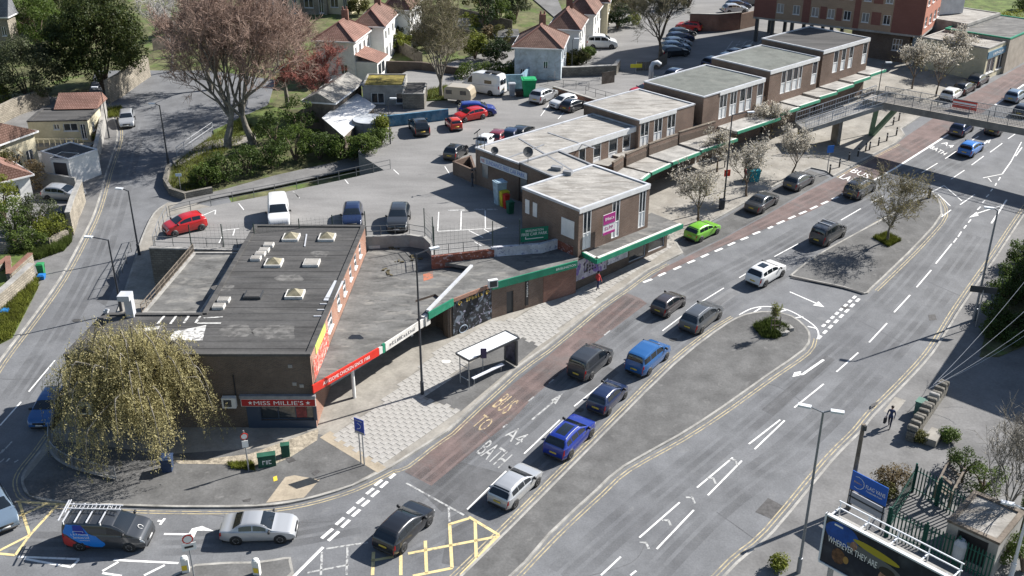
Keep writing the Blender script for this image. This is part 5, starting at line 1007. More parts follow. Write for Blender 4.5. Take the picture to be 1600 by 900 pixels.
def car_meshes(kind):
    if kind in CACHE: return CACHE[kind]
    s = Shape(kind); parts = []
    fs = sorted({t[0] for t in s.top} | set(lsp(.05, .95, 15))); us = [u / 2 for u in range(0, 17)]
    full = [u for u in us] ; ring = [-u for u in us][:-1] + us[::-1]
    # body: signed ring from right sill over the roof to left sill
    signed = [-(u if u > 0 else 1e-6) for u in us] + [u for u in us[::-1]][1:]
    g = s.grid(fs, signed); n = len(signed)
    g.f.append(tuple(range(n))); g.mi.append(0); g.f.append(tuple((len(fs) - 1) * n + k for k in range(n - 1, -1, -1))); g.mi.append(0)
    me = g.mesh('body', PAINT['silver'], True, uv=False); 
    bm = bmesh.new(); bm.from_mesh(me); bmesh.ops.recalc_face_normals(bm, faces=bm.faces); bm.to_mesh(me); bm.free()
    me.set_sharp_from_angle(angle=R(38)); parts.append(('body', me, 0))
    def P_(name, m, mat): 
        me = m.mesh(name, mat, True, uv=False); parts.append((name, me, 1))
    sgn = lambda a, b, k, sd: [sd * v for v in lsp(a, b, k)]
    for sd in (1, -1):
        for (f0, f1) in s.sw: P_('side_window', s.grid(lsp(f0, f1, 6), sgn(4.12, 4.92, 4, sd), 0.006), M_cglass)
        P_('headlight', s.grid(lsp(.945, .99, 4), sgn(2.45, 3.5, 4, sd), 0.008), M_head)
        z0_ = 1.8 if kind not in ('minivan', 'van', 'camper') else 2.2
        P_('tail_light', s.grid(lsp(.0, .035, 4) , sgn(z0_ + .3, 3.3 if kind not in ('minivan', 'mpv') else 3.9, 4, sd), 0.008), M_tail)
        m = MB(); mf = s.ws[1] - .03; x = (mf - .5) * s.L; w = s.Wd / 2; m.box(x, sd * (w + .07), interp(s.top, .8) - .02, .12, .2, .15); P_('mirror', m, M_trim)
    if s.ws: P_('windscreen', s.grid(lsp(*s.ws, 6), [-5.75, -6.2, -7, -7.5, -7.9999, 7.5, 7, 6.2, 5.75], 0.006), M_cglass)
    if s.rw: P_('rear_window', s.grid(lsp(*s.rw, 6), [-5.7, -6.3, -7, -7.5, -7.9999, 7.5, 7, 6.3, 5.7], 0.006), M_cglass)
    else:
        m = MB()
        if kind == 'camper': m.box(-s.L / 2 - .002, 0, 1.5, .02, 1.2, .6); P_('rear_window', m, M_cglass)
    m = MB(); m.box(-s.L / 2 - .012, 0, .62 if kind not in ('van', 'camper') else .75, .03, .52, .12); P_('number_plate', m, M_plY)
    m = MB(); m.box(s.L / 2 + .004, 0, .40, .03, .50, .11); P_('number_plate', m, M_plW)
    m = MB(); m.box(s.L / 2 - .02, 0, .52, .05, s.Wd * .5, .13); P_('grille', m, M_trim)
    m = MB(); m.box(0, 0, .17, s.L * .94, s.Wd * .86, .16); m.box(-s.L / 2 + .04, 0, .26, .14, s.Wd * .74, .16); m.box(s.L / 2 - .03, 0, .22, .10, s.Wd * .70, .14)
    P_('underbody', m, M_trim)
    for f in (s.fr, s.ff):
        for sd in (1, -1):
            m = MB(); x, y = (f - .5) * s.L, sd * (s.Wd / 2 - .012)
            pts = [(x, y - sd * .2, s.r + .01), (x, y + sd * .016, s.r + .01)]; m.tube(pts, s.r + .055, 18); P_('wheel_arch', m, M_trim)
    CACHE[kind] = (s, parts); return CACHE[kind]
def wheel_mesh():
    m = MB(); prof = [(.60, -.10), (.92, -.105), (1.0, -.07), (1.0, .07), (.92, .105), (.60, .10)]; n = 20; vs, fs = [], []
    for r, y in prof:
        for k in range(n): a = 2 * math.pi * k / n; vs.append((r * math.cos(a), y / .32, r * math.sin(a)))
    for i in range(5):
        for k in range(n): fs.append((i * n + k, i * n + (k + 1) % n, (i + 1) * n + (k + 1) % n, (i + 1) * n + k))
    m.add(vs, fs); t = m.mesh('wheel', M_tyre, True, uv=False)
    m = MB()
    for sd in (-1, 1):
        c = (0, sd * .26, 0); ring = [(.64 * math.cos(2 * math.pi * k / n), sd * .29, .64 * math.sin(2 * math.pi * k / n)) for k in range(n)]; hub = [(.16 * math.cos(2 * math.pi * k / n), sd * .25, .16 * math.sin(2 * math.pi * k / n)) for k in range(n)]
        m.add(ring + hub + [c], [(k, (k + 1) % n, n + (k + 1) % n, n + k) for k in range(n) if k % 4 != 3] + [(n + k, n + (k + 1) % n, 2 * n) for k in range(n)])
    r = m.mesh('rim', M_rim, False, uv=False); return t, r
WM = wheel_mesh()
def orient(o, pos, head, plane=True):
    h = Vector((head[0], head[1], 0)).normalized(); nrm = Vector((0, -SLOPE, 1)).normalized() if plane else Vector((0, 0, 1))
    x = (h - nrm * h.dot(nrm)).normalized(); y = nrm.cross(x); M = Matrix((x, y, nrm)).transposed().to_4x4(); M.translation = pos
    o.location = pos; o.rotation_euler = M.to_euler()
def car(kind, colour, a, b, side, label, conv=G, group=None, name=None, cat='car', scale=1.0):
    """a, b: where the rear and front wheels of the visible side touch the ground"""
    s, parts = car_meshes(kind); pa, pb = conv(*a), conv(*b); h = (pb - pa).xy.normalized(); left = Vector((-h.y, h.x))
    mid = (pa.xy + pb.xy) / 2 + left * (s.Wd / 2 * scale) * {'R': 1, 'L': -1, 'C': 0}[side]
    mid -= h * ((s.fr + s.ff) / 2 - .5) * s.L
    z = (CP + .002) if (conv is C and pa.y < 142 and abs(pa.z - CP) < .01) else gz(*mid) + (.025 if conv is C else 0.005)
    root = thing(name or {'van': 'van', 'camper': 'motorhome'}.get(kind, 'car'), label, cat, group=group)
    orient(root, Vector((mid.x, mid.y, z)), h, not (conv is C and abs(z - CP) < .01)); root.scale = (scale,) * 3
    for nm, me, own in parts:
        o = bpy.data.objects.new(nm, me); COL.objects.link(o); o.parent = root
        if not own: o.material_slots[0].link = 'OBJECT'; o.material_slots[0].material = PAINT[colour]
    for f in (s.fr, s.ff):
        for sd in (1, -1):
            w = bpy.data.objects.new('wheel', WM[0]); COL.objects.link(w); w.parent = root; w.location = ((f - .5) * s.L, sd * (s.Wd / 2 - .085), s.r); w.scale = (s.r, .32, s.r)
            q = bpy.data.objects.new('rim', WM[1]); COL.objects.link(q); q.parent = w
    root['_s'] = kind; del root['_s']
    return root, s
def decal(root, s, name, fs, us, mat, off=0.008):
    o = s.grid(lsp(*fs, 8), lsp(*us, 5), off).build(name, mat, None, True); local(o, root); return o
def roof_rails(root, s, mat):
    for sd in (1, -1):
        pts = [s.S(f, 6.1, sd) + Vector((0, 0, .06)) for f in lsp(.14, .52, 6)]; o = MB().tube(pts, .022, 5).build('roof_rail', mat); local(o, root)
QG = 'queue of traffic on the main road'; PG = 'cars parked in the car park'; TG = 'cars parked behind the terrace'
# traffic
van, vs_ = car('van', 'dark_grey', (124, 861), (205, 863), 'R', 'dark grey works van with blue and red side livery and white roof rack', cat='van')
M_vb = flat('livery_blue', (0.012, 0.19, 0.62), .35); M_vr = flat('livery_red', (0.42, 0.04, 0.035), .35); M_vn = flat('livery_navy', (0.01, 0.03, 0.30), .35)
def poly_decal(name, pts, mat, off):
    V = [vs_.S(f, u, -1) + Vector((0, -off, 0)) for f, u in pts]; o = MB().add(V, [tuple(range(len(V)))]).build(name, mat); local(o, van); return o
def strip_decal(name, up_, lo, mat, off=.008):
    n_ = 12; V = []
    for k in range(n_):
        f = up_[0][0] + (up_[-1][0] - up_[0][0]) * k / (n_ - 1); u1, u0 = interp(up_, f), interp(lo, f)
        V += [vs_.S(f, u0 + (u1 - u0) * j / 6, -1) for j in range(7)]
    V = [v + Vector((0, -off, off * .4)) for v in V]; o = MB().add(V, [(k * 7 + j, (k + 1) * 7 + j, (k + 1) * 7 + j + 1, k * 7 + j + 1) for k in range(n_ - 1) for j in range(6)]).build(name, mat); local(o, van)
strip_decal('livery_panel', [(.03, 4.2), (.06, 5.4), (.24, 5.4), (.46, 2.6), (.52, 2.1)], [(.03, 3.3), (.2, 2.1), (.36, 1.1), (.49, 1.1), (.52, 1.7)], M_vb)
strip_decal('livery_panel', [(.16, 5.2), (.26, 5.2), (.31, 4.2)], [(.16, 4.4), (.26, 3.6), (.31, 4.1)], M_vn, .012)
strip_decal('livery_panel', [(.01, 2.4), (.06, 2.9), (.2, 1.9), (.33, 1.0)], [(.01, 1.0), (.1, .9), (.3, .8), (.33, .8)], M_vr, .010)
for txt, f, z, w_, h_ in (('L & P Heating', .24, 1.30, 1.05, .17), ('Services Ltd', .25, 1.08, .95, .16), ('~12', .29, .86, .6, .07)):
    o = lettering('livery_lettering', txt, ((f - .5) * vs_.L, -vs_.Wd / 2 - .016, z), (1, 0, 0), (0, 0, 1), w_, h_, M_letw); local(o, van)
pts = [((f - .5) * vs_.L, -vs_.Wd / 2 - .02, z) for f, z in ((.17, 1.42), (.17, 1.56), (.29, 1.56), (.29, 1.45))]
o = MB().tube(pts, .012, 4).build('livery_emblem', M_letw); local(o, van)
o = MB().tube([((.90 - .5) * vs_.L + .14 * math.cos(a), .14 * math.sin(a), 1.155 - .10 * math.cos(a)) for a in [k * math.pi / 8 for k in range(17)]], .015, 4).build('bonnet_emblem', M_letw); local(o, van)
mb = MB()
for x in (-2.2, -1.5, -.8, .0): o = MB().bar((x, -.85, 2.12), (x, .85, 2.12), .07, .05).build('rack_bar', M_alu); local(o, van)
lad = MB(); 
for y in (.25, .62): lad.bar((-2.45, y, 2.22), (.9, y, 2.22), .06, .07)
for k in range(14): lad.bar((-2.35 + k * .24, .25, 2.22), (-2.35 + k * .24, .62, 2.22), .03)
lad.bar((-2.47, -.8, 2.18), (-2.47, .9, 2.3), .06); lad.bar((-2.35, -.1, 2.2), (-2.35, .95, 2.3), .05); lo = lad.build('roof_ladder', M_alu); local(lo, van)
for x, y in ((-2.2, -.8), (-2.2, .8), (0, -.8), (0, .8)): o = MB().bar((x, y, 1.9), (x, y, 2.12), .05).build('rack_foot', M_letw); local(o, van)
car('sedan', 'silver', (368, 852), (440, 850), 'R', 'silver saloon waiting behind the works van at the give-way lines')
car('mpv', 'steel_blue', (-22, 770), (15, 838), 'C', 'pale blue people carrier leaving the side road by the yellow box', scale=.98)
car('hatch', 'mid_blue', (94, 622), (64, 672), 'C', 'blue hatchback parked beside the takeaway building wall', scale=.98)
car('hatch', 'black', (629, 866), (674, 819), 'R', 'black hatchback crossing the yellow box junction', group=QG, scale=1.05)
car('hatch', 'silver', (803, 797), (843, 757), 'R', 'silver hatchback queuing just past the yellow box junction', group=QG)
k, s_ = car('suv', 'blue', (891, 718), (925, 683), 'R', 'bright blue crossover with roof rails behind the silver hatchback', group=QG); roof_rails(k, s_, M_alu); decal(k, s_, 'sunroof', (.2, .5), (7.0, 7.99), M_cglass); decal(k, s_, 'sunroof', (.2, .5), (-7.0, -7.99), M_cglass)
car('small', 'navy', (950, 651), (979, 621), 'R', 'navy blue small hatchback with tall red tail lamps', group=QG, scale=1.03)
k, s_ = car('minivan', 'dark_grey', (924, 594), (953, 568), 'R', 'dark grey panel van beside the red bus lane', group=QG, name='van', cat='van')
for c in [c for c in k.children if c.name.startswith('side_window')][0:5]:
    pass
for sd in (1, -1): decal(k, s_, 'blank_side_panel', (.05, .45), (sd * 4.05, sd * 4.96), PAINT['dark_grey'], .012)
car('minivan', 'mid_blue', (1013, 588), (1043, 561), 'R', 'mid blue boxy people carrier next to the dark grey panel van', group=QG)
car('small', 'charcoal_brown', (1047, 495), (1066, 481), 'R', 'tiny dark brown city car in the queue', group=QG, scale=.98)
k, s_ = car('mpv', 'grey', (1097, 521), (1124, 499), 'R', 'grey estate people carrier with silver roof rails', group=QG); roof_rails(k, s_, M_alu)
k, s_ = car('suv', 'white', (1196, 449), (1222, 433), 'R', 'white crossover beside the end of the tree island', group=QG, scale=.95); decal(k, s_, 'sunroof', (.25, .45), (7.0, 7.99), M_cglass); decal(k, s_, 'sunroof', (.25, .45), (-7.0, -7.99), M_cglass)
k, s_ = car('minivan', 'dark_grey', (1295, 385), (1317, 371), 'R', 'dark grey boxy car with roof rails beside the island tree', group=QG)
for x in (-1.0, -.2): o = MB().bar((x, -.7, 1.92), (x, .7, 1.92), .06).build('roof_bar', M_alu); local(o, k)
roof_rails(k, s_, M_trim)
k, s_ = car('suv', 'dark_grey', (1345, 313), (1366, 299), 'R', 'dark grey off-roader next to the BUS LANE lettering', group=QG); roof_rails(k, s_, M_alu)
car('hatch', 'bright_blue', (1520, 247), (1535, 236), 'R', 'bright blue hatchback past the footbridge shadow', group=QG, scale=.98)
car('hatch', 'navy', (1505, 216), (1521, 204), 'R', 'dark navy hatchback straddling the bus lane line', group=QG)
k, s_ = car('minivan', 'black', (1563, 213), (1574, 203), 'R', 'black boxy car emerging from under the footbridge', group=QG)
car('hatch', 'steel_blue', (1590, 163), (1603, 153), 'R', 'light blue hatchback beyond the footbridge', group=QG)
car('hatch', 'dark_grey', (1604, 186), (1616, 176), 'R', 'dark car half hidden behind the footbridge railing', group=QG)
BG = 'cars parked in the bus bay'
car('hatch', 'green', (1097, 378), (1119, 367), 'R', 'lime green hatchback at the start of the parking bay', group=BG, scale=.95)
car('sedan', 'dark_grey', (1192, 334), (1213, 320), 'R', 'dark grey saloon parked in the bay between blossom trees', group=BG)
car('hatch', 'grey', (1250, 299), (1269, 288), 'R', 'grey estate hatchback at the far end of the parking bay', group=BG)
car('hatch', 'white', (1490, 160), (1504, 151), 'R', 'white car parked beyond the footbridge', group=BG); car('hatch', 'black', (1509, 150), (1523, 142), 'R', 'black car parked in front of the white one beyond the footbridge', group=BG); car('hatch', 'dark_grey', (1531, 137), (1544, 129), 'R', 'dark car parked by the far shops', group=BG)
# side road
car('hatch', 'silver', (200, 182), (199, 204), 'C', 'silver car coming down the side road past the bungalow', scale=1.0)
car('hatch', 'silver', (88, 274), (120, 280), 'C', 'silver car on the drive in front of the white garage'); car('hatch', 'silver', (84, 309), (118, 311), 'C', 'silver hatchback behind the stone garden wall')
# car park
car('small', 'red', (314, 361), (276, 370), 'L', 'red hatchback parked alone at the edge of the car park', C, PG, scale=1.04)
car('van', 'white', (436, 336), (437, 352), 'C', 'white van parked behind the takeaway roof', C, PG, cat='van')
car('hatch', 'navy', (552, 340), (551, 352), 'C', 'dark blue hatchback parked behind the takeaway roof', C, PG)
car('suv', 'dark_grey', (626, 340), (621, 362), 'C', 'dark grey crossover parked beside the curved retaining wall', C, PG)
car('small', 'black', (706, 250), (719, 240), 'C', 'black car parked by the brick yard wall', C, PG)
car('suv', 'black', (661, 215), (650, 197), 'C', 'black estate car below the blue painted wall', C, PG)
car('small', 'orange_red', (714, 206), (704, 194), 'C', 'small orange-red car seen from behind', C, PG, scale=.9)
car('hatch', 'red', (754, 187), (727, 192), 'L', 'red hatchback beside the blue estate', C, PG, scale=.95); car('mpv', 'blue', (733, 180), (757, 179), 'C', 'blue estate car between the caravan and the red hatchback', C, PG)
car('suv', 'silver', (851, 163), (868, 155), 'R', 'silver crossover parked by the grass bank', C, PG); car('small', 'white', (888, 165), (872, 169), 'C', 'small white city car between silver crossover and black hatchback', C, PG); car('hatch', 'black', (897, 176), (913, 170), 'R', 'black hatchback parked by the brick steps', C, PG, scale=.93)
car('small', 'white', (757, 232), (768, 224), 'C', 'white car peeping over the terrace roof edge', C, PG); car('hatch', 'dark_red', (776, 225), (786, 217), 'C', 'dark red car behind the terrace roof', C, PG); car('hatch', 'navy', (797, 222), (806, 214), 'C', 'dark blue car behind the terrace roof', C, PG); car('hatch', 'black', (811, 219), (821, 211), 'C', 'black car last in the row behind the terrace roof', C, PG)
car('hatch', 'red', (1018, 148), (1000, 150), 'C', 'red car beside the curved ventilation duct', C, TG); car('hatch', 'black', (1020, 140), (1042, 133), 'C', 'black car parked in front of the red one behind the terrace', C, TG); car('suv', 'navy', (1049, 128), (1066, 121), 'C', 'dark blue crossover parked by the service road fence', C, TG); car('hatch', 'dark_red', (1080, 126), (1094, 121), 'C', 'maroon car half hidden by the green-grey roof', C, TG)
for i, (cl, a, b, lb) in enumerate((('navy', (1108, 106), (1124, 101), 'dark blue car parked in the tower shadow'), ('dark_red', (1118, 113), (1134, 108), 'small red car nearest the terrace roof in the tower shadow'), ('steel_blue', (1130, 100), (1146, 94), 'pale blue car second in the tower shadow row'), ('navy', (1144, 93), (1160, 88), 'navy car third in the tower shadow row'), ('black', (1166, 89), (1184, 83), 'black car at the end of the tower shadow row'))): car('hatch', cl, a, b, 'C', lb, C, TG)
for cl, a, b, lb in (('black', (1042, 88), (1066, 86), 'black car at the near end of the row under the bare tree'), ('steel_blue', (1044, 80), (1068, 79), 'pale blue car under the bare tree'), ('silver', (1047, 74), (1070, 72), 'silver car under the bare tree'), ('navy', (1052, 66), (1073, 64), 'navy car under the bare tree'), ('black', (1056, 59), (1076, 57), 'black car further up under the bare tree'), ('red', (1085, 48), (1068, 46), 'red car by the long brick wall')): car('hatch', cl, a, b, 'C', lb, C, TG)
car('hatch', 'silver', (1137, 20), (1159, 19), 'C', 'silver car on the upper car park', G, TG); car('hatch', 'navy', (1141, 14), (1165, 13), 'C', 'dark blue car on the upper car park', G, TG); car('hatch', 'grey', (1160, 8), (1182, 7), 'C', 'grey car at the back of the upper car park', G, TG)
car('minivan', 'white', (928, 74), (952, 74), 'C', 'white van parked by the house gardens', G, TG, name='van', cat='van', scale=1.05)
# motorhome and caravan
mh, ms = car('camper', 'white', (765, 150), (730, 144), 'L', 'white motorhome parked below the hedge', C, cat='motorhome')
for x in (-2.0, -1.0): o = MB().box(x, .1, 2.74, .8, 1.0, .14).build('roof_hatch', M_trim); local(o, mh)
decal(mh, ms, 'side_stripe', (.05, .7), (3.05, 3.25), M_dkgrey); decal(mh, ms, 'side_window', (.2, .38), (4.1, 4.5), M_cglass)
cv = thing('caravan', 'old beige touring caravan standing in front of the motorhome', 'caravan'); p = C(719, 160); h = (C(745, 162) - C(700, 158)).xy.normalized(); orient(cv, Vector((p.x, p.y, CP)), h, False)
prof = [(-1.75, .55), (-1.85, 1.2), (-1.7, 1.9), (-1.3, 2.15), (1.2, 2.15), (1.6, 1.9), (1.8, 1.2), (1.7, .55)]
mb = MB(); vs = [(x, -1.0, z) for x, z in prof] + [(x, 1.0, z) for x, z in prof]; n = 8
mb.add(vs, [tuple(range(n - 1, -1, -1)), tuple(range(n, 2 * n))] + [(i, (i + 1) % n, n + (i + 1) % n, n + i) for i in range(n)]); bd_ = mb.build('body', PAINT['beige']); local(bd_, cv)
md = bd_.modifiers.new('bevel', 'BEVEL'); md.width = .09; md.segments = 2
for x in (-1.1, .75): o = MB().box(x, -1.005, 1.25, .8, .02, .5).build('window', M_cglass); local(o, cv)
o = MB().box(-1.835, 0, 1.25, .06, 1.3, .5).build('window', M_cglass); local(o, cv)
for sd in (1, -1): w = bpy.data.objects.new('wheel', WM[0]); COL.objects.link(w); w.parent = cv; w.location = (.1, sd * .92, .3); w.scale = (.3, .32, .3)
o = MB().bar((1.7, 0, .5), (2.7, 0, .5), .08).build('tow_bar', M_dkgrey); local(o, cv)
# ================================================================ TREES AND PLANTS
import numpy as np
M_bark = nmat('bark_brown', (0.13, 0.10, 0.075), 0.95, 0.25, 0.5, fine=6, fine_amt=0.2)
M_barkgr = nmat('bark_grey', (0.17, 0.155, 0.13), 0.95, 0.25, 0.5, fine=6, fine_amt=0.2)
M_barkwh = nmat('bark_white', (0.46, 0.44, 0.42), 0.9, 0.2, 0.5, fine=5, fine_amt=0.15)
M_twigbr = nmat('twig_brown', (0.29, 0.205, 0.165), 0.95, 0.2, 1.5, fine=2, fine_amt=0.2)
M_twigred = nmat('twig_red_buds', (0.27, 0.105, 0.085), 0.95, 0.2, 1.0, fine=2, fine_amt=0.2)
M_twiggr = nmat('twig_grey_green', (0.205, 0.18, 0.12), 0.95, 0.2, 1.2, fine=2, fine_amt=0.2)
def leafm(n, c, v=0.3, rough=0.6):
    new = n not in MATS; m = nmat(n, c, rough, v, 0.9, fine=2.2, fine_amt=0.24, spec=0.25)
    if new:
        nt = m.node_tree; b = nt.nodes['Principled BSDF']; tl = nt.nodes.new('ShaderNodeBsdfTranslucent'); mx = nt.nodes.new('ShaderNodeMixShader'); mx.inputs[0].default_value = .4
        nt.links.new(b.inputs['Base Color'].links[0].from_socket, tl.inputs[0]); nt.links.new(b.outputs[0], mx.inputs[1]); nt.links.new(tl.outputs[0], mx.inputs[2]); nt.links.new(mx.outputs[0], nt.nodes['Material Output'].inputs[0])
    return m
M_lfwil = leafm('leaf_willow', (0.47, 0.42, 0.21), .16); M_lfyew = leafm('leaf_yew', (0.044, 0.062, 0.018), .35); M_lfhol = leafm('leaf_holly', (0.068, 0.082, 0.038), .3)
M_lfgrn = leafm('leaf_green', (0.085, 0.125, 0.026), .3); M_lfyel = leafm('leaf_yellow_green', (0.155, 0.175, 0.028), .3); M_lfivy = leafm('leaf_ivy', (0.060, 0.092, 0.022), .35)
M_lfoli = leafm('leaf_olive', (0.098, 0.098, 0.030), .3); M_bloss = leafm('blossom_cream', (0.62, 0.575, 0.49), .12); M_lfbud = leafm('leaf_bud', (0.20, 0.175, 0.075), .25)
M_lfbrown = leafm('leaf_brown', (0.17, 0.13, 0.07), .3); M_lfgold = leafm('flower_yellow', (0.5, 0.38, 0.03), .2); M_lfhedge = leafm('leaf_hedge', (0.085, 0.12, 0.025), .3); M_lfcon = leafm('leaf_conifer', (0.026, 0.044, 0.016), .3)
def mesh_np(name, V, F, mat):
    me = bpy.data.meshes.new(name); k = F.shape[1]; me.vertices.add(len(V)); me.vertices.foreach_set('co', V.astype(np.float32).ravel())
    me.loops.add(F.size); me.loops.foreach_set('vertex_index', F.astype(np.int32).ravel()); me.polygons.add(len(F)); me.polygons.foreach_set('loop_start', np.arange(0, F.size, k, dtype=np.int32)); 
    me.update(calc_edges=True); me.materials.append(mat); return me
def leaves(rg, pts, size, mat, name, parent=None, up_bias=0.25, aspect=0.55, normals=None, hang=0.0):
    pts = np.asarray(pts); n = len(pts); nr = rg.normal(size=(n, 3))
    if normals is not None: nr = nr * 0.65 + normals
    nr[:, 2] += up_bias; nr /= np.linalg.norm(nr, axis=1)[:, None] + 1e-9
    a = rg.normal(size=(n, 3)); a[:, 2] -= hang; a -= nr * (a * nr).sum(1)[:, None]; a /= np.linalg.norm(a, axis=1)[:, None] + 1e-9; b = np.cross(nr, a)
    s = size * rg.uniform(0.6, 1.3, n)[:, None] / 2
    V = np.stack([pts + a * s, pts + b * s * aspect + nr * s * .18, pts - a * s, pts - b * s * aspect + nr * s * .18], 1).reshape(-1, 3)
    F = np.arange(4 * n).reshape(n, 4); o = bpy.data.objects.new(name, mesh_np(name, V, F, mat)); COL.objects.link(o)
    if parent is not None: child(o, parent)
    return o
def sticks(rg, A, B, r0, r1, mat, name, parent=None):
    """thin three-sided twigs from A to B"""
    A, B = np.asarray(A), np.asarray(B); n = len(A); d = B - A; d /= np.linalg.norm(d, axis=1)[:, None] + 1e-9
    u = np.cross(d, rg.normal(size=(n, 3))); u /= np.linalg.norm(u, axis=1)[:, None] + 1e-9; w = np.cross(d, u); r0 = np.broadcast_to(r0, n)[:, None]; r1 = np.broadcast_to(r1, n)[:, None]; V = []
    for P, r in ((A, r0), (B, r1)):
        for k in range(3): an = 2 * math.pi * k / 3; V.append(P + (u * math.cos(an) + w * math.sin(an)) * r)
    V = np.stack(V, 1).reshape(-1, 3); base = np.arange(n)[:, None] * 6
    F = np.concatenate([base + np.array([[0, 1, 4, 3]]), base + np.array([[1, 2, 5, 4]]), base + np.array([[2, 0, 3, 5]])]); o = bpy.data.objects.new(name, mesh_np(name, V, F, mat)); COL.objects.link(o)
    if parent is not None: child(o, parent)
    return o
def branch_tree(rg, base, H, spread, r0, levels=5, nb=(4, 4, 4, 3, 3), trunk=0.25, lean=(0, 0), ratio=0.62, upb=0.25, wob=0.12, kids_from=0.3):
    """returns limb tubes (MB) and twig segments; crown fills about height H and radius spread"""
    mb = MB(); segs = []; tips = []
    def grow(p, d, L, r, lev):
        n = 4 if lev < 2 else 3; pts = [p]; q = p.copy(); dd = d.copy()
        for k in range(n):
            dd = dd + Vector(rg.normal(size=3) * wob) + Vector((0, 0, upb * .25 * (1 if lev else 0))); dd.normalize(); q = q + dd * L / n; pts.append(q.copy())
        rad = [r * (1 - .55 * k / n) for k in range(n + 1)]
        if lev <= 2: mb.tube(pts, rad, 7 if lev == 0 else 5, cap=False)
        else:
            for k in range(n): segs.append((tuple(pts[k]), tuple(pts[k + 1]), rad[k], rad[k + 1]))
        if lev >= levels: tips.append(pts); return
        m = nb[min(lev, len(nb) - 1)]
        for i in range(m):
            f = 1.0 if (i == 0 and lev > 0) else rg.uniform(kids_from if lev else .72, 1.0); kk = f * n; j = min(int(kk), n - 1); s = pts[j].lerp(pts[j + 1], kk - j)
            az = rg.uniform(0, 2 * math.pi) + i * 2 * math.pi / m if lev else 2 * math.pi * (i + rg.uniform(-.25, .25)) / m
            if lev == 0: th = rg.uniform(.35, .95) if i < m - 1 else .12; nd = Vector((math.sin(th) * math.cos(az) * spread / H * 1.6, math.sin(th) * math.sin(az) * spread / H * 1.6, math.cos(th)))
            else:
                o = dd.orthogonal().normalized(); o2 = dd.cross(o); th = rg.uniform(.35, .9); nd = dd * math.cos(th) + (o * math.cos(az) + o2 * math.sin(az)) * math.sin(th); nd.z += upb * .5
            nd.normalize(); grow(s, nd, L * ratio * rg.uniform(.75, 1.2) if lev else (H - H * trunk) * .47 * rg.uniform(.85, 1.15), rad[j] * (.62 if lev else .6), lev + 1)
    grow(Vector(base), Vector((lean[0], lean[1], 1)).normalized(), H * trunk, r0, 0); return mb, segs, tips
def tip_twigs(rg, tips, n, L, droop=0.0):
    A, B = [], []
    for pts in tips:
        for k in range(n):
            i = rg.integers(0, len(pts) - 1); p = np.array(pts[i]) + (np.array(pts[i + 1]) - np.array(pts[i])) * rg.uniform(); d = np.array(pts[-1] - pts[0]); d = d / (np.linalg.norm(d) + 1e-9) + rg.normal(size=3) * .7; d[2] -= droop; d /= np.linalg.norm(d)
            A.append(p); B.append(p + d * L * rg.uniform(.5, 1.2))
    return np.array(A), np.array(B)
def bare_tree(name, label, base, H, spread, r0, bark, twig, seed, group=None, levels=5, nb=(5, 4, 4, 3, 3), ntw=5, tw=.7, leaf=None, lsize=.16, lper=0, trunk=.25, tr=.012, **kw):
    rg = np.random.default_rng(seed); root = thing(name, label, 'tree', base, group=group)
    mb, segs, tips = branch_tree(rg, base, H, spread, r0, levels, nb, trunk, **kw); mb.build('trunk', bark, root, True)
    A, B = tip_twigs(rg, tips, ntw, tw); s = segs; SA = np.array([x[0] for x in s]); SB = np.array([x[1] for x in s]); R0 = np.array([max(x[2], tr) for x in s]); R1 = np.array([max(x[3], tr * .8) for x in s])
    sticks(rg, np.concatenate([SA, A]), np.concatenate([SB, B]), np.concatenate([R0, np.full(len(A), tr)]), np.concatenate([R1, np.full(len(A), tr * .5)]), twig, 'crown', root)
    if leaf and lper:
        pts = np.concatenate([A + (B - A) * rg.uniform(.2, 1.05, (len(A), 1)) + rg.normal(size=A.shape) * .06 for _ in range(lper)]); leaves(rg, pts, lsize, leaf, 'foliage', root)
    return root
def clump_points(rg, c, rad, nclump, per, cr, shell=.75, flat_bottom=True):
    """leaf points on the outside of many clumps that fill an ellipsoid"""
    P, Nn = [], []; c = np.array(c); rad = np.array(rad); k = 0
    while k < nclump:
        d = rg.normal(size=3); d /= np.linalg.norm(d); rr = rg.uniform(.25, 1) ** .45
        if d[2] < -.55 and flat_bottom: continue
        cc = c + d * rad * rr * (1 - cr / rad.mean() * .6); k += 1; q = rg.normal(size=(per, 3)); q /= np.linalg.norm(q, axis=1)[:, None]; R_ = cr * rg.uniform(.65, 1.25)
        P.append(cc + q * R_ * rg.uniform(shell, 1.08, (per, 1)) * np.array([1, 1, .85])); Nn.append(q)
    return np.concatenate(P), np.concatenate(Nn)
def bush(name, label, base, rad, mat, seed, nclump=40, per=90, cr=.7, ls=.22, cat='shrub', group=None, mat2=None, trunk=True, zc=None, bark=None):
    rg = np.random.default_rng(seed); root = thing(name, label, cat, base, group=group); c = Vector(base) + Vector((0, 0, rad[2] * .8 if zc is None else zc))
    P, N_ = clump_points(rg, c, rad, nclump, per, cr); zmin = base[2] + .05; P[:, 2] = np.maximum(P[:, 2], zmin + rg.uniform(0, .3, len(P)))
    if mat2:
        m = rg.uniform(size=len(P)) < .25; leaves(rg, P[m], ls, mat2, 'foliage', root, normals=N_[m]); P, N_ = P[~m], N_[~m]
    leaves(rg, P, ls, mat, 'foliage', root, normals=N_)
    if trunk:
        mb = MB()
        for k in range(5): a = k * 1.26; mb.tube([Vector(base), Vector(base) + Vector((math.cos(a) * rad[0] * .3, math.sin(a) * rad[1] * .3, c.z - base[2])), c + Vector((math.cos(a) * rad[0] * .6, math.sin(a) * rad[1] * .6, rad[2] * .3))], [.09 + .02 * rad[2], .06, .02], 5, cap=False)
        mb.build('trunk', bark or M_bark, root, True)
    return root
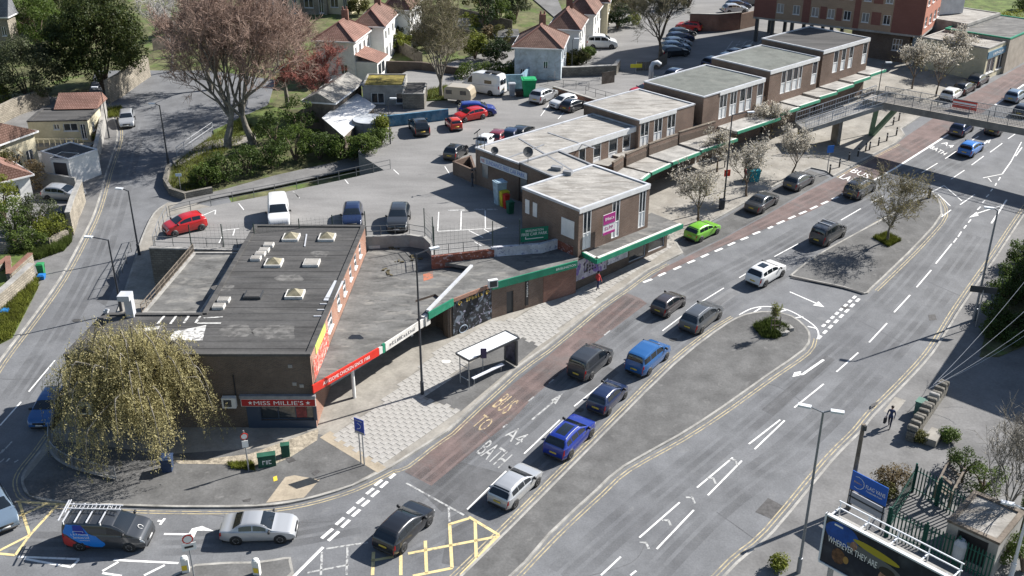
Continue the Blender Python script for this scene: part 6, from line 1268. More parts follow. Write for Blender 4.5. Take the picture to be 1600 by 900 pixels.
def Gb(px, py, o=0.0): p = G(px, py); return Vector((p.x, p.y, p.z + o))
# ---- weeping birch on the corner
def weeping(base, H, Rr, seed):
    rg = np.random.default_rng(seed); root = thing('weeping_tree', 'tall weeping yellow-green tree in front of the takeaway building', 'tree', base)
    mb = MB(); A, B, LP = [], [], []; base = Vector(base); top = base + Vector((.4, .3, H * .45)); mb.tube([base, base + Vector((.1, .1, H * .25)), top], [.32, .25, .17], 8, cap=False)
    arch = []
    for k in range(50):
        az = k * 2.399 + rg.uniform(-.3, .3); out = Rr * math.sqrt((k + .6) / 50) * rg.uniform(.85, 1.08); rise = H * (1.0 - .45 * (out / Rr) ** 2) * rg.uniform(.88, 1.04)
        s = base.lerp(top, rg.uniform(.6, 1)); e = base + Vector((math.cos(az) * out, math.sin(az) * out, rise)); m = s.lerp(e, .5) + Vector((0, 0, H * .13)); pts = []
        for i in range(7): t = i / 6; pts.append(s * (1 - t) ** 2 + m * 2 * t * (1 - t) + e * t * t)
        for i in range(1, 4): pts.append(e + Vector((math.cos(az) * .3 * i, math.sin(az) * .3 * i, -.28 * i * i)))
        mb.tube(pts, [.10 * (1 - .09 * i) for i in range(10)], 5, cap=False); arch.append(pts)
    for pts in arch:
        for j in range(46):
            i = rg.integers(2, 9); p = np.array(pts[i].lerp(pts[i + 1], rg.uniform())) + rg.normal(size=3) * np.array([.45, .45, .2]); L = min(rg.uniform(.9, 3.6), max(.5, p[2] - base.z - rg.uniform(.2, 1.6))); dx = rg.normal(size=2) * .16; q = p.copy(); nseg = 4
            for s_ in range(nseg):
                t = q + np.array([dx[0] * (1 - s_ / 4), dx[1] * (1 - s_ / 4), -L / nseg]); A.append(q); B.append(t)
                for _ in range(8): LP.append(q + (t - q) * rg.uniform() + rg.normal(size=3) * .085)
                q = t
    mb.build('trunk', M_barkgr, root, True); sticks(rg, A, B, .010, .008, M_lfbud, 'crown', root); leaves(rg, LP, .15, M_lfwil, 'foliage', root, aspect=.34, hang=2.2, up_bias=.45)
    return root
wb = Gb(226, 686); weeping(wb, 9.2, 4.9, 11)
# ---- large bare trees by the side road
bare_tree('bare_tree', 'huge bare pinkish-brown tree spreading over the side road', Gb(356, 232), 19, 9, .5, M_barkgr, M_twigbr, 21, 'bare roadside trees', nb=(6, 5, 4, 4, 3), ntw=6, tw=1.0, tr=.022)
bare_tree('bare_tree', 'huge bare tree standing behind the ivy bank beside its twin', Gb(396, 226), 18, 8, .5, M_barkgr, M_twigbr, 22, 'bare roadside trees', nb=(6, 5, 4, 4, 3), ntw=6, tw=1.0, tr=.022)
bare_tree('bare_tree', 'bare brown tree beyond the side road bend', Gb(330, 140), 13, 6.5, .35, M_barkgr, M_twigbr, 23, 'bare roadside trees', ntw=6, tw=1.0, tr=.022)
bare_tree('bare_tree', 'bare brown tree behind the pale roofed shed', Gb(450, 165), 13, 6.0, .35, M_barkgr, M_twigbr, 29, 'bare roadside trees', ntw=6, tw=1.0, tr=.022)
bare_tree('birch_tree', 'white-barked bare birch at the bend of the side road', Gb(268, 112), 13, 4, .22, M_barkwh, M_barkwh, 24, levels=4, nb=(6, 4, 4, 3), ntw=4, tw=.8, tr=.022, upb=.5)
bare_tree('red_bud_tree', 'bare tree with reddish buds beside the grey shed roof', Gb(500, 178), 8.5, 4.2, .2, M_bark, M_twigred, 25, nb=(6, 4, 4, 3, 3), ntw=5, tw=.7, tr=.02)
bare_tree('bare_tree', 'tall grey-green budding tree behind the blue wall', Gb(692, 166), 15, 6.5, .35, M_barkgr, M_twiggr, 26, nb=(6, 5, 4, 3, 3), ntw=5, tw=.9, tr=.018, leaf=M_lfoli, lper=1, lsize=.2, upb=.45)
bare_tree('bare_tree', 'bare dark tree above the row of parked cars by the service road', Gb(1030, 100), 13, 6.5, .35, M_bark, M_twiggr, 27, nb=(6, 5, 4, 3, 3), ntw=5, tw=.9, tr=.018, leaf=M_lfoli, lper=1, lsize=.16)
# ---- blossom trees on the shop pavement
BL = 'blossom trees outside the shops'
for i, (px, py, H, sp, lb) in enumerate(((1091, 348, 6.2, 2.8, 'white blossom tree beside the lime green car'), (1166, 308, 6.0, 2.8, 'white blossom tree by the turquoise bin'), (1237, 276, 6.0, 3.0, 'blossom tree at the foot of the footbridge ramp'), (1120, 270, 5.0, 2.6, 'blossom tree close to the shop canopy posts'), (1200, 222, 5.0, 2.6, 'blossom tree under the middle canopies'), (1462, 152, 7.6, 4.0, 'largest blossom tree below the tower block'), (1425, 140, 6.5, 3.5, 'bare-topped blossom tree by the tower stilts'), (1500, 118, 6.5, 3.4, 'blossom tree in front of the far shops'))):
    bare_tree('blossom_tree', lb, Gb(px, py, .1), H, sp, .13, M_bark, M_barkgr, 40 + i, BL, levels=4, nb=(6, 4, 4, 3), ntw=5, tw=.55, tr=.013, leaf=M_bloss, lper=2, lsize=.17 if px < 1300 else .22, trunk=.3, upb=.4)
    r_ = bpy.data.objects[COL.objects[-1].name].parent
    rg = np.random.default_rng(90 + i); c = Gb(px, py); P = np.array([c.x, c.y, c.z + H * .62]) + rg.normal(size=(420, 3)) * np.array([sp * .38, sp * .38, H * .15]); leaves(rg, P, .16, M_lfbud, 'foliage', r_)
t_ = bare_tree('street_tree', 'sparse budding tree in a grass square on the traffic island', Gb(1386, 379, .1), 8.0, 4.3, .14, M_barkgr, M_twiggr, 61, levels=4, nb=(6, 5, 4, 4), ntw=5, tw=.6, tr=.013, leaf=M_lfbud, lper=1, lsize=.15, trunk=.3, upb=.15)
t_ = bare_tree('sapling', 'young staked sapling in a planted bed on the traffic island', Gb(1210, 522, .1), 3.2, .8, .04, M_bark, M_twiggr, 62, levels=3, nb=(5, 4, 3), ntw=5, tw=.3, tr=.01, leaf=M_lfyel, lper=2, lsize=.12, trunk=.5, upb=.8)
b_ = Gb(1210, 522); mb = MB()
for dx in (-.35, .35): mb.bar((b_.x + dx, b_.y, b_.z), (b_.x + dx, b_.y, b_.z + 1.6), .06)
mb.bar((b_.x - .35, b_.y, b_.z + 1.3), (b_.x + .35, b_.y, b_.z + 1.3), .05); mb.bar((b_.x - .35, b_.y, b_.z + .8), (b_.x + .35, b_.y, b_.z + .8), .05); mb.build('stake', M_wood, t_)
t_ = bare_tree('roadside_tree', 'leafless tree with a few pale blossoms by the substation', Gb(1562, 850, .1), 9.0, 4.2, .16, M_barkgr, M_barkgr, 63, levels=4, nb=(6, 4, 4, 3), ntw=4, tw=.6, tr=.011, leaf=M_bloss, lper=1, lsize=.07, trunk=.28, upb=.55)
t_ = bare_tree('ivy_tree', 'bare tree with an ivy-covered trunk beside the substation', Gb(1596, 830, .1), 9.5, 3.5, .22, M_barkgr, M_barkgr, 64, levels=4, nb=(5, 4, 3, 3), ntw=3, tw=.7, tr=.011, trunk=.5, upb=.5)
rg = np.random.default_rng(5); b_ = Gb(1596, 830); n = 2600; h_ = rg.uniform(0, 5.4, n); a_ = rg.uniform(0, 6.28, n); rr = .34 * rg.uniform(.7, 1.3, n); leaves(rg, np.stack([b_.x + rr * np.cos(a_), b_.y + rr * np.sin(a_), b_.z + h_], 1), .13, M_lfivy, 'ivy', t_)
# ---- evergreen masses
bush('yew_tree', 'huge dark evergreen tree above the stone walls at the road bend', Gb(163, 140), (6.6, 5.8, 7.6), M_lfyew, 71, 190, 210, 1.15, .30, 'tree', mat2=leafm('leaf_yew_light', (0.075, 0.088, 0.022), .3))
bush('holly_tree', 'rounded grey-green evergreen tree behind the bungalow', Gb(46, 158), (5.4, 5.0, 4.8), M_lfhol, 72, 120, 170, .9, .24, 'tree', mat2=leafm('leaf_holly_light', (0.10, 0.108, 0.06), .3))
bush('garden_tree', 'lighter green tree between the two big evergreens and the old house', Gb(62, 75), (5.4, 4.8, 4.6), M_lfgrn, 73, 90, 140, .9, .28, 'tree')
bush('garden_tree', 'dark tree at the top of the garden beside the lawn', Gb(98, 40), (4, 4, 5), M_lfyew, 74, 60, 130, .9, .3, 'tree')
IV = 'ivy and laurel shrubs on the bank'
for i, (px, py, r, z, m) in enumerate(((322, 292, 1.9, 1.5, M_lfgrn), (352, 284, 2.2, 1.9, M_lfivy), (388, 272, 2.4, 2.1, M_lfivy), (425, 264, 2.4, 2.3, M_lfivy), (462, 252, 2.6, 2.6, M_lfgrn), (500, 250, 2.4, 2.0, M_lfivy), (538, 250, 2.3, 1.7, M_lfgrn), (572, 238, 1.9, 1.1, M_lfhedge), (594, 226, 1.6, 1.1, M_lfhedge), (470, 215, 2.6, 3.0, M_lfivy), (430, 232, 2.5, 2.6, M_lfivy), (598, 208, 1.1, 1.2, M_lfyel))):
    bush('shrub', ['glossy', 'dense', 'tall', 'low', 'spreading', 'thick', 'leafy', 'bright', 'rounded', 'dark', 'tangled', 'yellowish'][i] + ' evergreen shrub on the bank beside the car park path', (C(px, py) if px > 565 else Gb(px, py)), (r, r * .85, z), m, 100 + i, 26, 95, .6, .22, group=IV)
LG_ = 'garden shrubs beside the side road'
for i, (px, py, r, z, m, lb) in enumerate(((22, 372, 2.6, 2.4, M_lfgrn, 'green shrub at the back of the walled garden'), (60, 362, 2.5, 2.2, M_lfhol, 'grey-green shrub in the walled garden'), (85, 375, 2.0, 1.6, M_lfyel, 'yellow-green shrub beside the gate pier'), (45, 392, 2.1, 1.3, M_lfhedge, 'low green shrub above the stone garden wall'), (38, 300, 2.8, 2.4, M_lfbrown, 'brownish shrub behind the silver cars'), (8, 345, 1.8, 3.0, M_lfyel, 'palm-like yellow-green plant in the walled garden'), (10, 285, 2.4, 2.6, M_lfoli, 'olive shrub below the tiled roof'), (4, 170, 2, 1.8, M_lfyel, 'bright bush at the bungalow back wall'))):
    bush('shrub', lb, Gb(px, py), (r, r * .85, z), m, 130 + i, 28, 95, .6, .2, group=LG_)
for i, (px, py, r, z, m, lb) in enumerate(((757, 52, 2.0, 5.2, M_lfcon, 'tall dark conifer behind the car park hedge'), (780, 42, 1.9, 4.0, M_lfgrn, 'green conifer beside the tall dark one'), (742, 92, 2.3, 2.3, M_lfyel, 'bright yellow-green round shrub behind the hedge'), (806, 30, 2.4, 3.0, M_lfhol, 'grey-green tree behind the conifers'), (872, 103, 1.9, 1.3, M_lfgold, 'yellow flowering shrub by the pale house'), (900, 104, 2.0, 1.5, M_lfoli, 'olive garden shrub behind the long wall'), (893, 88, 1.6, 1.5, M_lfgrn, 'green shrub beside the pale house wall'), (915, 90, 1.5, .9, M_lfgrn, 'low shrub beside the parked white van'), (965, 45, 2.4, 2.4, M_lfcon, 'dark green round tree behind the white van'), (962, 15, 1.9, 1.8, M_lfyel, 'bright green bush by the far houses'), (1075, 12, 3.6, 3.0, M_lfyel, 'yellow-green tree behind the bare tree'), (775, 95, 2.5, 1.9, M_lfcon, 'dark shrub behind the hedge'), (560, 22, 2, 1.6, M_lfoli, 'small garden bush in front of the terrace houses'), (820, 8, 3, 3.2, M_lfyew, 'dark garden tree at the top of the gardens'), (700, 10, 3, 3, M_lfoli, 'olive garden tree behind the white houses'))):
    bush('garden_plant', lb, Gb(px, py), (r, r * .9, z), m, 160 + i, 34, 95, .6, .26, 'shrub' if z < 2 else 'tree', group='garden planting')
_mm = [(M_lfgrn, 'green'), (M_lfoli, 'olive'), (M_lfhedge, 'leafy'), (M_lfcon, 'dark'), (M_lfyel, 'bright'), (M_lfbrown, 'brown')]; _rr = random.Random(12)
for i in range(46):
    px, py, wh = _rr.choice([(_rr.uniform(600, 690), _rr.uniform(30, 80), 'behind the white houses'), (_rr.uniform(690, 800), _rr.uniform(2, 80), 'round the dark conifers'), (_rr.uniform(930, 1010), _rr.uniform(0, 40), 'along the lane past the white van'), (_rr.uniform(240, 330), _rr.uniform(0, 80), 'beyond the white birch'), (_rr.uniform(330, 480), _rr.uniform(20, 120), 'below the terrace houses'), (_rr.uniform(0, 90), _rr.uniform(0, 60), 'near the old stone house')])
    if 640 < px < 690 and py < 30: continue
    m, nm = _mm[i % 6]; r_ = _rr.uniform(1.0, 2.3); bush('garden_shrub', ('tall ' if i % 2 else 'low ') + nm + ' garden shrub ' + wh, Gb(px, py), (r_, r_, r_ * (1.15 if i % 2 else .75)), m, 500 + i, 16, 80, .5, .26, group='shrubs in the far gardens', trunk=False)
# clipped hedge above the car park
rg = np.random.default_rng(8); hr = thing('hedge', 'long clipped green hedge above the motorhome', 'hedge', Gb(735, 128)); P, N_ = [], []
for k in range(90):
    f = rg.uniform(); c = Gb(716 + 104 * f, 129 - 4 * f); c = np.array([c.x, c.y, c.z + rg.uniform(.5, 2.3)]) + rg.normal(size=3) * np.array([.2, .45, .1]); q = rg.normal(size=(110, 3)); q /= np.linalg.norm(q, axis=1)[:, None]; P.append(c + q * .55); N_.append(q)
leaves(rg, np.concatenate(P), .2, M_lfhedge, 'foliage', hr, normals=np.concatenate(N_))
# hedge bank on the right, planting beds
HB = 'dark hedge plants on the right-hand bank'
for i, (px, py, r, z) in enumerate(((1592, 420, 1.6, 1.6), (1580, 448, 1.6, 1.5), (1568, 478, 1.5, 1.5), (1556, 508, 1.4, 1.3), (1548, 530, 1.2, 1.0), (1600, 470, 2.0, 1.1), (1604, 520, 2.0, 1.0), (1585, 540, 1.2, .7))):
    bush('hedge_plant', ['top', 'second', 'third', 'fourth', 'end', 'tall rear', 'wide rear', 'small rear'][i] + ' ivy hedge plant on the dark bank along the pavement', Gb(px, py, .1), (r, r * .9, z), M_lfivy, 190 + i, 22, 90, .5, .18, group=HB)
for i, (px, py, r, z, m, lb) in enumerate(((1392, 762, 1.3, 1.0, M_lfbrown, 'brown and green shrub behind the blue sign'), (1378, 778, .9, .6, M_lfoli, 'straggly olive plant below the blue sign'), (1505, 742, 1.5, 1.0, M_lfivy, 'ivy growing over the picnic table end'), (1535, 768, 1.6, 1.1, M_lfgrn, 'green creeper over the substation fence'), (1480, 690, .8, .5, M_lfgrn, 'ivy on the wall of upright stones'), (1215, 892, .5, .7, M_lfyel, 'small yellow-green bush by the tall lamp post'), (1560, 880, 1.3, 1.3, M_lfgrn, 'green shrub behind the billboard'), (1598, 895, 1.4, 1.5, M_lfgrn, 'shrub at the foot of the ivy tree'), (1435, 690, .6, .4, M_lfoli, 'weeds at the end of the stone wall'))):
    bush('shrub', lb, Gb(px, py, .1), (r, r * .9, z), m, 210 + i, 20, 90, .4, .14)
# tufts: one growth of grass in each bed
def grass_patch(name, label, px, n, h, mat, seed, o=.1):
    rg = np.random.default_rng(seed); poly = [G(*p).xy for p in px]; xs = [p.x for p in poly]; ys = [p.y for p in poly]; P = []
    while len(P) < n:
        p = (rg.uniform(min(xs), max(xs)), rg.uniform(min(ys), max(ys)))
        if inside(p, poly): P.append((p[0], p[1], gz(*p) + o))
    A = np.array(P); B = A + rg.normal(size=A.shape) * np.array([.35, .35, .2]) * h + np.array([0, 0, h]); ob = sticks(rg, A, B, .022, .006, mat, name); ob['kind'] = 'stuff'; ob['label'] = label; return ob
grass_patch('grass', 'tufty grass square round the island tree', [(1363, 373), (1385, 366), (1408, 378), (1388, 388)], 2200, .28, M_lfyel, 1, .12)
grass_patch('grass', 'low planting bed round the sapling', [(1175, 512), (1205, 500), (1235, 516), (1215, 532), (1190, 530)], 2200, .35, M_lfhedge, 2, .12)
grass_patch('grass', 'long grass on the bank under the bare trees', [(265, 292), (275, 255), (330, 215), (380, 185), (400, 205), (350, 240), (330, 290), (300, 305)], 5000, .3, M_lfyel, 3)
grass_patch('grass', 'grassy verge below the stone garden wall', [(20, 530), (0, 540), (0, 480), (40, 452), (62, 430), (60, 452)], 3000, .4, M_lfyel, 4, .14)
grass_patch('grass', 'weeds along the foot of the garden wall', [(8, 402), (60, 396), (98, 384), (110, 372), (114, 378), (100, 394), (60, 408)], 2600, .6, M_lfhedge, 6)
grass_patch('grass', 'grass strip by the green road cabinets', [(355, 726), (395, 724), (400, 738), (362, 735)], 900, .2, M_lfyel, 7, .14)
grass_patch('grass', 'rough grass verge by the side road wall', [(165, 172), (190, 168), (195, 182), (170, 186)], 900, .35, M_lfyel, 8)
grass_patch('grass', 'small lawn above the blue wall', [(605, 172), (700, 150), (700, 172), (620, 176)], 1800, .3, M_lfyel, 9, 1.4)
mb = MB(); rr = random.Random(2)
for px in (1222, 1228, 1233, 1218, 1224): c = G(px + rr.uniform(-2, 2), 517 + rr.uniform(-4, 8)); rz = rr.uniform(0, 3); o = MB().box(c.x, c.y, c.z + .1, .6, .4, .28, rz).build('planter_rock', M_conc); tag(o, 'pale rock edging the sapling bed on the traffic island', 'rock', 'rocks round the sapling bed')
# ================================================================ HOUSES AND SHEDS
def hip_roof(parent, P, z, rise, mat, ov=0.35, ridge=True, hip=(1, 1), name='roof'):
    """P: ccw rectangle; ridge along the longer axis; hip flags for each end (0 = gable)"""
    P = [Vector((p[0], p[1])) for p in P]
    if (P[1] - P[0]).length < (P[2] - P[1]).length: P = P[1:] + P[:1]; hip = hip
    c = sum(P, Vector((0, 0))) / 4; t = (P[1] - P[0]).normalized(); n = Vector((t.y, -t.x)); L = (P[1] - P[0]).length / 2 + ov; D = (P[2] - P[1]).length / 2 + ov
    q = lambda u, v, zz: (c.x + t.x * u + n.x * v, c.y + t.y * u + n.y * v, zz)
    e0, e1 = -L + D * hip[0] * .95, L - D * hip[1] * .95; zt = z + rise
    V = [q(-L, D, z), q(L, D, z), q(L, -D, z), q(-L, -D, z), q(e0, 0, zt), q(e1, 0, zt)]
    mb = MB(); mb.add(V, [(0, 1, 5, 4), (1, 2, 5), (2, 3, 4, 5), (3, 0, 4), (3, 2, 1, 0)]); r = mb.build(name, mat, parent)
    if ridge:
        for a, b in ((V[4], V[5]), (V[0], V[4]), (V[3], V[4]), (V[1], V[5]), (V[2], V[5])):
            mb = MB(); mb.bar(Vector(a) + Vector((0, 0, .04)), Vector(b) + Vector((0, 0, .04)), .24, .12); mb.build('ridge_tiles', M_ridge, r)
    mb = MB()
    for i in range(4):
        a, b = Vector(V[i]), Vector(V[(i + 1) % 4]); mb.bar(a - Vector((0, 0, .08)), b - Vector((0, 0, .08)), .14, .16)
    mb.build('gutter', M_frame, r)
    return r, t, n, c
def chimney(parent, p, z, h, mat):
    mb = MB(); mb.box(p.x, p.y, z, .9, .6, h); o = mb.build('chimney', mat, parent)
    for d in (-.25, .25): mb = MB(); mb.lathe([(.13, 0), (.11, .4)], (p.x + d, p.y, z + h), 8); mb.build('chimney_pot', M_ridge, o)
def house(label, A, B, Cc, he, rise, wm, rm, wins, name='house', hip=(1, 1), chim=True, group=None, base=None, lmax=16, ridge=True):
    """A, B, C: sight points of the eaves: left end, near corner, right end"""
    b = G(*B, he); a = W(*A, b.z).xy; c = W(*Cc, b.z).xy; b2 = b.xy; ta = (b2 - a).normalized(); n = Vector((ta.y, -ta.x)); La = (b2 - a).length; Lb = min((c - b2).length, lmax)
    P = [a, b2, b2 - n * Lb, a - n * Lb]; root = thing(name, label, 'house', (b2.x, b2.y, gz(*b2)), group=group); z0 = gz(*b2) - .6; z1 = b.z
    for i in range(4):
        ops = [(o[0] * (La if i % 2 == 0 else Lb), o[1] * (La if i % 2 == 0 else Lb), z1 - he + o[2], z1 - he + o[3], dict(nx=o[4] if len(o) > 4 else 2)) for o in wins.get(i, [])]
        mb = MB(); t, nn = wall_mb(mb, P[i], P[(i + 1) % 4], z0, z1, ops); mb.build('wall', wm, root)
        for o in ops: window(root, P[i], t, nn, o, **o[4])
    r, t, nn, cc = hip_roof(root, P, z1, rise, rm, hip=hip, ridge=ridge)
    if chim: chimney(r, cc.to_3d() + t.to_3d() * (max(La, Lb) * .18), z1 + rise - .8, 1.9, M_brickred)
    return root, P, z1
HG = 'semi-detached houses behind the car park'
w2 = {0: [(.22, .42, 3.4, 4.5), (.62, .8, .9, 2.2)], 1: [(.06, .16, 3.3, 4.4), (.28, .42, 3.3, 4.5), (.55, .68, 3.3, 4.5), (.8, .92, 3.3, 4.4), (.3, .5, .8, 2.2), (.62, .8, .3, 2.3)]}
h1, P1_, z1_ = house('white rendered house with a red hipped roof facing the mossy shed', (492, 62), (552, 64.5), (594, 46), 5.4, 1.9, M_render, M_tile, w2, group=HG)
a_, b_ = P1_[1], P1_[2]; tt_ = (b_ - a_).normalized(); nn_ = Vector((tt_.y, -tt_.x))
q = a_ + tt_ * 2.6 + nn_ * 1.5; lean = MB(); lean.box(q.x, q.y, gz(*q) - .5, 4.6, 3.0, 3.0, math.atan2(tt_.y, tt_.x)); lean.build('lean_to', M_render, h1)
vs = [q + tt_ * s * 2.5 + nn_ * d for s, d in ((-1, 1.7), (1, 1.7), (1, -1.6), (-1, -1.6))]; zz = gz(*q) + 2.5; MB().add([(*vs[0], zz), (*vs[1], zz), (*vs[2], zz + 1.0), (*vs[3], zz + 1.0)], [(0, 1, 2, 3)]).build('lean_to_roof', M_tile, h1)
for s in (-1.4, 0.2): signboard(h1, q + nn_ * 1.5 - tt_ * .5, tt_, nn_, s, s + 1.2, gz(*q) + .7, gz(*q) + 2.1, M_glass, 'lean_to_window', .05, .02)
house('white house with a brown hipped roof next up the row', (553, 40), (599, 41), (640, 20), 5.4, 1.9, M_render, M_tilebr, {1: [(.08, .2, 3.3, 4.5), (.3, .42, 3.3, 4.5), (.6, .72, 3.3, 4.5), (.1, .24, .8, 2.2), (.35, .45, .2, 2.3), (.62, .78, .8, 2.2)]}, group=HG)
house('house with brown roof at the top of the row of white houses', (600, 14), (640, 15), (672, -2), 5.4, 2.6, M_render, M_tilebr, {1: [(.1, .24, 3.3, 4.5), (.4, .55, 3.3, 4.5), (.7, .84, 3.3, 4.5), (.2, .4, .8, 2.2)]}, group=HG)
w3 = {0: [(.12, .22, .9, 2.1), (.62, .72, 2.2, 3.2), (.42, .47, .9, 1.4), (.85, .89, .5, 2.0)], 1: [(.15, .3, 3.0, 4.2), (.45, .6, 3.0, 4.2), (.75, .88, 3.0, 4.2), (.2, .4, .6, 2.0), (.55, .75, .6, 2.0)]}
house('pale blue-grey rendered house with red hipped roof beside the long wall', (804, 73), (877, 75.5), (902, 57), 5.0, 2.2, M_lblue, M_tilebr, w3, group=HG)
house('white house with red hipped roof behind the pale blue-grey one', (858, 44), (905, 46), (926, 30), 5.0, 2.2, M_render, M_tilebr, {1: w3[1]}, group=HG)
house('house with red roof third up from the long wall', (885, 20), (928, 22), (950, 6), 5.0, 2.2, M_render, M_tilebr, {1: w3[1]}, group=HG)
house('house at the top of the lane with its roof cut off by the trees', (915, 2), (950, 3), (972, -12), 5.0, 2.2, M_cream, M_tilebr, {1: w3[1]}, group=HG)
# terrace fronts along the very top
for i, (x0, x1, m, lb) in enumerate(((400, 432, M_render, 'white bay-fronted terrace house at the top'), (432, 470, M_cream, 'cream terrace house beside the white one'), (470, 512, M_stone, 'stone terrace house with front steps'), (512, 548, M_cream, 'cream stone terrace house at the end of the row'))):
    a, b = G(x0, 22 + (x0 - 400) * -.02), G(x1 - .6, 22); P = rect_from(a.xy, Vector((b.x, b.y)), 8); root = thing('terrace_house', lb, 'house', a, group='terrace houses along the upper street'); L = (P[1] - P[0]).length; z0 = a.z - .5
    ops = [(L * .15, L * .5, z0 + 1.4, z0 + 3.0), (L * .7, L * .88, z0 + .6, z0 + 2.8), (L * .15, L * .5, z0 + 4.4, z0 + 6.0), (L * .68, L * .9, z0 + 4.4, z0 + 5.9)]
    mb = MB(); t, n = wall_mb(mb, P[0], P[1], z0, z0 + 7, ops); mb.build('wall', m, root)
    for o in ops: window(root, P[0], t, n, o, nx=2)
    mb = MB()
    for k in (1, 2, 3): wall_mb(mb, P[k], P[(k + 1) % 4], z0, z0 + 7)
    mb.build('side_walls', m, root); hip_roof(root, P, z0 + 7, 2.6, M_slate, hip=(0, 0), ridge=False)
# parked cars and bins at the top street are hidden; garden walls
wall_run('garden_wall', 'long grey stone wall between the houses and the car park entrance', [G(*p).xy for p in [(826, 128), (900, 127), (960, 124), (966, 115)]], -.3, 1.9, .4, M_stonedk, M_conc, zf=True)
wall_run('garden_wall', 'brick garden wall behind the mossy shed', [G(*p).xy for p in [(555, 112), (660, 115), (715, 124)]], -.3, 1.6, .3, M_brickdk, zf=True)
M_bluew = nmat('blue_painted_wall', (0.06, 0.155, 0.24), .85, .2, .8, fine=5, fine_amt=.1, stain=[(.8, .5, .66, (0.14, 0.22, 0.28), .8)])
wall_run('blue_wall', 'blue painted block wall at the edge of the car park', [W(*p, CP).xy for p in [(593, 199), (640, 194), (699, 187)]], CP - .8, CP + 1.3, .25, M_bluew)
M_bluew2 = nmat('pale_blue_wall', (0.16, 0.25, 0.31), .85, .2, .8, fine=5, fine_amt=.1)
wall_run('blue_wall', 'pale blue wall below the hedge behind the recycling bins', [W(*p, CP).xy for p in [(770, 140), (815, 139), (826, 128)]], CP - .8, CP + 1.9, .25, M_bluew2)
wall_run('brick_wall', 'long dark red brick wall with a grey door by the upper car park', [G(*p).xy for p in [(1078, 48), (1120, 49), (1155, 46)]], -.3, 2.6, .3, M_brickred, M_conc, zf=True)
wall_run('brick_wall', 'buff brick wall ramping up to the tower block', [G(*p).xy for p in [(1156, 46), (1180, 40)]], -.3, 2.4, .3, M_brick, zf=True)
M_fence = nmat('timber_fence', (0.16, 0.14, 0.115), .9, .2, .4, fine=8, fine_amt=.15)
def board_fence(label, pts, h, bw, mat, name='timber_fence', conv=G, gap=.015, group=None):
    root = thing(name, label, 'fence', conv(*pts[0]), group=group); mb0 = MB(); mb0.box(0, 0, 0, bw - gap, .03, h); me = mb0.mesh('board', mat)
    for i in range(len(pts) - 1):
        a, b = conv(*pts[i]), conv(*pts[i + 1]); L = (b - a).length; n = int(L / bw); rz = math.atan2((b - a).y, (b - a).x)
        for k in range(n):
            q = lin(a, b, (k + .5) / n); o = bpy.data.objects.new('board', me); COL.objects.link(o); o.location = (q.x, q.y, q.z + random.uniform(-.03, .03)); o.rotation_euler.z = rz; child_keep(o, root)
        mb = MB(); nn = Vector((math.sin(rz), -math.cos(rz), 0)) * -.05
        for z in (.3, h - .3): mb.bar(a + Vector((0, 0, z)) + nn, b + Vector((0, 0, z)) + nn, .05, .09)
        mb.build('rail', mat, root)
    return root
def child_keep(o, root): o.parent = root; o.matrix_parent_inverse = world_of(root).inverted()
board_fence('curved grey timber fence below the bare tree by the service road', [(993, 116), (1012, 116), (1030, 108), (1042, 100)], 1.7, .3, M_fence)
for i, (px, lb) in enumerate((([(606, 70), (660, 100)], 'behind the white houses'), ([(640, 42), (740, 66)], 'between two gardens behind the conifers'), ([(700, 24), (800, 48)], 'at the top of the gardens'), ([(690, 88), (735, 70)], 'beside the yellow-green shrub'), ([(240, 78), (330, 62)], 'beyond the road bend'), ([(340, 60), (470, 48)], 'below the terrace houses'))): wall_run('garden_fence', 'timber panel fence ' + lb, [G(*p).xy for p in px], -.2, 1.6, .08, M_fence, zf=True, cat='fence', group='fences in the far gardens')
for i, (px, py, lb) in enumerate(((700, 60, 'grey garden shed behind the tall budding tree'), (776, 78, 'pale garden shed by the dark conifers'), (640, 70, 'small garden shed behind the white houses'), (300, 62, 'pale shed beyond the white birch'))):
    p_ = G(px, py); r_ = thing('garden_shed', lb, 'shed', p_); P_2 = rect_from((p_.x, p_.y), (p_.x + 3.2, p_.y + .5), 2.4); mb = MB(); [wall_mb(mb, P_2[k], P_2[(k + 1) % 4], p_.z - .3, p_.z + 2.0) for k in range(4)]; mb.build('wall', M_fence if i % 2 else M_grey, r_); hip_roof(r_, P_2, p_.z + 2.0, .7, M_rooflo, hip=(0, 0), ridge=False, ov=.15)
# mossy workshop, barn and white-roofed shed
ms = thing('mossy_workshop', 'low workshop with yellow mossy roof behind the blue wall', 'building', G(600, 165))
zw = gz(*G(600, 165).xy) + 3.6
P = rect_from(W(566, 134, zw).xy, W(630, 134, zw).xy, 5.5); block(ms, P, zw - 4.2, zw, M_grey, M_moss, ops={0: [(1.0, 2.6, zw - 2.2, zw - .9), (4.0, 5.8, zw - 2.2, zw - .9)]}, coping=M_conc, cw=.2, ch=.12)
P = rect_from(W(628, 137, zw + .2).xy, W(662, 137, zw + .2).xy, 5.0); block(ms, P, zw - 4, zw - .5, M_stonedk, M_roofdk, coping=M_conc, cw=.2, ch=.12, rname='annex_roof')
mb = MB(); q = G(602, 166); mb.box(q.x, q.y, q.z, 3.2, .2, 2.6, 0); mb.build('dark_door', M_dkgrey, ms)
brn = thing('old_barn', 'grey pitched barn roof beside the red-budded tree', 'building', G(540, 165)); a, b = W(521, 160, 6.6).xy, W(564, 128, 6.6).xy; P = rect_from(a, b, 3.6)
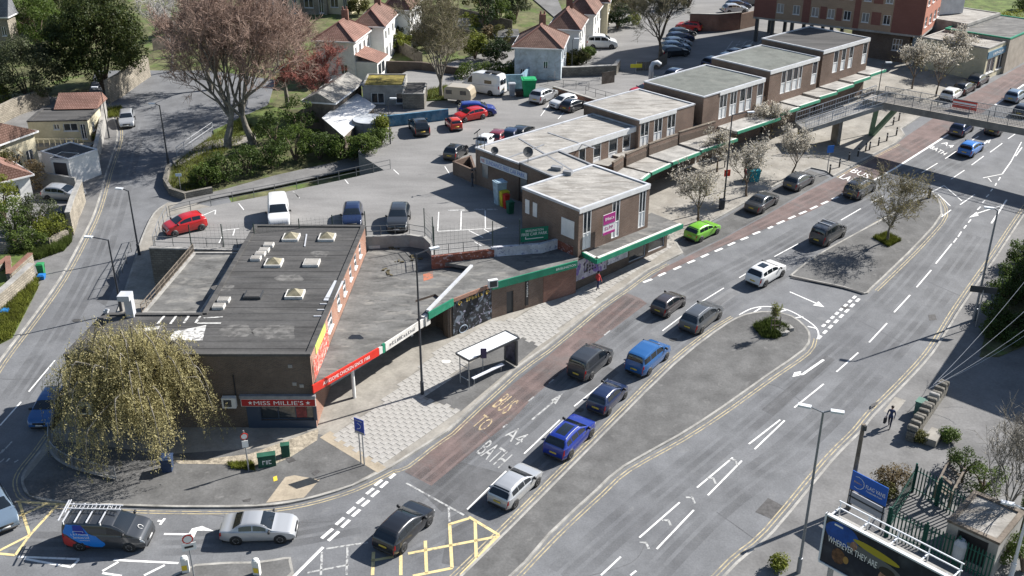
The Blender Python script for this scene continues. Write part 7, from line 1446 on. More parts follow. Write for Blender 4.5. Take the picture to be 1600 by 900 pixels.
mb = MB(); [wall_mb(mb, P[k], P[(k + 1) % 4], 2.5, 6.6) for k in range(4)]; mb.build('wall', M_wood, brn); hip_roof(brn, P, 6.6, 1.1, nmat('grey_corrugated', (0.23, 0.22, 0.20), .9, .15, 1, streak=(3, .4, 1)), hip=(0, 0), ridge=False)
shd = thing('white_roof_shed', 'shed with a tilted white sheet roof above the ivy bank', 'shed', G(545, 215)); zz = 6.4
zz = 5.6; V = [W(503, 184, zz), W(537, 213, zz), W(587, 165, zz), W(553, 142, zz)]
M_wsheet = nmat('white_roof_sheet', (0.66, 0.66, 0.65), .7, .06, 1, fine=4, fine_amt=.05)
mb = MB(); mb.add([v - Vector((0, 0, .08)) for v in V] + V, [(4, 5, 6, 7), (3, 2, 1, 0), (0, 1, 5, 4), (1, 2, 6, 5), (2, 3, 7, 6), (3, 0, 4, 7)]); mb.build('roof', M_wsheet, shd)
mb = MB(); IV_ = [v.lerp(sum(V, Vector()) / 4, .08) for v in V]
for k in range(4): a, b = IV_[k], IV_[(k + 1) % 4]; mb.quad((a.x, a.y, gz(a.x, a.y) - .3), (b.x, b.y, gz(b.x, b.y) - .3), b - Vector((0, 0, .09)), a - Vector((0, 0, .09)))
mb.build('wall', M_wood, shd)
pc = W(578, 193, CP + .7); pool = thing('round_pool', 'round grey-rimmed garden pool cover beside the white-roofed shed', 'pool', (pc.x, pc.y, gz(pc.x, pc.y))); mb = MB(); mb.lathe([(2.0, 0), (2.0, 3.0), (1.8, 3.05), (1.7, 3.06)], (pc.x, pc.y, gz(pc.x, pc.y)), 28); mb.build('drum', nmat('pool_grey', (0.13, 0.14, 0.15), .7, .1), pool); mb = MB(); mb.lathe([(1.9, 0), (1.9, .05), (0.01, .12)], (pc.x, pc.y, gz(pc.x, pc.y) + 3.07), 28); mb.build('cover', nmat('pool_cover', (0.42, 0.44, 0.46), .6, .1), pool)
# ---- left side: bungalow, garage and roofs
bg_ = thing('bungalow', 'cream flat-roofed bungalow extension with a strip of orange tiles', 'house', G(100, 225)); zz = gz(*G(100, 222).xy) + 3.0
P = rect_from(W(42, 189, zz).xy, W(136, 187, zz).xy, 5.0); Lq = (P[1] - P[0]).length
block(bg_, P, zz - 3.4, zz, M_cream, M_roofdk, ops={0: [(Lq * .42, Lq * .52, zz - 1.1, zz - .45), (Lq * .58, Lq * .82, zz - 1.3, zz - .4), (Lq * .86, Lq * .95, zz - 2.3, zz - .5)], 1: [(1.2, 2.2, zz - 1.8, zz - .8)]}, coping=M_roofdk, cw=.4, ch=.14)
v0, v1 = P[3].lerp(P[2], .25), P[2]; t = (v1 - v0).normalized(); n = Vector((t.y, -t.x)); mb = MB(); mb.add([(*(v0 + n * .8), zz + .05), (*(v1 + n * .8), zz + .05), (*(v1 - n * 1.8), zz + 1.3), (*(v0 - n * 1.8), zz + 1.3), (*(v1 - n * 3.6), zz), (*(v0 - n * 3.6), zz)], [(0, 1, 2, 3), (3, 2, 4, 5), (1, 4, 2), (0, 3, 5)]); mb.build('tiled_roof', M_tile, bg_)
q = G(98, 226); ter_ = MB(); ter_.box(q.x + .2, q.y - .4, q.z - .6, 7.2, 3.0, 1.0); ter_.build('terrace', M_flag, bg_)
for k in range(11): o = MB().bar((q.x - 3.2 + k * .64, q.y - 1.85, q.z + .4), (q.x - 3.2 + k * .64, q.y - 1.85, q.z + 1.25), .05).build('baluster', M_cream, bg_)
MB().bar((q.x - 3.2, q.y - 1.85, q.z + 1.25), (q.x + 3.2, q.y - 1.85, q.z + 1.25), .08).build('handrail', M_cream, bg_)
for dx, cl, lb in ((-1.1, (.5, .1, .05), 'red'), (.2, (.03, .07, .3), 'dark blue'), (1.2, (.15, .22, .4), 'pale blue'), (2.1, (.5, .45, .2), 'straw')):
    r_ = thing('garden_chair', lb + ' garden chair on the bungalow terrace', 'chair', (q.x + dx, q.y - .2, q.z + .4), group='garden seats on the bungalow terrace'); m_ = flat('chair_' + lb.replace(' ', '_'), cl, .6)
    o = MB().box(0, 0, .4, .7, .6, .08).build('seat', m_); local(o, r_); o = MB().box(0, .3, .45, .7, .08, .6).build('backrest', m_); local(o, r_)
    for sx in (-.3, .3):
        for sy in (-.25, .25): o = MB().bar((sx, sy, 0), (sx, sy, .42), .05).build('leg', m_); local(o, r_)
for i, (px, py, m, lb) in enumerate(((153, 207, M_lfgold, 'orange flowering pot'), (150, 216, M_twigred, 'red flowering pot'), (148, 224, M_lfyel, 'yellow-green leafy pot'), (150, 199, M_lfgrn, 'green leafy pot'))):
    c = G(px, py); r_ = thing('plant_pot', lb + ' beside the bungalow wall', 'plant pot', c, group='pots along the bungalow wall'); mb = MB(); mb.lathe([(.2, 0), (.28, .45)], c, 10); mb.build('pot', M_ridge, r_); rg = np.random.default_rng(300 + i); leaves(rg, np.array(c) + np.array([0, 0, .75]) + rg.normal(size=(160, 3)) * .22, .16, m, 'foliage', r_)
gr = thing('garage', 'white garage with dark door and grey flat roof', 'garage', G(130, 270)); zz = gz(*G(130, 270).xy) + 2.9
P = rect_from(W(106, 248, zz).xy, W(152, 233, zz).xy, 4.5); Lq = (P[1] - P[0]).length; block(gr, P, zz - 3.3, zz, M_render, M_roofdk, coping=M_frame, cw=.15, ch=.16)
P2 = rect_from(W(78, 246, zz).xy, W(106, 248.2, zz).xy, 2.0); block(gr, P2, zz - 3.3, zz - .03, M_render, M_roofdk, rname='side_roof'); L2 = (P2[1] - P2[0]).length; t = (P2[1] - P2[0]).normalized(); n = Vector((t.y, -t.x)); signboard(gr, P2[0], t, n, .3, L2 - .3, zz - 3.0, zz - .5, flat('garage_door', (.05, .045, .05), .6), 'garage_door', .06, .03)
house('house with weathered orange tiled roof beside the bungalow', (-40, 238), (52, 205), (50, 170), 4.2, 2.0, M_cream, M_tilebr, {0: [(.55, .7, 1.0, 2.4), (.8, .92, 1.0, 2.4)]}, hip=(0, 1), chim=False, lmax=8, ridge=False)
house('cottage with orange tiled roof in front of the garage', (-30, 290), (45, 272), (78, 246), 3.0, 1.7, M_render, M_tile, {0: [(.6, .75, 1.0, 2.2)], 1: [(.2, .35, 1.0, 2.2), (.6, .75, .8, 2.2)]}, hip=(0, 0), chim=False, lmax=9, ridge=False)
house('old grey stone house at the edge behind the evergreens', (-40, 26), (10, 26), (22, 20), 6, 3.2, M_stone, M_slate, {0: [(.5, .65, 3.3, 4.6), (.75, .9, 3.3, 4.6), (.5, .65, .8, 2.2)]}, hip=(0, 0), lmax=9, ridge=False)
# stone walls on the left
wall_run('stone_wall', 'tall stone wall at the bend below the dark evergreen', [G(*p).xy for p in [(172, 160), (190, 150), (206, 138), (232, 120)]], -.3, 2.9, .5, M_stone, zf=True)
wall_run('stone_wall', 'stone and render wall along the bungalow terrace', [G(*p).xy for p in [(148, 272), (156, 240), (163, 205), (166, 180)]], -.3, 1.7, .35, M_grey, M_conc, zf=True)
wall_run('stone_wall', 'rough stone wall behind the bungalow', [G(*p).xy for p in [(-10, 200), (30, 180), (75, 165)]], -.3, 2.2, .45, M_stone, zf=True)
wall_run('stone_wall', 'stone garden wall with gate pier beside the silver cars', [G(*p).xy for p in [(113, 368), (120, 345), (131, 318)]], -.3, 2.4, .4, M_stone, M_conc, zf=True)
wall_run('stone_wall', 'curved rubble wall holding the garden shrubs', [G(*p).xy for p in [(0, 396), (40, 394), (80, 388), (104, 376)]], -.3, 1.0, .45, M_stone, zf=True)
wall_run('stone_wall', 'low stone wall topped with brick by the green wheelie bin', [G(*p).xy for p in [(0, 432), (16, 420), (18, 445), (50, 415)]], -.3, 1.1, .35, M_stone, M_brickred, zf=True)
wall_run('stone_wall', 'long pale stone wall along the grassy verge', [G(*p).xy for p in [(-20, 505), (20, 470), (52, 440)]], -.3, 1.6, .45, M_stone, M_conc, zf=True)
wall_run('divider_wall', 'grey rendered wall between the two drives', [G(*p).xy for p in [(62, 290), (120, 300)]], -.3, 1.6, .25, M_grey, zf=True)
wall_run('stone_wall', 'dark stone wall round the grass point at the road bend', [G(*p).xy for p in [(264, 268), (259, 290), (268, 305), (290, 312), (330, 304)]], -.2, .8, .35, M_stonedk, zf=True)
# ---- top right: far shops and field
fs = thing('far_shop', 'pale flat-roofed shop with blue fascia beyond the blossom trees', 'building', G(1555, 112)); zz = gz(*G(1552, 105).xy) + 4.3
P = rect_from(W(1545, 75, zz).xy, W(1578, 62, zz).xy, 9); Lq = (P[1] - P[0]).length; block(fs, P, zz - 4.8, zz, M_cream, M_rooflt, ops={0: [(Lq * .08, Lq * .45, zz - 3.6, zz - 1.6), (Lq * .55, Lq * .92, zz - 3.6, zz - 1.6)]}, coping=M_conc); t = (P[1] - P[0]).normalized(); n = Vector((t.y, -t.x))
signboard(fs, P[0], t, n, .1, Lq - .1, zz - 1.5, zz - .6, flat('shop_blue', (.09, .19, .28), .5), 'shop_fascia', .1, .06); lettering('fascia_lettering', '~8', at_uv(P[0], t, n, Lq / 2, zz - 1.05, .13), t.to_3d(), (0, 0, 1), Lq * .5, .45, M_letw, fs)
f2_ = thing('far_shop', 'long grey rendered building with green trim further up the road', 'building', G(1590, 95)); P = rect_from(W(1579, 60, zz + .4).xy, W(1640, 34, zz + .4).xy, 9); block(f2_, P, zz - 5, zz + .4, nmat('grey_tan_render', (.33, .29, .24), .85, .1, 1.2), M_rooflo, coping=M_green)
f3_ = thing('flat_roof_building', 'grey building with rooftop cabin between the tower block and the field', 'building', G(1535, 70)); zz = gz(*G(1530, 62).xy) + 4.6; P = rect_from(W(1512, 37, zz).xy, W(1563, 20, zz).xy, 9); Lq = (P[1] - P[0]).length; block(f3_, P, zz - 5, zz, M_conc, M_rooflt, ops={0: [(Lq * .1, Lq * .3, zz - 3.5, zz - 1.8), (Lq * .5, Lq * .85, zz - 3.4, zz - 2.0)]}, coping=M_conc, ch=.4); q = (P[2] + P[3]) / 2; mb = MB(); mb.box(q.x + 1, q.y - 2, zz, 6, 4, 2.2, .3); mb.build('rooftop_cabin', M_alu, f3_)
bush('field_tree', 'bare light-green tree on the grass field', Gb(1575, 60), (3.0, 3, 2.6), M_lfyel, 401, 24, 60, .6, .22, 'tree'); bush('field_tree', 'dark bush at the edge of the grass field', Gb(1598, 18), (1.8, 1.6, 1.6), M_lfivy, 402, 20, 80, .5, .24, 'tree')
# building off to the right whose shadow falls over the pavement
ob_ = thing('roadside_building', 'brick building beside the pavement on the right, out of view', 'building', G(1720, 560))
dx_, dy_ = SUN_DIR.x / math.tan(SUN_EL), SUN_DIR.y / math.tan(SUN_EL); hb = 9.0
c0 = G(1447, 610); c1 = G(1590, 372); c2 = G(1570, 655)
cz = lambda p: Vector((p.x + dx_ * hb, p.y + dy_ * hb))
K = cz(c0); Kt = (cz(c1) - K).normalized(); Kn = Vector((Kt.y, -Kt.x)); P = [K, K + (cz(c2) - K).normalized() * 14, K + (cz(c2) - K).normalized() * 14 + Kt * 34, K + Kt * 34]; block(ob_, P, -1, gz(c0.x, c0.y) + hb, M_brick, M_roofdk, coping=M_conc)
# ================================================================ STREET FURNITURE
M_post = flat('lamp_post_dark', (0.05, 0.055, 0.065), .5, .3); M_postg = flat('lamp_post_grey', (0.20, 0.215, 0.235), .5, .4); M_lampw = flat('lantern', (0.62, 0.64, 0.66), .4)
def lamp(label, base, h, arm, r=.09, mat=None, conv=G, group='street lamps', double=False, name='street_lamp', head=.7):
    p = conv(*base); root = thing(name, label, 'street lamp', p, group=group); mat = mat or M_post; mb = MB(); mb.tube([p, p + Vector((0, 0, 1.2)), p + Vector((0, 0, 1.22)), p + Vector((0, 0, h))], [r * 1.5, r * 1.5, r, r * .65], 9); mb.build('post', mat, root)
    for a in (arm if isinstance(arm[0], (tuple, list)) else [arm]):
        d = Vector((a[0], a[1], 0)); top = p + Vector((0, 0, h - .05)); e = top + d + Vector((0, 0, .18)); mb = MB(); mb.tube([top, e], r * .5, 6); mb.build('arm', mat, root); dn = d.normalized() if d.length > .01 else Vector((1, 0, 0))
        mb = MB(); m = e + dn * head / 2; mb.box(m.x, m.y, m.z - .06, head, .28, .12, math.atan2(dn.y, dn.x)); hd = mb.build('lantern', M_lampw, root)
    return root
lamp('tall dark lamp post on the pavement beside the bus shelter', (660, 618), 11.4, (.9, .5)); lamp('lamp post in front of the terrace behind the parked cars', (1130, 327), 9.8, (1.5, .3)); lamp('lamp post with twin lantern beside the far carriageway dashes', (1247, 897), 11.2, ((-.6, .25), (.35, -.1)), mat=M_postg)
lamp('lamp post on the right pavement by the dark hedge', (1521, 502), 9.8, (-.3, .1), mat=M_postg, r=.1); lamp('lamp post with long arm in front of the rear yard', (190, 488), 6.6, (-1.3, .2)); lamp('lamp post at the railings corner of the side road', (218, 400), 6.4, (-.5, .1)); lamp('lamp post at the grassy bend of the side road', (264, 262), 7.0, (-.5, .1)); lamp('thin green lamp post by the bungalow wall', (171, 217), 6.0, (-.3, 0), r=.06)
lamp('slim post beside the footbridge ramp', (1362, 210), 8.4, (.3, 0), r=.07); lamp('small floodlight post in the car park by the blue wall', (610, 225), 5.0, (.2, 0), conv=C, r=.05); lamp('lamp post by the long stone wall and car park', (893, 126), 5.5, (.2, 0), r=.05)
lamp('white camera mast with floodlight heads by the billboard', (1578, 905), 5.0, ((-.7, .3), (.8, .1)), mat=M_lampw, r=.1)
p = G(1325, 797); tp = thing('telegraph_pole', 'leaning wooden pole beside the blue sign', 'pole', p); mb = MB(); mb.tube([p, p + Vector((.05, .05, 6.4))], [.16, .12], 9); mb.build('pole', M_wood, tp); mb = MB(); q = p + Vector((.1, 0, 6.0)); mb.box(q.x, q.y, q.z, .25, .2, .35); mb.build('junction_box', M_dkgrey, tp)
# overhead wires
wr = thing('overhead_wires', 'thin overhead wires fanning out above the shaded yard', 'wires', G(1600, 560)); top = p + Vector((.1, 0, 6.3))
for i, (px, py, z) in enumerate(((1660, 470, 7), (1665, 480, 7.4), (1660, 430, 8), (1640, 390, 9))):
    e = W(px, py, z); s = W(1452 + i * 3, 598 + (3 - i) * 3, 1.9 if i < 2 else 2.2); pts = [s.lerp(e, t) - Vector((0, 0, .5 * 4 * t * (1 - t))) for t in lsp(0, 1, 9)]; mb = MB(); mb.tube(pts, .014, 4); mb.build('wire', M_alu, wr)
# bus shelter
c = [G(*q).xy for q in ((725, 590), (783, 558))]; ta_ = (c[1] - c[0]).normalized(); na_ = Vector((ta_.y, -ta_.x)); Ls = 4.6; ctr = G(748, 577).xy; zs = gz(*ctr) + .12
bs = thing('bus_shelter', 'bus shelter with flat white roof and perching rail on the paved area', 'bus shelter', (*ctr, zs)); rz = math.atan2(ta_.y, ta_.x)
r0_, r1_ = W(712, 551, zs + 2.6).xy, W(790, 516, zs + 2.6).xy; ta_ = (r1_ - r0_).normalized(); na_ = Vector((ta_.y, -ta_.x)); rz = math.atan2(ta_.y, ta_.x); Ls = (r1_ - r0_).length; Dp = 1.5
at_ = lambda u, v, z=0: Vector((*(r0_ + ta_ * u + na_ * v), zs + z))
m_ = at_(Ls / 2, Dp / 2); mb = MB(); mb.box(m_.x, m_.y, zs + 2.5, Ls, Dp, .06, rz); mb.build('roof', nmat('shelter_white', (.72, .73, .72), .5, .04, 1), bs)
mb = MB()
for u, v, l, w in ((Ls / 2, .0, Ls, .1), (Ls / 2, Dp, Ls, .1)): q = at_(u, v); mb.box(q.x, q.y, zs + 2.46, l, w, .14, rz)
for u in (0, Ls): q = at_(u, Dp / 2); mb.box(q.x, q.y, zs + 2.46, .1, Dp - .1, .139, rz)
mb.build('roof_frame', M_dkgrey, bs)
for u, v in ((.25, .15), (.25, Dp - .35), (Ls - .2, .15), (Ls / 2, .15)): mb = MB(); mb.bar(at_(u, v, 0), at_(u, v, 2.47), .08); mb.build('post', M_steel, bs)
for u in (.25,):
    for z in (.6, 1.6): mb = MB(); mb.bar(at_(u, .15, z), at_(u, Dp - .35, z), .05); mb.build('end_rail', M_steel, bs)
q0 = at_(Ls - .15, .05, .25); mb = MB(); q = at_(Ls - .15, Dp / 2); mb.box(q.x, q.y, zs + .15, .16, Dp - .1, 2.15, rz); ad = mb.build('advert_panel', M_dkgrey, bs); q = at_(Ls - .24, Dp / 2); mb = MB(); mb.box(q.x, q.y, zs + .45, .02, Dp - .5, 1.6, rz); mb.build('poster', nmat('shelter_poster', (.05, .05, .075), .3, .4, .3, fine=6), ad)
mb = MB(); mb.bar(at_(.7, Dp - .5, .55), at_(Ls - 1.2, Dp - .5, .55), .3, .06); mb.build('bench', nmat('bench_white', (.6, .61, .65), .5, .05), bs)
for u in (.9, Ls - 1.4): mb = MB(); mb.bar(at_(u, Dp - .5, 0), at_(u, Dp - .5, .53), .06); mb.build('bench_leg', M_steel, bs)
mb = MB(); mb.bar(at_(1.3, Dp + .1, 2.3), at_(1.3, Dp + .1, 3.1), .06, .45); mb.build('route_flag', flat('flag_purple', (.05, .035, .09), .5), bs)
# blue road sign on two posts
p = G(567, 728); sg_ = thing('road_sign', 'blue direction sign on two grey posts at the paved corner', 'sign', p); rz = -.55; t = Vector((math.cos(rz), math.sin(rz), 0))
for d in (-.14, .14): q = p + t * d; mb = MB(); mb.tube([q, q + Vector((0, 0, 3.5))], .045, 8); mb.build('post', M_steel, sg_)
q = p + Vector((0, 0, 2.6)) + Vector((t.y, -t.x, 0)) * .07; mb = MB(); mb.box(q.x, q.y, q.z, .80, .03, 1.15, rz); bd = mb.build('panel', flat('sign_panel_blue', (.012, .05, .33), .4), sg_)
nrm = Vector((t.y, -t.x, 0)); up3 = Vector((0, 0, 1)); o_ = q + nrm * .024 + up3 * .58
mb = MB(); mb.tube([o_ + t * x + up3 * z for x, z in ((-.18, -.25), (.1, -.1), (.16, .1), (-.12, .22))], .02, 4); mb.build('route_symbol', M_letw, bd); lettering('sign_lettering', '~9', o_ + up3 * .43, t, up3, .55, .09, M_letw, bd, off=.004); mb = MB(); mb.box(*(q + nrm * .02).xy, q.z + .02, .74, .01, .16, rz); mb.build('plate', M_steel, bd)
# road cabinets and bins
M_cab = nmat('cabinet_green', (.022, .085, .055), .6, .15, .6); M_cabl = nmat('cabinet_green_grey', (.085, .16, .125), .6, .15, .6)
def cabinet(label, px, w, d, h, mat, rz, tagp=False, group=None, name='road_cabinet'):
    p = G(*px); root = thing(name, label, 'cabinet', p, group=group); mb = MB(); mb.box(p.x, p.y, p.z, w, d, h, rz); mb.build('housing', mat, root); mb = MB(); mb.box(p.x, p.y, p.z + h, w + .06, d + .06, .06, rz); mb.build('lid', mat, root)
    n = Vector((math.sin(rz), -math.cos(rz))); t = Vector((math.cos(rz), math.sin(rz)))
    for s in (-1, 1): q = p.xy + n * (d / 2 + .01) + t * s * w * .245; mb = MB(); mb.box(q.x, q.y, p.z + .08, w * .46, .02, h - .16, rz); mb.build('door', mat, root)
    if tagp: lettering('graffiti', '~3', Vector((*(p.xy + n * (d / 2 + .03)), p.z + h * .55)), t.to_3d(), (0, 0, 1), w * .5, h * .35, M_letw, root)
    return root
cabinet('wide green road cabinet with white graffiti by the gravel', (418, 729), 1.15, .45, .95, M_cab, .25, True); cabinet('narrow green road cabinet beside the wide one', (447, 714), .55, .4, 1.0, M_cab, .2); cabinet('pale green cabinet against the wall of upright stones', (1436, 648), .75, .6, 1.15, M_cabl, .9)
def wheelie(label, px, col, conv=G, h=1.05, w=.6, rz=.1, group=None):
    p = conv(*px); root = thing('bin', label, 'bin', p, rz, group); m = nmat('bin_' + label.split()[0] + str(px[0]), col, .55, .15, .5); mb = MB(); s = w / 2
    mb.add([(x * s * k, y * s * k, z) for z, k in ((0, .8), (h, 1)) for x, y in ((-1, -1), (1, -1), (1, 1), (-1, 1))], [(3, 2, 1, 0), (4, 5, 6, 7), (0, 1, 5, 4), (1, 2, 6, 5), (2, 3, 7, 6), (3, 0, 4, 7)]); local(mb.build('body', m), root); mb = MB(); mb.box(0, -.02, h + .001, w * 1.08, w * 1.1, .07); mb.box(0, .0, h + .07, w * .8, w * .8, .05); local(mb.build('lid', m), root); return root
wheelie('dark blue litter bin in front of the weeping tree', (263, 736), (.03, .05, .10), w=.75, h=1.1); wheelie('green wheelie bin by the low stone wall', (66, 430), (.03, .22, .08)); wheelie('blue recycling sack beside the green wheelie bin', (66, 437), (.02, .15, .42), h=.4, w=.6); wheelie('blue recycling box on the grassy verge', (9, 491), (.02, .2, .5), h=.35, w=.65); wheelie('dark litter bin against the parade wall', (803, 486), (.03, .03, .03), w=.45, h=1.0); wheelie('turquoise kiosk bin under the blossom trees', (1176, 283), (.02, .25, .30), w=1.2, h=1.3); wheelie('dark litter bin at the kerb under the blossom trees', (1127, 328), (.03, .035, .045), w=.5); wheelie('blue sack at the end of the stone wall', (1437, 690), (.02, .12, .5), h=.35, w=.45)
wheelie('large green bottle bank beside the pale blue wall', (826, 149), (.02, .30, .11), C, 2.1, 1.7); wheelie('grey clothes bank by the green bottle bank', (800, 149), (.35, .36, .38), C, 1.5, .8); wheelie('heap of dark refuse sacks between the recycling banks', (811, 150), (.05, .035, .03), C, .7, 1.0)
wheelie('pale blue charity bank against the car park wall', (781, 318), (.30, .40, .46), C, 2.2, 1.0, .5); wheelie('yellow grit bin against the car park wall', (787, 321), (.5, .42, .03), C, 1.4, .8, .5); wheelie('red donation bin against the car park wall', (791, 325), (.42, .03, .02), C, 1.3, .5, .5); wheelie('green bin hidden in the car park wall shadow', (797, 333), (.02, .1, .06), C, 1.1, .6, .5)
# bollards along the pavement
BO = 'black bollards along the pavement edge'
for k, (px, py) in enumerate(((1296, 272), (1311, 263), (1326, 252), (1340, 246), (1352, 238), (1358, 236), (1372, 229), (1385, 222), (1400, 213), (1395, 197), (1404, 190))):
    p = G(px, py); o = thing('bollard', 'black bollard on the pavement edge by the bus lane', 'bollard', p, group=BO); mb = MB(); mb.lathe([(.09, .1), (.09, .95), (.11, 1.0), (.05, 1.12)], p, 8); mb.build('post', M_black, o)
    mb = MB(); mb.lathe([(.093, 0), (.093, .08)], p + Vector((0, 0, .82)), 8); mb.build('band', M_letw, o)
p = G(1451, 311); o = thing('island_bollard', 'black beacon bollard at the tip of the tree island', 'bollard', p); mb = MB(); mb.lathe([(.16, .1), (.16, .95), (.2, 1.0), (.2, 1.2), (.05, 1.25)], p, 10); mb.build('post', M_black, o)
for (px, py), rz in (((291, 893), .2), ((402, 897), -.2)):
    p = G(px, py, .11); o = thing('keep_left_bollard', ('white keep-left bollard by the road sign on the corner refuge' if px < 300 else 'white keep-left bollard at the far end of the corner refuge'), 'bollard', p); mb = MB(); mb.box(p.x, p.y, p.z, .42, .25, .95, rz); mb.build('body', flat('bollard_white', (.66, .66, .62), .5), o); mb = MB(); mb.lathe([(.21, 0), (.19, .12), (.1, .2)], p + Vector((0, 0, .951)), 12); mb.build('cap', flat('bollard_white', (.66, .66, .62), .5), o); mb = MB(); mb.box(p.x - .02, p.y - .14, p.z + .2, .3, .02, .35, rz); mb.build('yellow_panel', flat('bollard_yellow', (.7, .5, .03), .5), o)
def small_sign(label, px, h, plates, rz, conv=G, name='road_sign', post=None):
    p = conv(*px); root = thing(name, label, 'sign', p); mb = MB(); mb.tube([p, p + Vector((0, 0, h))], .05, 8); mb.build('post', post or M_steel, root); t = Vector((math.cos(rz), math.sin(rz), 0)); n = Vector((t.y, -t.x, 0))
    for kind, z, w, hh, mat in plates:
        q = p + n * .08 + Vector((0, 0, z))
        if kind == 'round':
            mb = MB(); mb.tube([q, q + n * .03], w / 2, 18); pl = mb.build('plate', M_redf, root); mb = MB(); mb.tube([q + n * .031, q + n * .036], w * .38, 18); mb.build('face', mat, pl)
        else: mb = MB(); mb.box(q.x, q.y, q.z - hh / 2, w, .03, hh, rz); pl = mb.build('plate', mat, root)
        if kind == 'arrow': mb = MB(); mb.bar(q + n * .025 - t * w * .3, q + n * .025 + t * w * .3, .02, .14); mb.build('arrow', M_black, pl)
    return root
small_sign('one-way arrow and no-turn signs on the corner refuge post', (304, 905), 3.2, (('arrow', 2.45, .8, .5, M_letw), ('round', 3.0, .62, 0, M_letw), ('rect', 3.2, .5, .3, M_letw)), .35)
small_sign('round traffic signs on a grey post by the gravel strip', (389, 738), 3.3, (('round', 2.9, .5, 0, M_letw), ('rect', 2.3, .4, .5, M_letw)), .3)
small_sign('red and white sign on the pavement by the blossom trees', (1133, 300), 2.4, (('rect', 2.1, .7, .7, M_redf),), .3); small_sign('bus stop flag post at the far bay', (1292, 270), 3.0, (('rect', 2.7, .8, .8, flat('flag_blue', (.02, .15, .5), .5)),), .3); small_sign('blue notice on twin posts at the grass point', (283, 300), 2.0, (('rect', 1.9, .6, .3, flat('notice_pale', (.45, .55, .65), .5)),), .1); small_sign('yellow sign by the car park entrance wall', (993, 121), 2.2, (('rect', 1.6, 1.6, .5, flat('sign_yellow', (.62, .55, .03), .5)),), .1); small_sign('louvred white notice panel on the grass bank', (949, 140), 2.4, (('rect', 1.5, 2.0, 1.8, M_wood),), .5)
p = G(1536, 457, 0); 
small_sign('wide direction sign seen from the back on the right pavement', (1524, 512), 3.4, (('rect', 3.4, 2.0, .55, M_dkgrey),), 2.9)
# free car park sign
a, b = W(813, 384, CP).xy, W(856, 379, CP).xy; t = (b - a).normalized(); n = Vector((t.y, -t.x)); fs_ = thing('car_park_sign', 'green free car park sign above the white graffiti wall', 'sign', (*a, CP))
for f in (.1, .9): q = lin(a, b, f); mb = MB(); mb.bar((*q, CP), (*q, CP + 1.6), .08); mb.build('post', M_dkgrey, fs_)
mb = MB(); m = (a + b) / 2 + n * .06; mb.box(m.x, m.y, CP + .35, (b - a).length, .05, 1.25, math.atan2(t.y, t.x)); pl = mb.build('panel', nmat('sign_green', (.012, .17, .10), .5, .05), fs_)
o_ = Vector((m.x, m.y, CP + 1.35)) + n.to_3d() * .03
lettering('sign_lettering', 'BRISLINGTON', o_, t.to_3d(), (0, 0, 1), 1.6, .2, M_letw, pl); lettering('sign_lettering', 'FREE CAR PARK', o_ - Vector((0, 0, .33)), t.to_3d(), (0, 0, 1), 2.3, .27, M_letw, pl); mb = MB(); mb.bar(o_ + t.to_3d() * .8 - Vector((0, 0, .75)), o_ - t.to_3d() * .8 - Vector((0, 0, .75)), .02, .06); mb.bar(o_ - t.to_3d() * .8 - Vector((0, 0, .78)), o_ - t.to_3d() * .8 - Vector((0, 0, .55)), .05, .06); mb.build('arrow', M_letw, pl)
# railings and mesh fences of the car park
M_rl = flat('railing_grey', (.16, .165, .165), .5, .4); M_fg = flat('fence_green', (.035, .06, .05), .5, .3)
def railing(label, pts, h, sp, mat, conv, mid=True, group=None, w=.05, name='railing'):
    P = [conv(*q) for q in pts]; root = thing(name, label, 'railing', P[0], group=group)
    for i in range(len(P) - 1):
        a, b = P[i], P[i + 1]; nn = max(1, round((b - a).length / sp))
        for k in range(nn + (i == len(P) - 2)): q = lin(a, b, k / nn); MB().bar(q, q + Vector((0, 0, h)), w).build('post', mat, root)
        for z in ([h, h * .5] if mid else [h]): MB().bar(a + Vector((0, 0, z)), b + Vector((0, 0, z)), w * .8).build('rail', mat, root)
    return root
railing('long grey railing between the car park and the shrub bank path', [(266, 338), (330, 322), (430, 303), (530, 282), (610, 264)], 1.0, 2.0, M_rl, C); railing('pale railing at the corner of the car park', [(262, 339), (250, 362), (241, 387)], 1.1, 1.6, M_steel, C); railing('railing along the concrete edge below the red hatchback', [(243, 386), (300, 388), (396, 391)], 1.0, 1.5, M_rl, C); railing('railing above the curved retaining wall', [(573, 370), (640, 367), (664, 371), (675, 382), (678, 400), (770, 391)], 1.0, 1.4, M_rl, C); railing('railing beside the brick steps behind the terrace', [(915, 147), (962, 160), (985, 161)], 1.0, 1.5, M_rl, C); railing('railing on the grass bank', [(856, 131), (880, 137), (920, 140)], 1.0, 2.0, M_rl, C); railing('kerbside guard railing on the side road', [(186, 442), (198, 412), (213, 376)], 1.0, 2.0, M_rl, G); railing('white railing along the grassy bend path', [(277, 245), (300, 228), (333, 205)], 1.1, 2.0, M_alu, G)
def mesh_fence(label, pts, h, sp, conv):
    P = [conv(*q) for q in pts]; root = thing('mesh_fence', label, 'fence', P[0])
    for i in range(len(P) - 1):
        a, b = P[i], P[i + 1]; nn = max(1, round((b - a).length / sp))
        for k in range(nn + (i == len(P) - 2)): q = lin(a, b, k / nn); MB().bar(q, q + Vector((0, 0, h)), .075).build('post', M_fg, root)
        mb = MB(); L = (b - a).length
        for k in range(1, 8): z = h * k / 8; mb.bar(a + Vector((0, 0, z)), b + Vector((0, 0, z)), .008)
        for k in range(int(L / .35)): q = lin(a, b, k * .35 / L); mb.bar(q, q + Vector((0, 0, h)), .008)
        o = mb.build('wire_mesh', M_fg, root); o['kind'] = 'stuff'
    return root
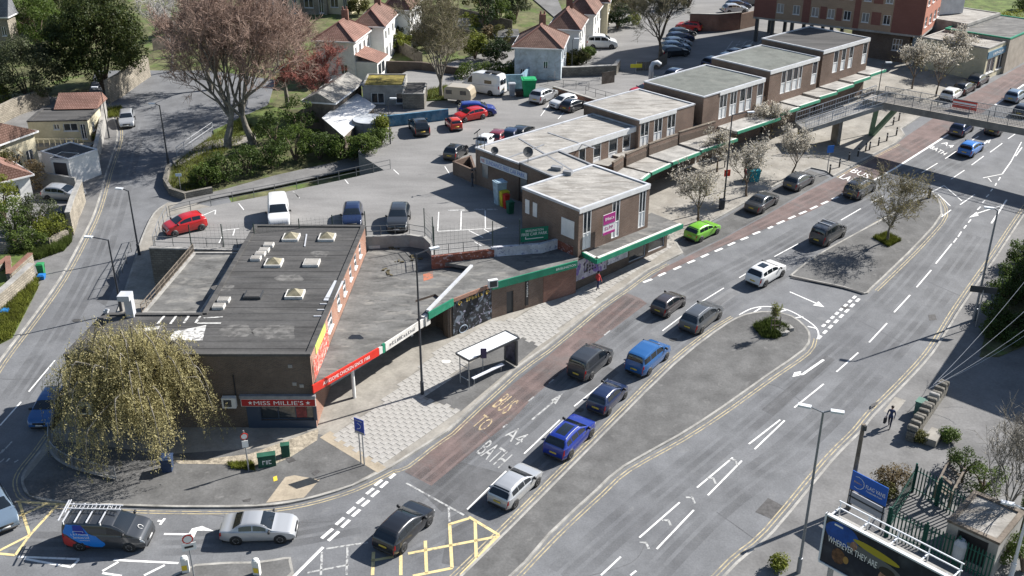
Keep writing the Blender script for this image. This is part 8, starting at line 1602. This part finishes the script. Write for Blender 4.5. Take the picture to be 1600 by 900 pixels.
mesh_fence('tall green mesh fence above the curved retaining wall', [(664, 370), (677, 384), (679, 400), (770, 391), (812, 388)], 2.7, 3.6, C); mesh_fence('tall mesh fence posts behind the takeaway roof', [(300, 390), (400, 388), (470, 380), (572, 368)], 2.3, 3.2, C)
# curved mesh fence round the weeping tree
rt = thing('garden_fence', 'low curved wire fence on a kerb round the weeping tree', 'fence', G(85, 720)); fp = smooth_line([G(*q) for q in [(80, 685), (80, 705), (92, 722), (115, 735), (150, 745), (182, 752)]], 4); mb = MB(); ribbon(mb, fp, .3, up(.3)); mb.build('kerb', M_conc, rt)
P = [Vector((q.x, q.y, gz(*q) + .12)) for q in fp]
for i, q in enumerate(P): MB().bar(q, q + Vector((0, 0, 1.0 if i % 4 else 1.15)), .06 if i % 4 == 0 else .025).build('post', M_steel, rt)
mb = MB()
for i in range(len(P) - 1):
    mb.bar(P[i] + Vector((0, 0, 1)), P[i + 1] + Vector((0, 0, 1)), .04); mb.bar(P[i] + Vector((0, 0, .2)), P[i + 1] + Vector((0, 0, .2)), .03)
    for k in range(1, 5): q = lin(P[i], P[i + 1], k / 5); mb.bar(q + Vector((0, 0, .2)), q + Vector((0, 0, 1)), .014)
mb.build('wire_panel', M_steel, rt)['kind'] = 'stuff'
# ---- right-hand corner: upright stone wall, picnic shelter, substation, signs
sw_ = thing('cock_and_hen_wall', 'stone wall topped with a row of upright dark coping stones', 'wall', G(1425, 690)); a, b = G(1420, 692), G(1473, 615); nn = 13; rz = math.atan2((b - a).y, (b - a).x); mb = MB()
mb.prism([a.xy + Vector((math.sin(rz), -math.cos(rz))) * s * .28 + (0 * a.xy) for s in (1,)] + [b.xy + Vector((math.sin(rz), -math.cos(rz))) * .28, b.xy - Vector((math.sin(rz), -math.cos(rz))) * .28, a.xy - Vector((math.sin(rz), -math.cos(rz))) * .28], up(0), up(.85)); mb.build('wall_length', M_stonedk, sw_)
for k in range(nn):
    q = lin(a, b, (k + .5) / nn); o = MB().box(q.x, q.y, q.z + .85, .34, .72, .42 + .08 * (k % 3), rz + random.uniform(-.12, .12)).build('coping_stone', M_stonedk if k != 8 else M_conc, sw_); md = o.modifiers.new('bevel', 'BEVEL'); md.width = .1; md.segments = 2
pl_ = G(1457, 690); o = MB().box(pl_.x, pl_.y, pl_.z + .12, 1.6, .8, .5, rz).build('stone_trough', M_flag); tag(o, 'pale stone trough behind the upright-stone wall', 'trough')
def palisade(label, pts, h=2.0, sp=.2, conv=lambda *q: G(*q, .12)):
    P = [conv(*q) for q in pts]; root = thing('palisade_fence', label, 'fence', P[0]); pm = MB(); pm.add([(-.045, 0, 0), (0, -.02, 0), (.045, 0, 0), (-.045, 0, h - .12), (0, -.02, h), (.045, 0, h - .12)], [(0, 1, 4, 3), (1, 2, 5, 4), (2, 0, 3, 5), (3, 4, 5)]); me = pm.mesh('pale', nmat('palisade_green', (.018, .085, .062), .55, .1, .6))
    for i in range(len(P) - 1):
        a, b = P[i], P[i + 1]; L = (b - a).length; nn = int(L / sp); rz = math.atan2((b - a).y, (b - a).x)
        for k in range(nn): q = lin(a, b, (k + .5) / nn); o = bpy.data.objects.new('pale', me); COL.objects.link(o); o.location = q; o.rotation_euler.z = rz; child_keep(o, root)
        for z in (.35, h - .4): MB().bar(a + Vector((0, 0, z)), b + Vector((0, 0, z)), .05).build('rail', MATS['palisade_green'], root)
        MB().bar(a, a + Vector((0, 0, h + .1)), .1).build('post', MATS['palisade_green'], root)
palisade('green palisade fence along the pavement side of the substation', [(1382, 838), (1424, 768)], 2.1); palisade('green palisade fence facing the yard', [(1424, 768), (1462, 790), (1500, 815)], 2.1); palisade('green palisade fence in front of the substation hut', [(1384, 838), (1440, 862), (1490, 884), (1545, 912)], 2.1)
hut = thing('substation_hut', 'small substation hut with a flat concrete roof and dark doorway', 'hut', G(1500, 850)); zz = gz(*G(1480, 850).xy) + 2.7; P = rect_from(W(1482, 812, zz).xy, W(1562, 848, zz).xy, 3.8); Lq = (P[1] - P[0]).length; block(hut, P, zz - 3.2, zz, M_grey, M_rooflt, ops={0: [(Lq * .22, Lq * .82, zz - 2.2, zz - .35, dict(nx=1, fm=M_dkgrey, gm=M_black, sill=False))]}, coping=M_wood, cw=.3, ch=.16)
q = at_uv(P[0], (P[1] - P[0]).normalized(), Vector(((P[1] - P[0]).normalized().y, -(P[1] - P[0]).normalized().x)), Lq * .36, zz - 1.9, .3); tr_ = thing('transformer', 'pale grey transformer drum in the hut doorway', 'transformer', q); mb = MB(); mb.lathe([(.35, 0), (.38, .9), (.2, 1.2)], q, 12); mb.build('drum', M_alu, tr_)
ps = thing('timber_shelter', 'low dark timber shelter with ivy beside the palisade fence', 'shelter', G(1475, 770)); c0 = [W(1464, 757, 1.0), W(1486, 712, 1.0), W(1507, 734, 1.0), W(1487, 772, 1.0)]
for q in c0: MB().bar((q.x, q.y, gz(q.x, q.y)), (q.x, q.y, 1.0), .12).build('post', M_wood, ps)
for k in range(4): MB().bar(c0[k], c0[(k + 1) % 4], .12).build('beam', M_wood, ps)
for k in range(5): MB().bar(lin(c0[0], c0[1], (k + .5) / 5) - Vector((0, 0, .5)), lin(c0[3], c0[2], (k + .5) / 5) - Vector((0, 0, .5)), .22, .05).build('plank', M_wood, ps)
# blue company sign
z_ = gz(*G(1345, 815).xy); a, b = W(1329, 762, z_ + 2.0).xy, W(1384, 791, z_ + 2.0).xy; t = (b - a).normalized(); n = Vector((t.y, -t.x)); bl = thing('company_sign', 'blue sign board with white lettering and oval emblem above a grey panel', 'sign', (*a, z_)); L = (b - a).length; rz = math.atan2(t.y, t.x)
for f in (.04, .96): q = lin(a, b, f); MB().bar((*q, z_), (*q, z_ + 3.1), .1).build('post', M_dkgrey, bl)
m = (a + b) / 2 + n * .06; mb = MB(); mb.box(m.x, m.y, z_ + 2.0, L, .05, 1.35, rz); pn = mb.build('blue_panel', flat('company_blue', (.01, .095, .42), .4), bl); m2 = (a + b) / 2; mb = MB(); mb.box(m2.x, m2.y, z_ + .95, L, .06, .85, rz); mb.build('grey_panel', nmat('panel_grey', (.34, .345, .37), .5, .05), bl); MB().bar(Vector((*(a + n * .05), z_ + 1.45)), Vector((*(b + n * .05), z_ + 1.45)), .06, .08).build('trim', M_dkgrey, bl)
o_ = Vector((m.x, m.y, z_ + 2.68)) + n.to_3d() * .03; t3_ = t.to_3d()
lettering('sign_lettering', 'FLAG VANS', o_ + t3_ * L * .19 + Vector((0, 0, .02)), t3_, (0, 0, 1), L * .54, .27, M_letw, pn); lettering('sign_lettering', '~15', o_ + t3_ * L * .17 - Vector((0, 0, .27)), t3_, (0, 0, 1), L * .45, .12, M_letw, pn); MB().tube([o_ - t3_ * L * .30 + t3_ * .42 * math.cos(k * .5236) + Vector((0, 0, .42 * math.sin(k * .5236))) + n.to_3d() * .01 for k in range(-4, 5)], .02, 4).build('emblem_ring', M_letw, pn); lettering('emblem_lettering', '~6', o_ - t3_ * L * .31 + n.to_3d() * .004, t3_, (0, 0, 1), .5, .13, flat('emblem_gold', (.6, .4, .2), .5), pn)
# billboard
z_ = gz(*G(1310, 930).xy); zt = z_ + 6.2; a, b = W(1295, 803, zt).xy, W(1490, 905, zt).xy; t = (b - a).normalized(); n = Vector((t.y, -t.x)); L = (b - a).length; rz = math.atan2(t.y, t.x); bb = thing('billboard', 'large billboard with a dark blue advertisement and a service gantry behind', 'billboard', (*a, z_)); h_ = 3.1
def bpan(name, u0, u1, v0, v1, mat, off, th=.04, par_=None): m = a + t * ((u0 + u1) / 2) + n * off; mb = MB(); mb.box(m.x, m.y, zt - v1, u1 - u0, th, v1 - v0, rz); return mb.build(name, mat, par_ or bb)
face = bpan('advert_face', 0, L, 0, h_, nmat('advert_dark', (.016, .020, .030), .35, .3, 1.5, stain=[(1.2, .56, .7, (.06, .07, .08), .7)]), .1, .08)
bpan('frame', -.06, L + .06, -.10, .0, M_lampw, .1, .2); bpan('frame', -.1, 0, -.1, h_, M_lampw, .1, .2); bpan('frame', -.06, L + .06, h_, h_ + .1, M_lampw, .1, .2)
def blob(name, cx, cz, rx, rz_, mat, off, ang=0, n_=20):
    V = [Vector((*(a + n * off), zt)) + t.to_3d() * (cx + rx * math.cos(k) * math.cos(ang) - rz_ * math.sin(k) * math.sin(ang)) - Vector((0, 0, cz - rz_ * math.sin(k) * math.cos(ang) - rx * math.cos(k) * math.sin(ang))) for k in [2 * math.pi * i / n_ for i in range(n_)]]
    MB().add(V, [tuple(range(n_))]).build(name, mat, face)
blob('advert_print', 1.0, .75, 1.0, .70, nmat('advert_blue', (.012, .07, .30), .35, .2, 1.0), .146); blob('advert_print', 3.0, .75, 1.35, .22, flat('advert_yellow', (.35, .29, .02), .4), .150, -.08); blob('advert_print', 2.9, 1.25, 1.6, .33, flat('advert_grey', (.10, .105, .11), .4), .148, -.1); blob('advert_print', 3.75, 2.1, .42, .62, nmat('advert_skin', (.26, .15, .10), .45, .3, .25), .152, .05); blob('advert_print', 3.75, 1.55, .46, .26, flat('advert_hair', (.015, .013, .012), .5), .154); blob('advert_print', 1.75, 1.05, .2, .28, MATS['advert_skin'], .151); blob('advert_print', 1.0, 2.2, .4, .5, nmat('advert_brown', (.10, .05, .025), .5, .4, .3), .149); blob('advert_print', 1.45, 2.2, .16, .24, flat('advert_amber', (.30, .17, .04), .5), .150)
lettering('advert_lettering', 'WHEREVER THEY ARE', Vector((*(a + t * 1.72 + n * .15), zt - 1.42)), (t.to_3d() * 1 - Vector((0, 0, .03))), (0, 0, 1), 2.9, .40, M_letw, face, off=.012)
mb = MB(); mb.box(*(a + t * .75 + n * .15), zt - .35, .5, .02, .1, rz); mb.build('advert_strapline', M_letw, face)
bpan('gantry_deck', 0, L, .55, .65, M_conc, -.55, .9)
for u in lsp(.1, L - .1, 5): q = a + t * u; MB().bar((*(q - n * 1.0), zt - .6), (*(q - n * 1.0), zt + .35), .06).build('gantry_post', M_lampw, bb); MB().bar((*(q - n * .1), zt - .05), (*(q - n * 1.0), zt - .05), .07).build('gantry_arm', M_lampw, bb)
for z in (.35, -.1): MB().bar((*(a - n * 1.0), zt + z), (*(b - n * 1.0), zt + z), .06).build('gantry_rail', M_lampw, bb)
bpan('back_panel', 0, L, 0.02, h_, M_conc, -.05, .08)
for u in (.5, L * .5, L - .5): q = a + t * u - n * .3; MB().bar((*q, z_ - .1), (*q, zt - .2), .25).build('leg', M_steel, bb)
# ---- people
def person(label, px, conv, top, bottom, h=1.72, stride=.25, rz=0, bag=None, hair=(.03, .02, .015), skin=(.42, .26, .19), arm=.18):
    p = conv(*px); root = thing('person', label, 'person', p, rz, 'people walking'); k = h / 1.72
    V = [(0, 0, .95), (0, 0, 1.12), (0, .01, 1.38), (0, 0, 1.50), (.02, 0, 1.60), (.02, 0, 1.68),
         (0, .1, .90), (stride * .55, .1, .50), (stride * .6, .1, .07), (stride + .08, .1, .03), (0, -.1, .90), (-stride * .3, -.1, .50), (-stride * .95, -.1, .09), (-stride * .75, -.1, .03),
         (0, .19, 1.42), (-arm * .5, .24, 1.14), (arm * .4, .25, .92), (arm * .55, .25, .83), (0, -.19, 1.42), (arm * .5, -.24, 1.14), (arm * 1.0, -.25, .92), (arm * 1.2, -.25, .84)]
    E = [(0, 1), (1, 2), (2, 3), (3, 4), (4, 5), (0, 6), (6, 7), (7, 8), (8, 9), (0, 10), (10, 11), (11, 12), (12, 13), (2, 14), (14, 15), (15, 16), (16, 17), (2, 18), (18, 19), (19, 20), (20, 21)]
    rad = [.145, .13, .15, .055, .085, .09, .095, .068, .045, .04, .095, .068, .045, .04, .065, .048, .035, .035, .065, .048, .035, .035]
    me = bpy.data.meshes.new('body'); me.from_pydata([(x * k, y * k, z * k) for x, y, z in V], E, []); o = bpy.data.objects.new('body', me); COL.objects.link(o)
    o.modifiers.new('skin', 'SKIN')
    for i, r in enumerate(rad): sv = me.skin_vertices[0].data[i]; sv.radius = (r * k, r * k * (.8 if i in (0, 1, 2) else 1)); sv.use_root = i == 0
    md = o.modifiers.new('sub', 'SUBSURF'); md.levels = md.render_levels = 1
    dg = bpy.context.evaluated_depsgraph_get(); em = bpy.data.meshes.new_from_object(o.evaluated_get(dg)); bpy.data.objects.remove(o); em.materials.clear()
    for c in (top, bottom, skin, (.02, .02, .02)): em.materials.append(flat('cloth_%.3f_%.3f_%.3f' % c, c, .85))
    for f in em.polygons: c = f.center / k; f.material_index = 2 if c.z > 1.5 or (abs(c.y) > .2 and c.z < .93) else 0 if c.z > .93 or abs(c.y) > .185 else 3 if c.z < .09 else 1; f.use_smooth = True
    o = bpy.data.objects.new('body', em); COL.objects.link(o); local(o, root)
    mb = MB(); mb.lathe([(.07, 1.62 * k), (.105, 1.68 * k), (.10, 1.76 * k), (.04, 1.80 * k)], (-.005, 0, 0), 10); local(mb.build('hair', flat('hair_%.3f' % hair[0], hair, .8), None, True), root)
    for s in (-1, 1):
        for q in range(4): mb = MB(); mb.tube([((arm * .55 if s > 0 else arm * 1.2) * k + (q - 1.5) * .018, s * .25 * k, .83 * k), ((arm * .6 if s > 0 else arm * 1.25) * k + (q - 1.5) * .02, s * .25 * k, .76 * k)], .009, 5); local(mb.build('finger', flat('cloth_%.3f_%.3f_%.3f' % skin, skin, .85)), root)
    if bag: mb = MB(); mb.box(arm * k, -.30 * k, .40, .34, .16, .42); local(mb.build('bag', flat('bag_' + str(bag[0]), bag, .7)), root)
    return root
person('person in dark blue clothes walking with a dark bag by the stone wall', (1389, 668), lambda x, y: G(x, y, .12), (.03, .045, .10), (.02, .025, .05), rz=-2.2, bag=(.015, .015, .02)); person('person in a red top and dark trousers outside the graffiti shop', (934, 453), lambda x, y: G(x, y, .12), (.45, .04, .04), (.02, .03, .08), rz=.6); person('person in dark clothes standing by the car park wall', (738, 292), C, (.03, .03, .035), (.08, .09, .11), stride=.05); person('person in white leaning by the blossom trees', (1132, 262), lambda x, y: G(x, y, .12), (.55, .54, .52), (.05, .05, .08), stride=.05); person('person in maroon near the turquoise kiosk', (1163, 285), lambda x, y: G(x, y, .12), (.2, .02, .05), (.03, .03, .05))
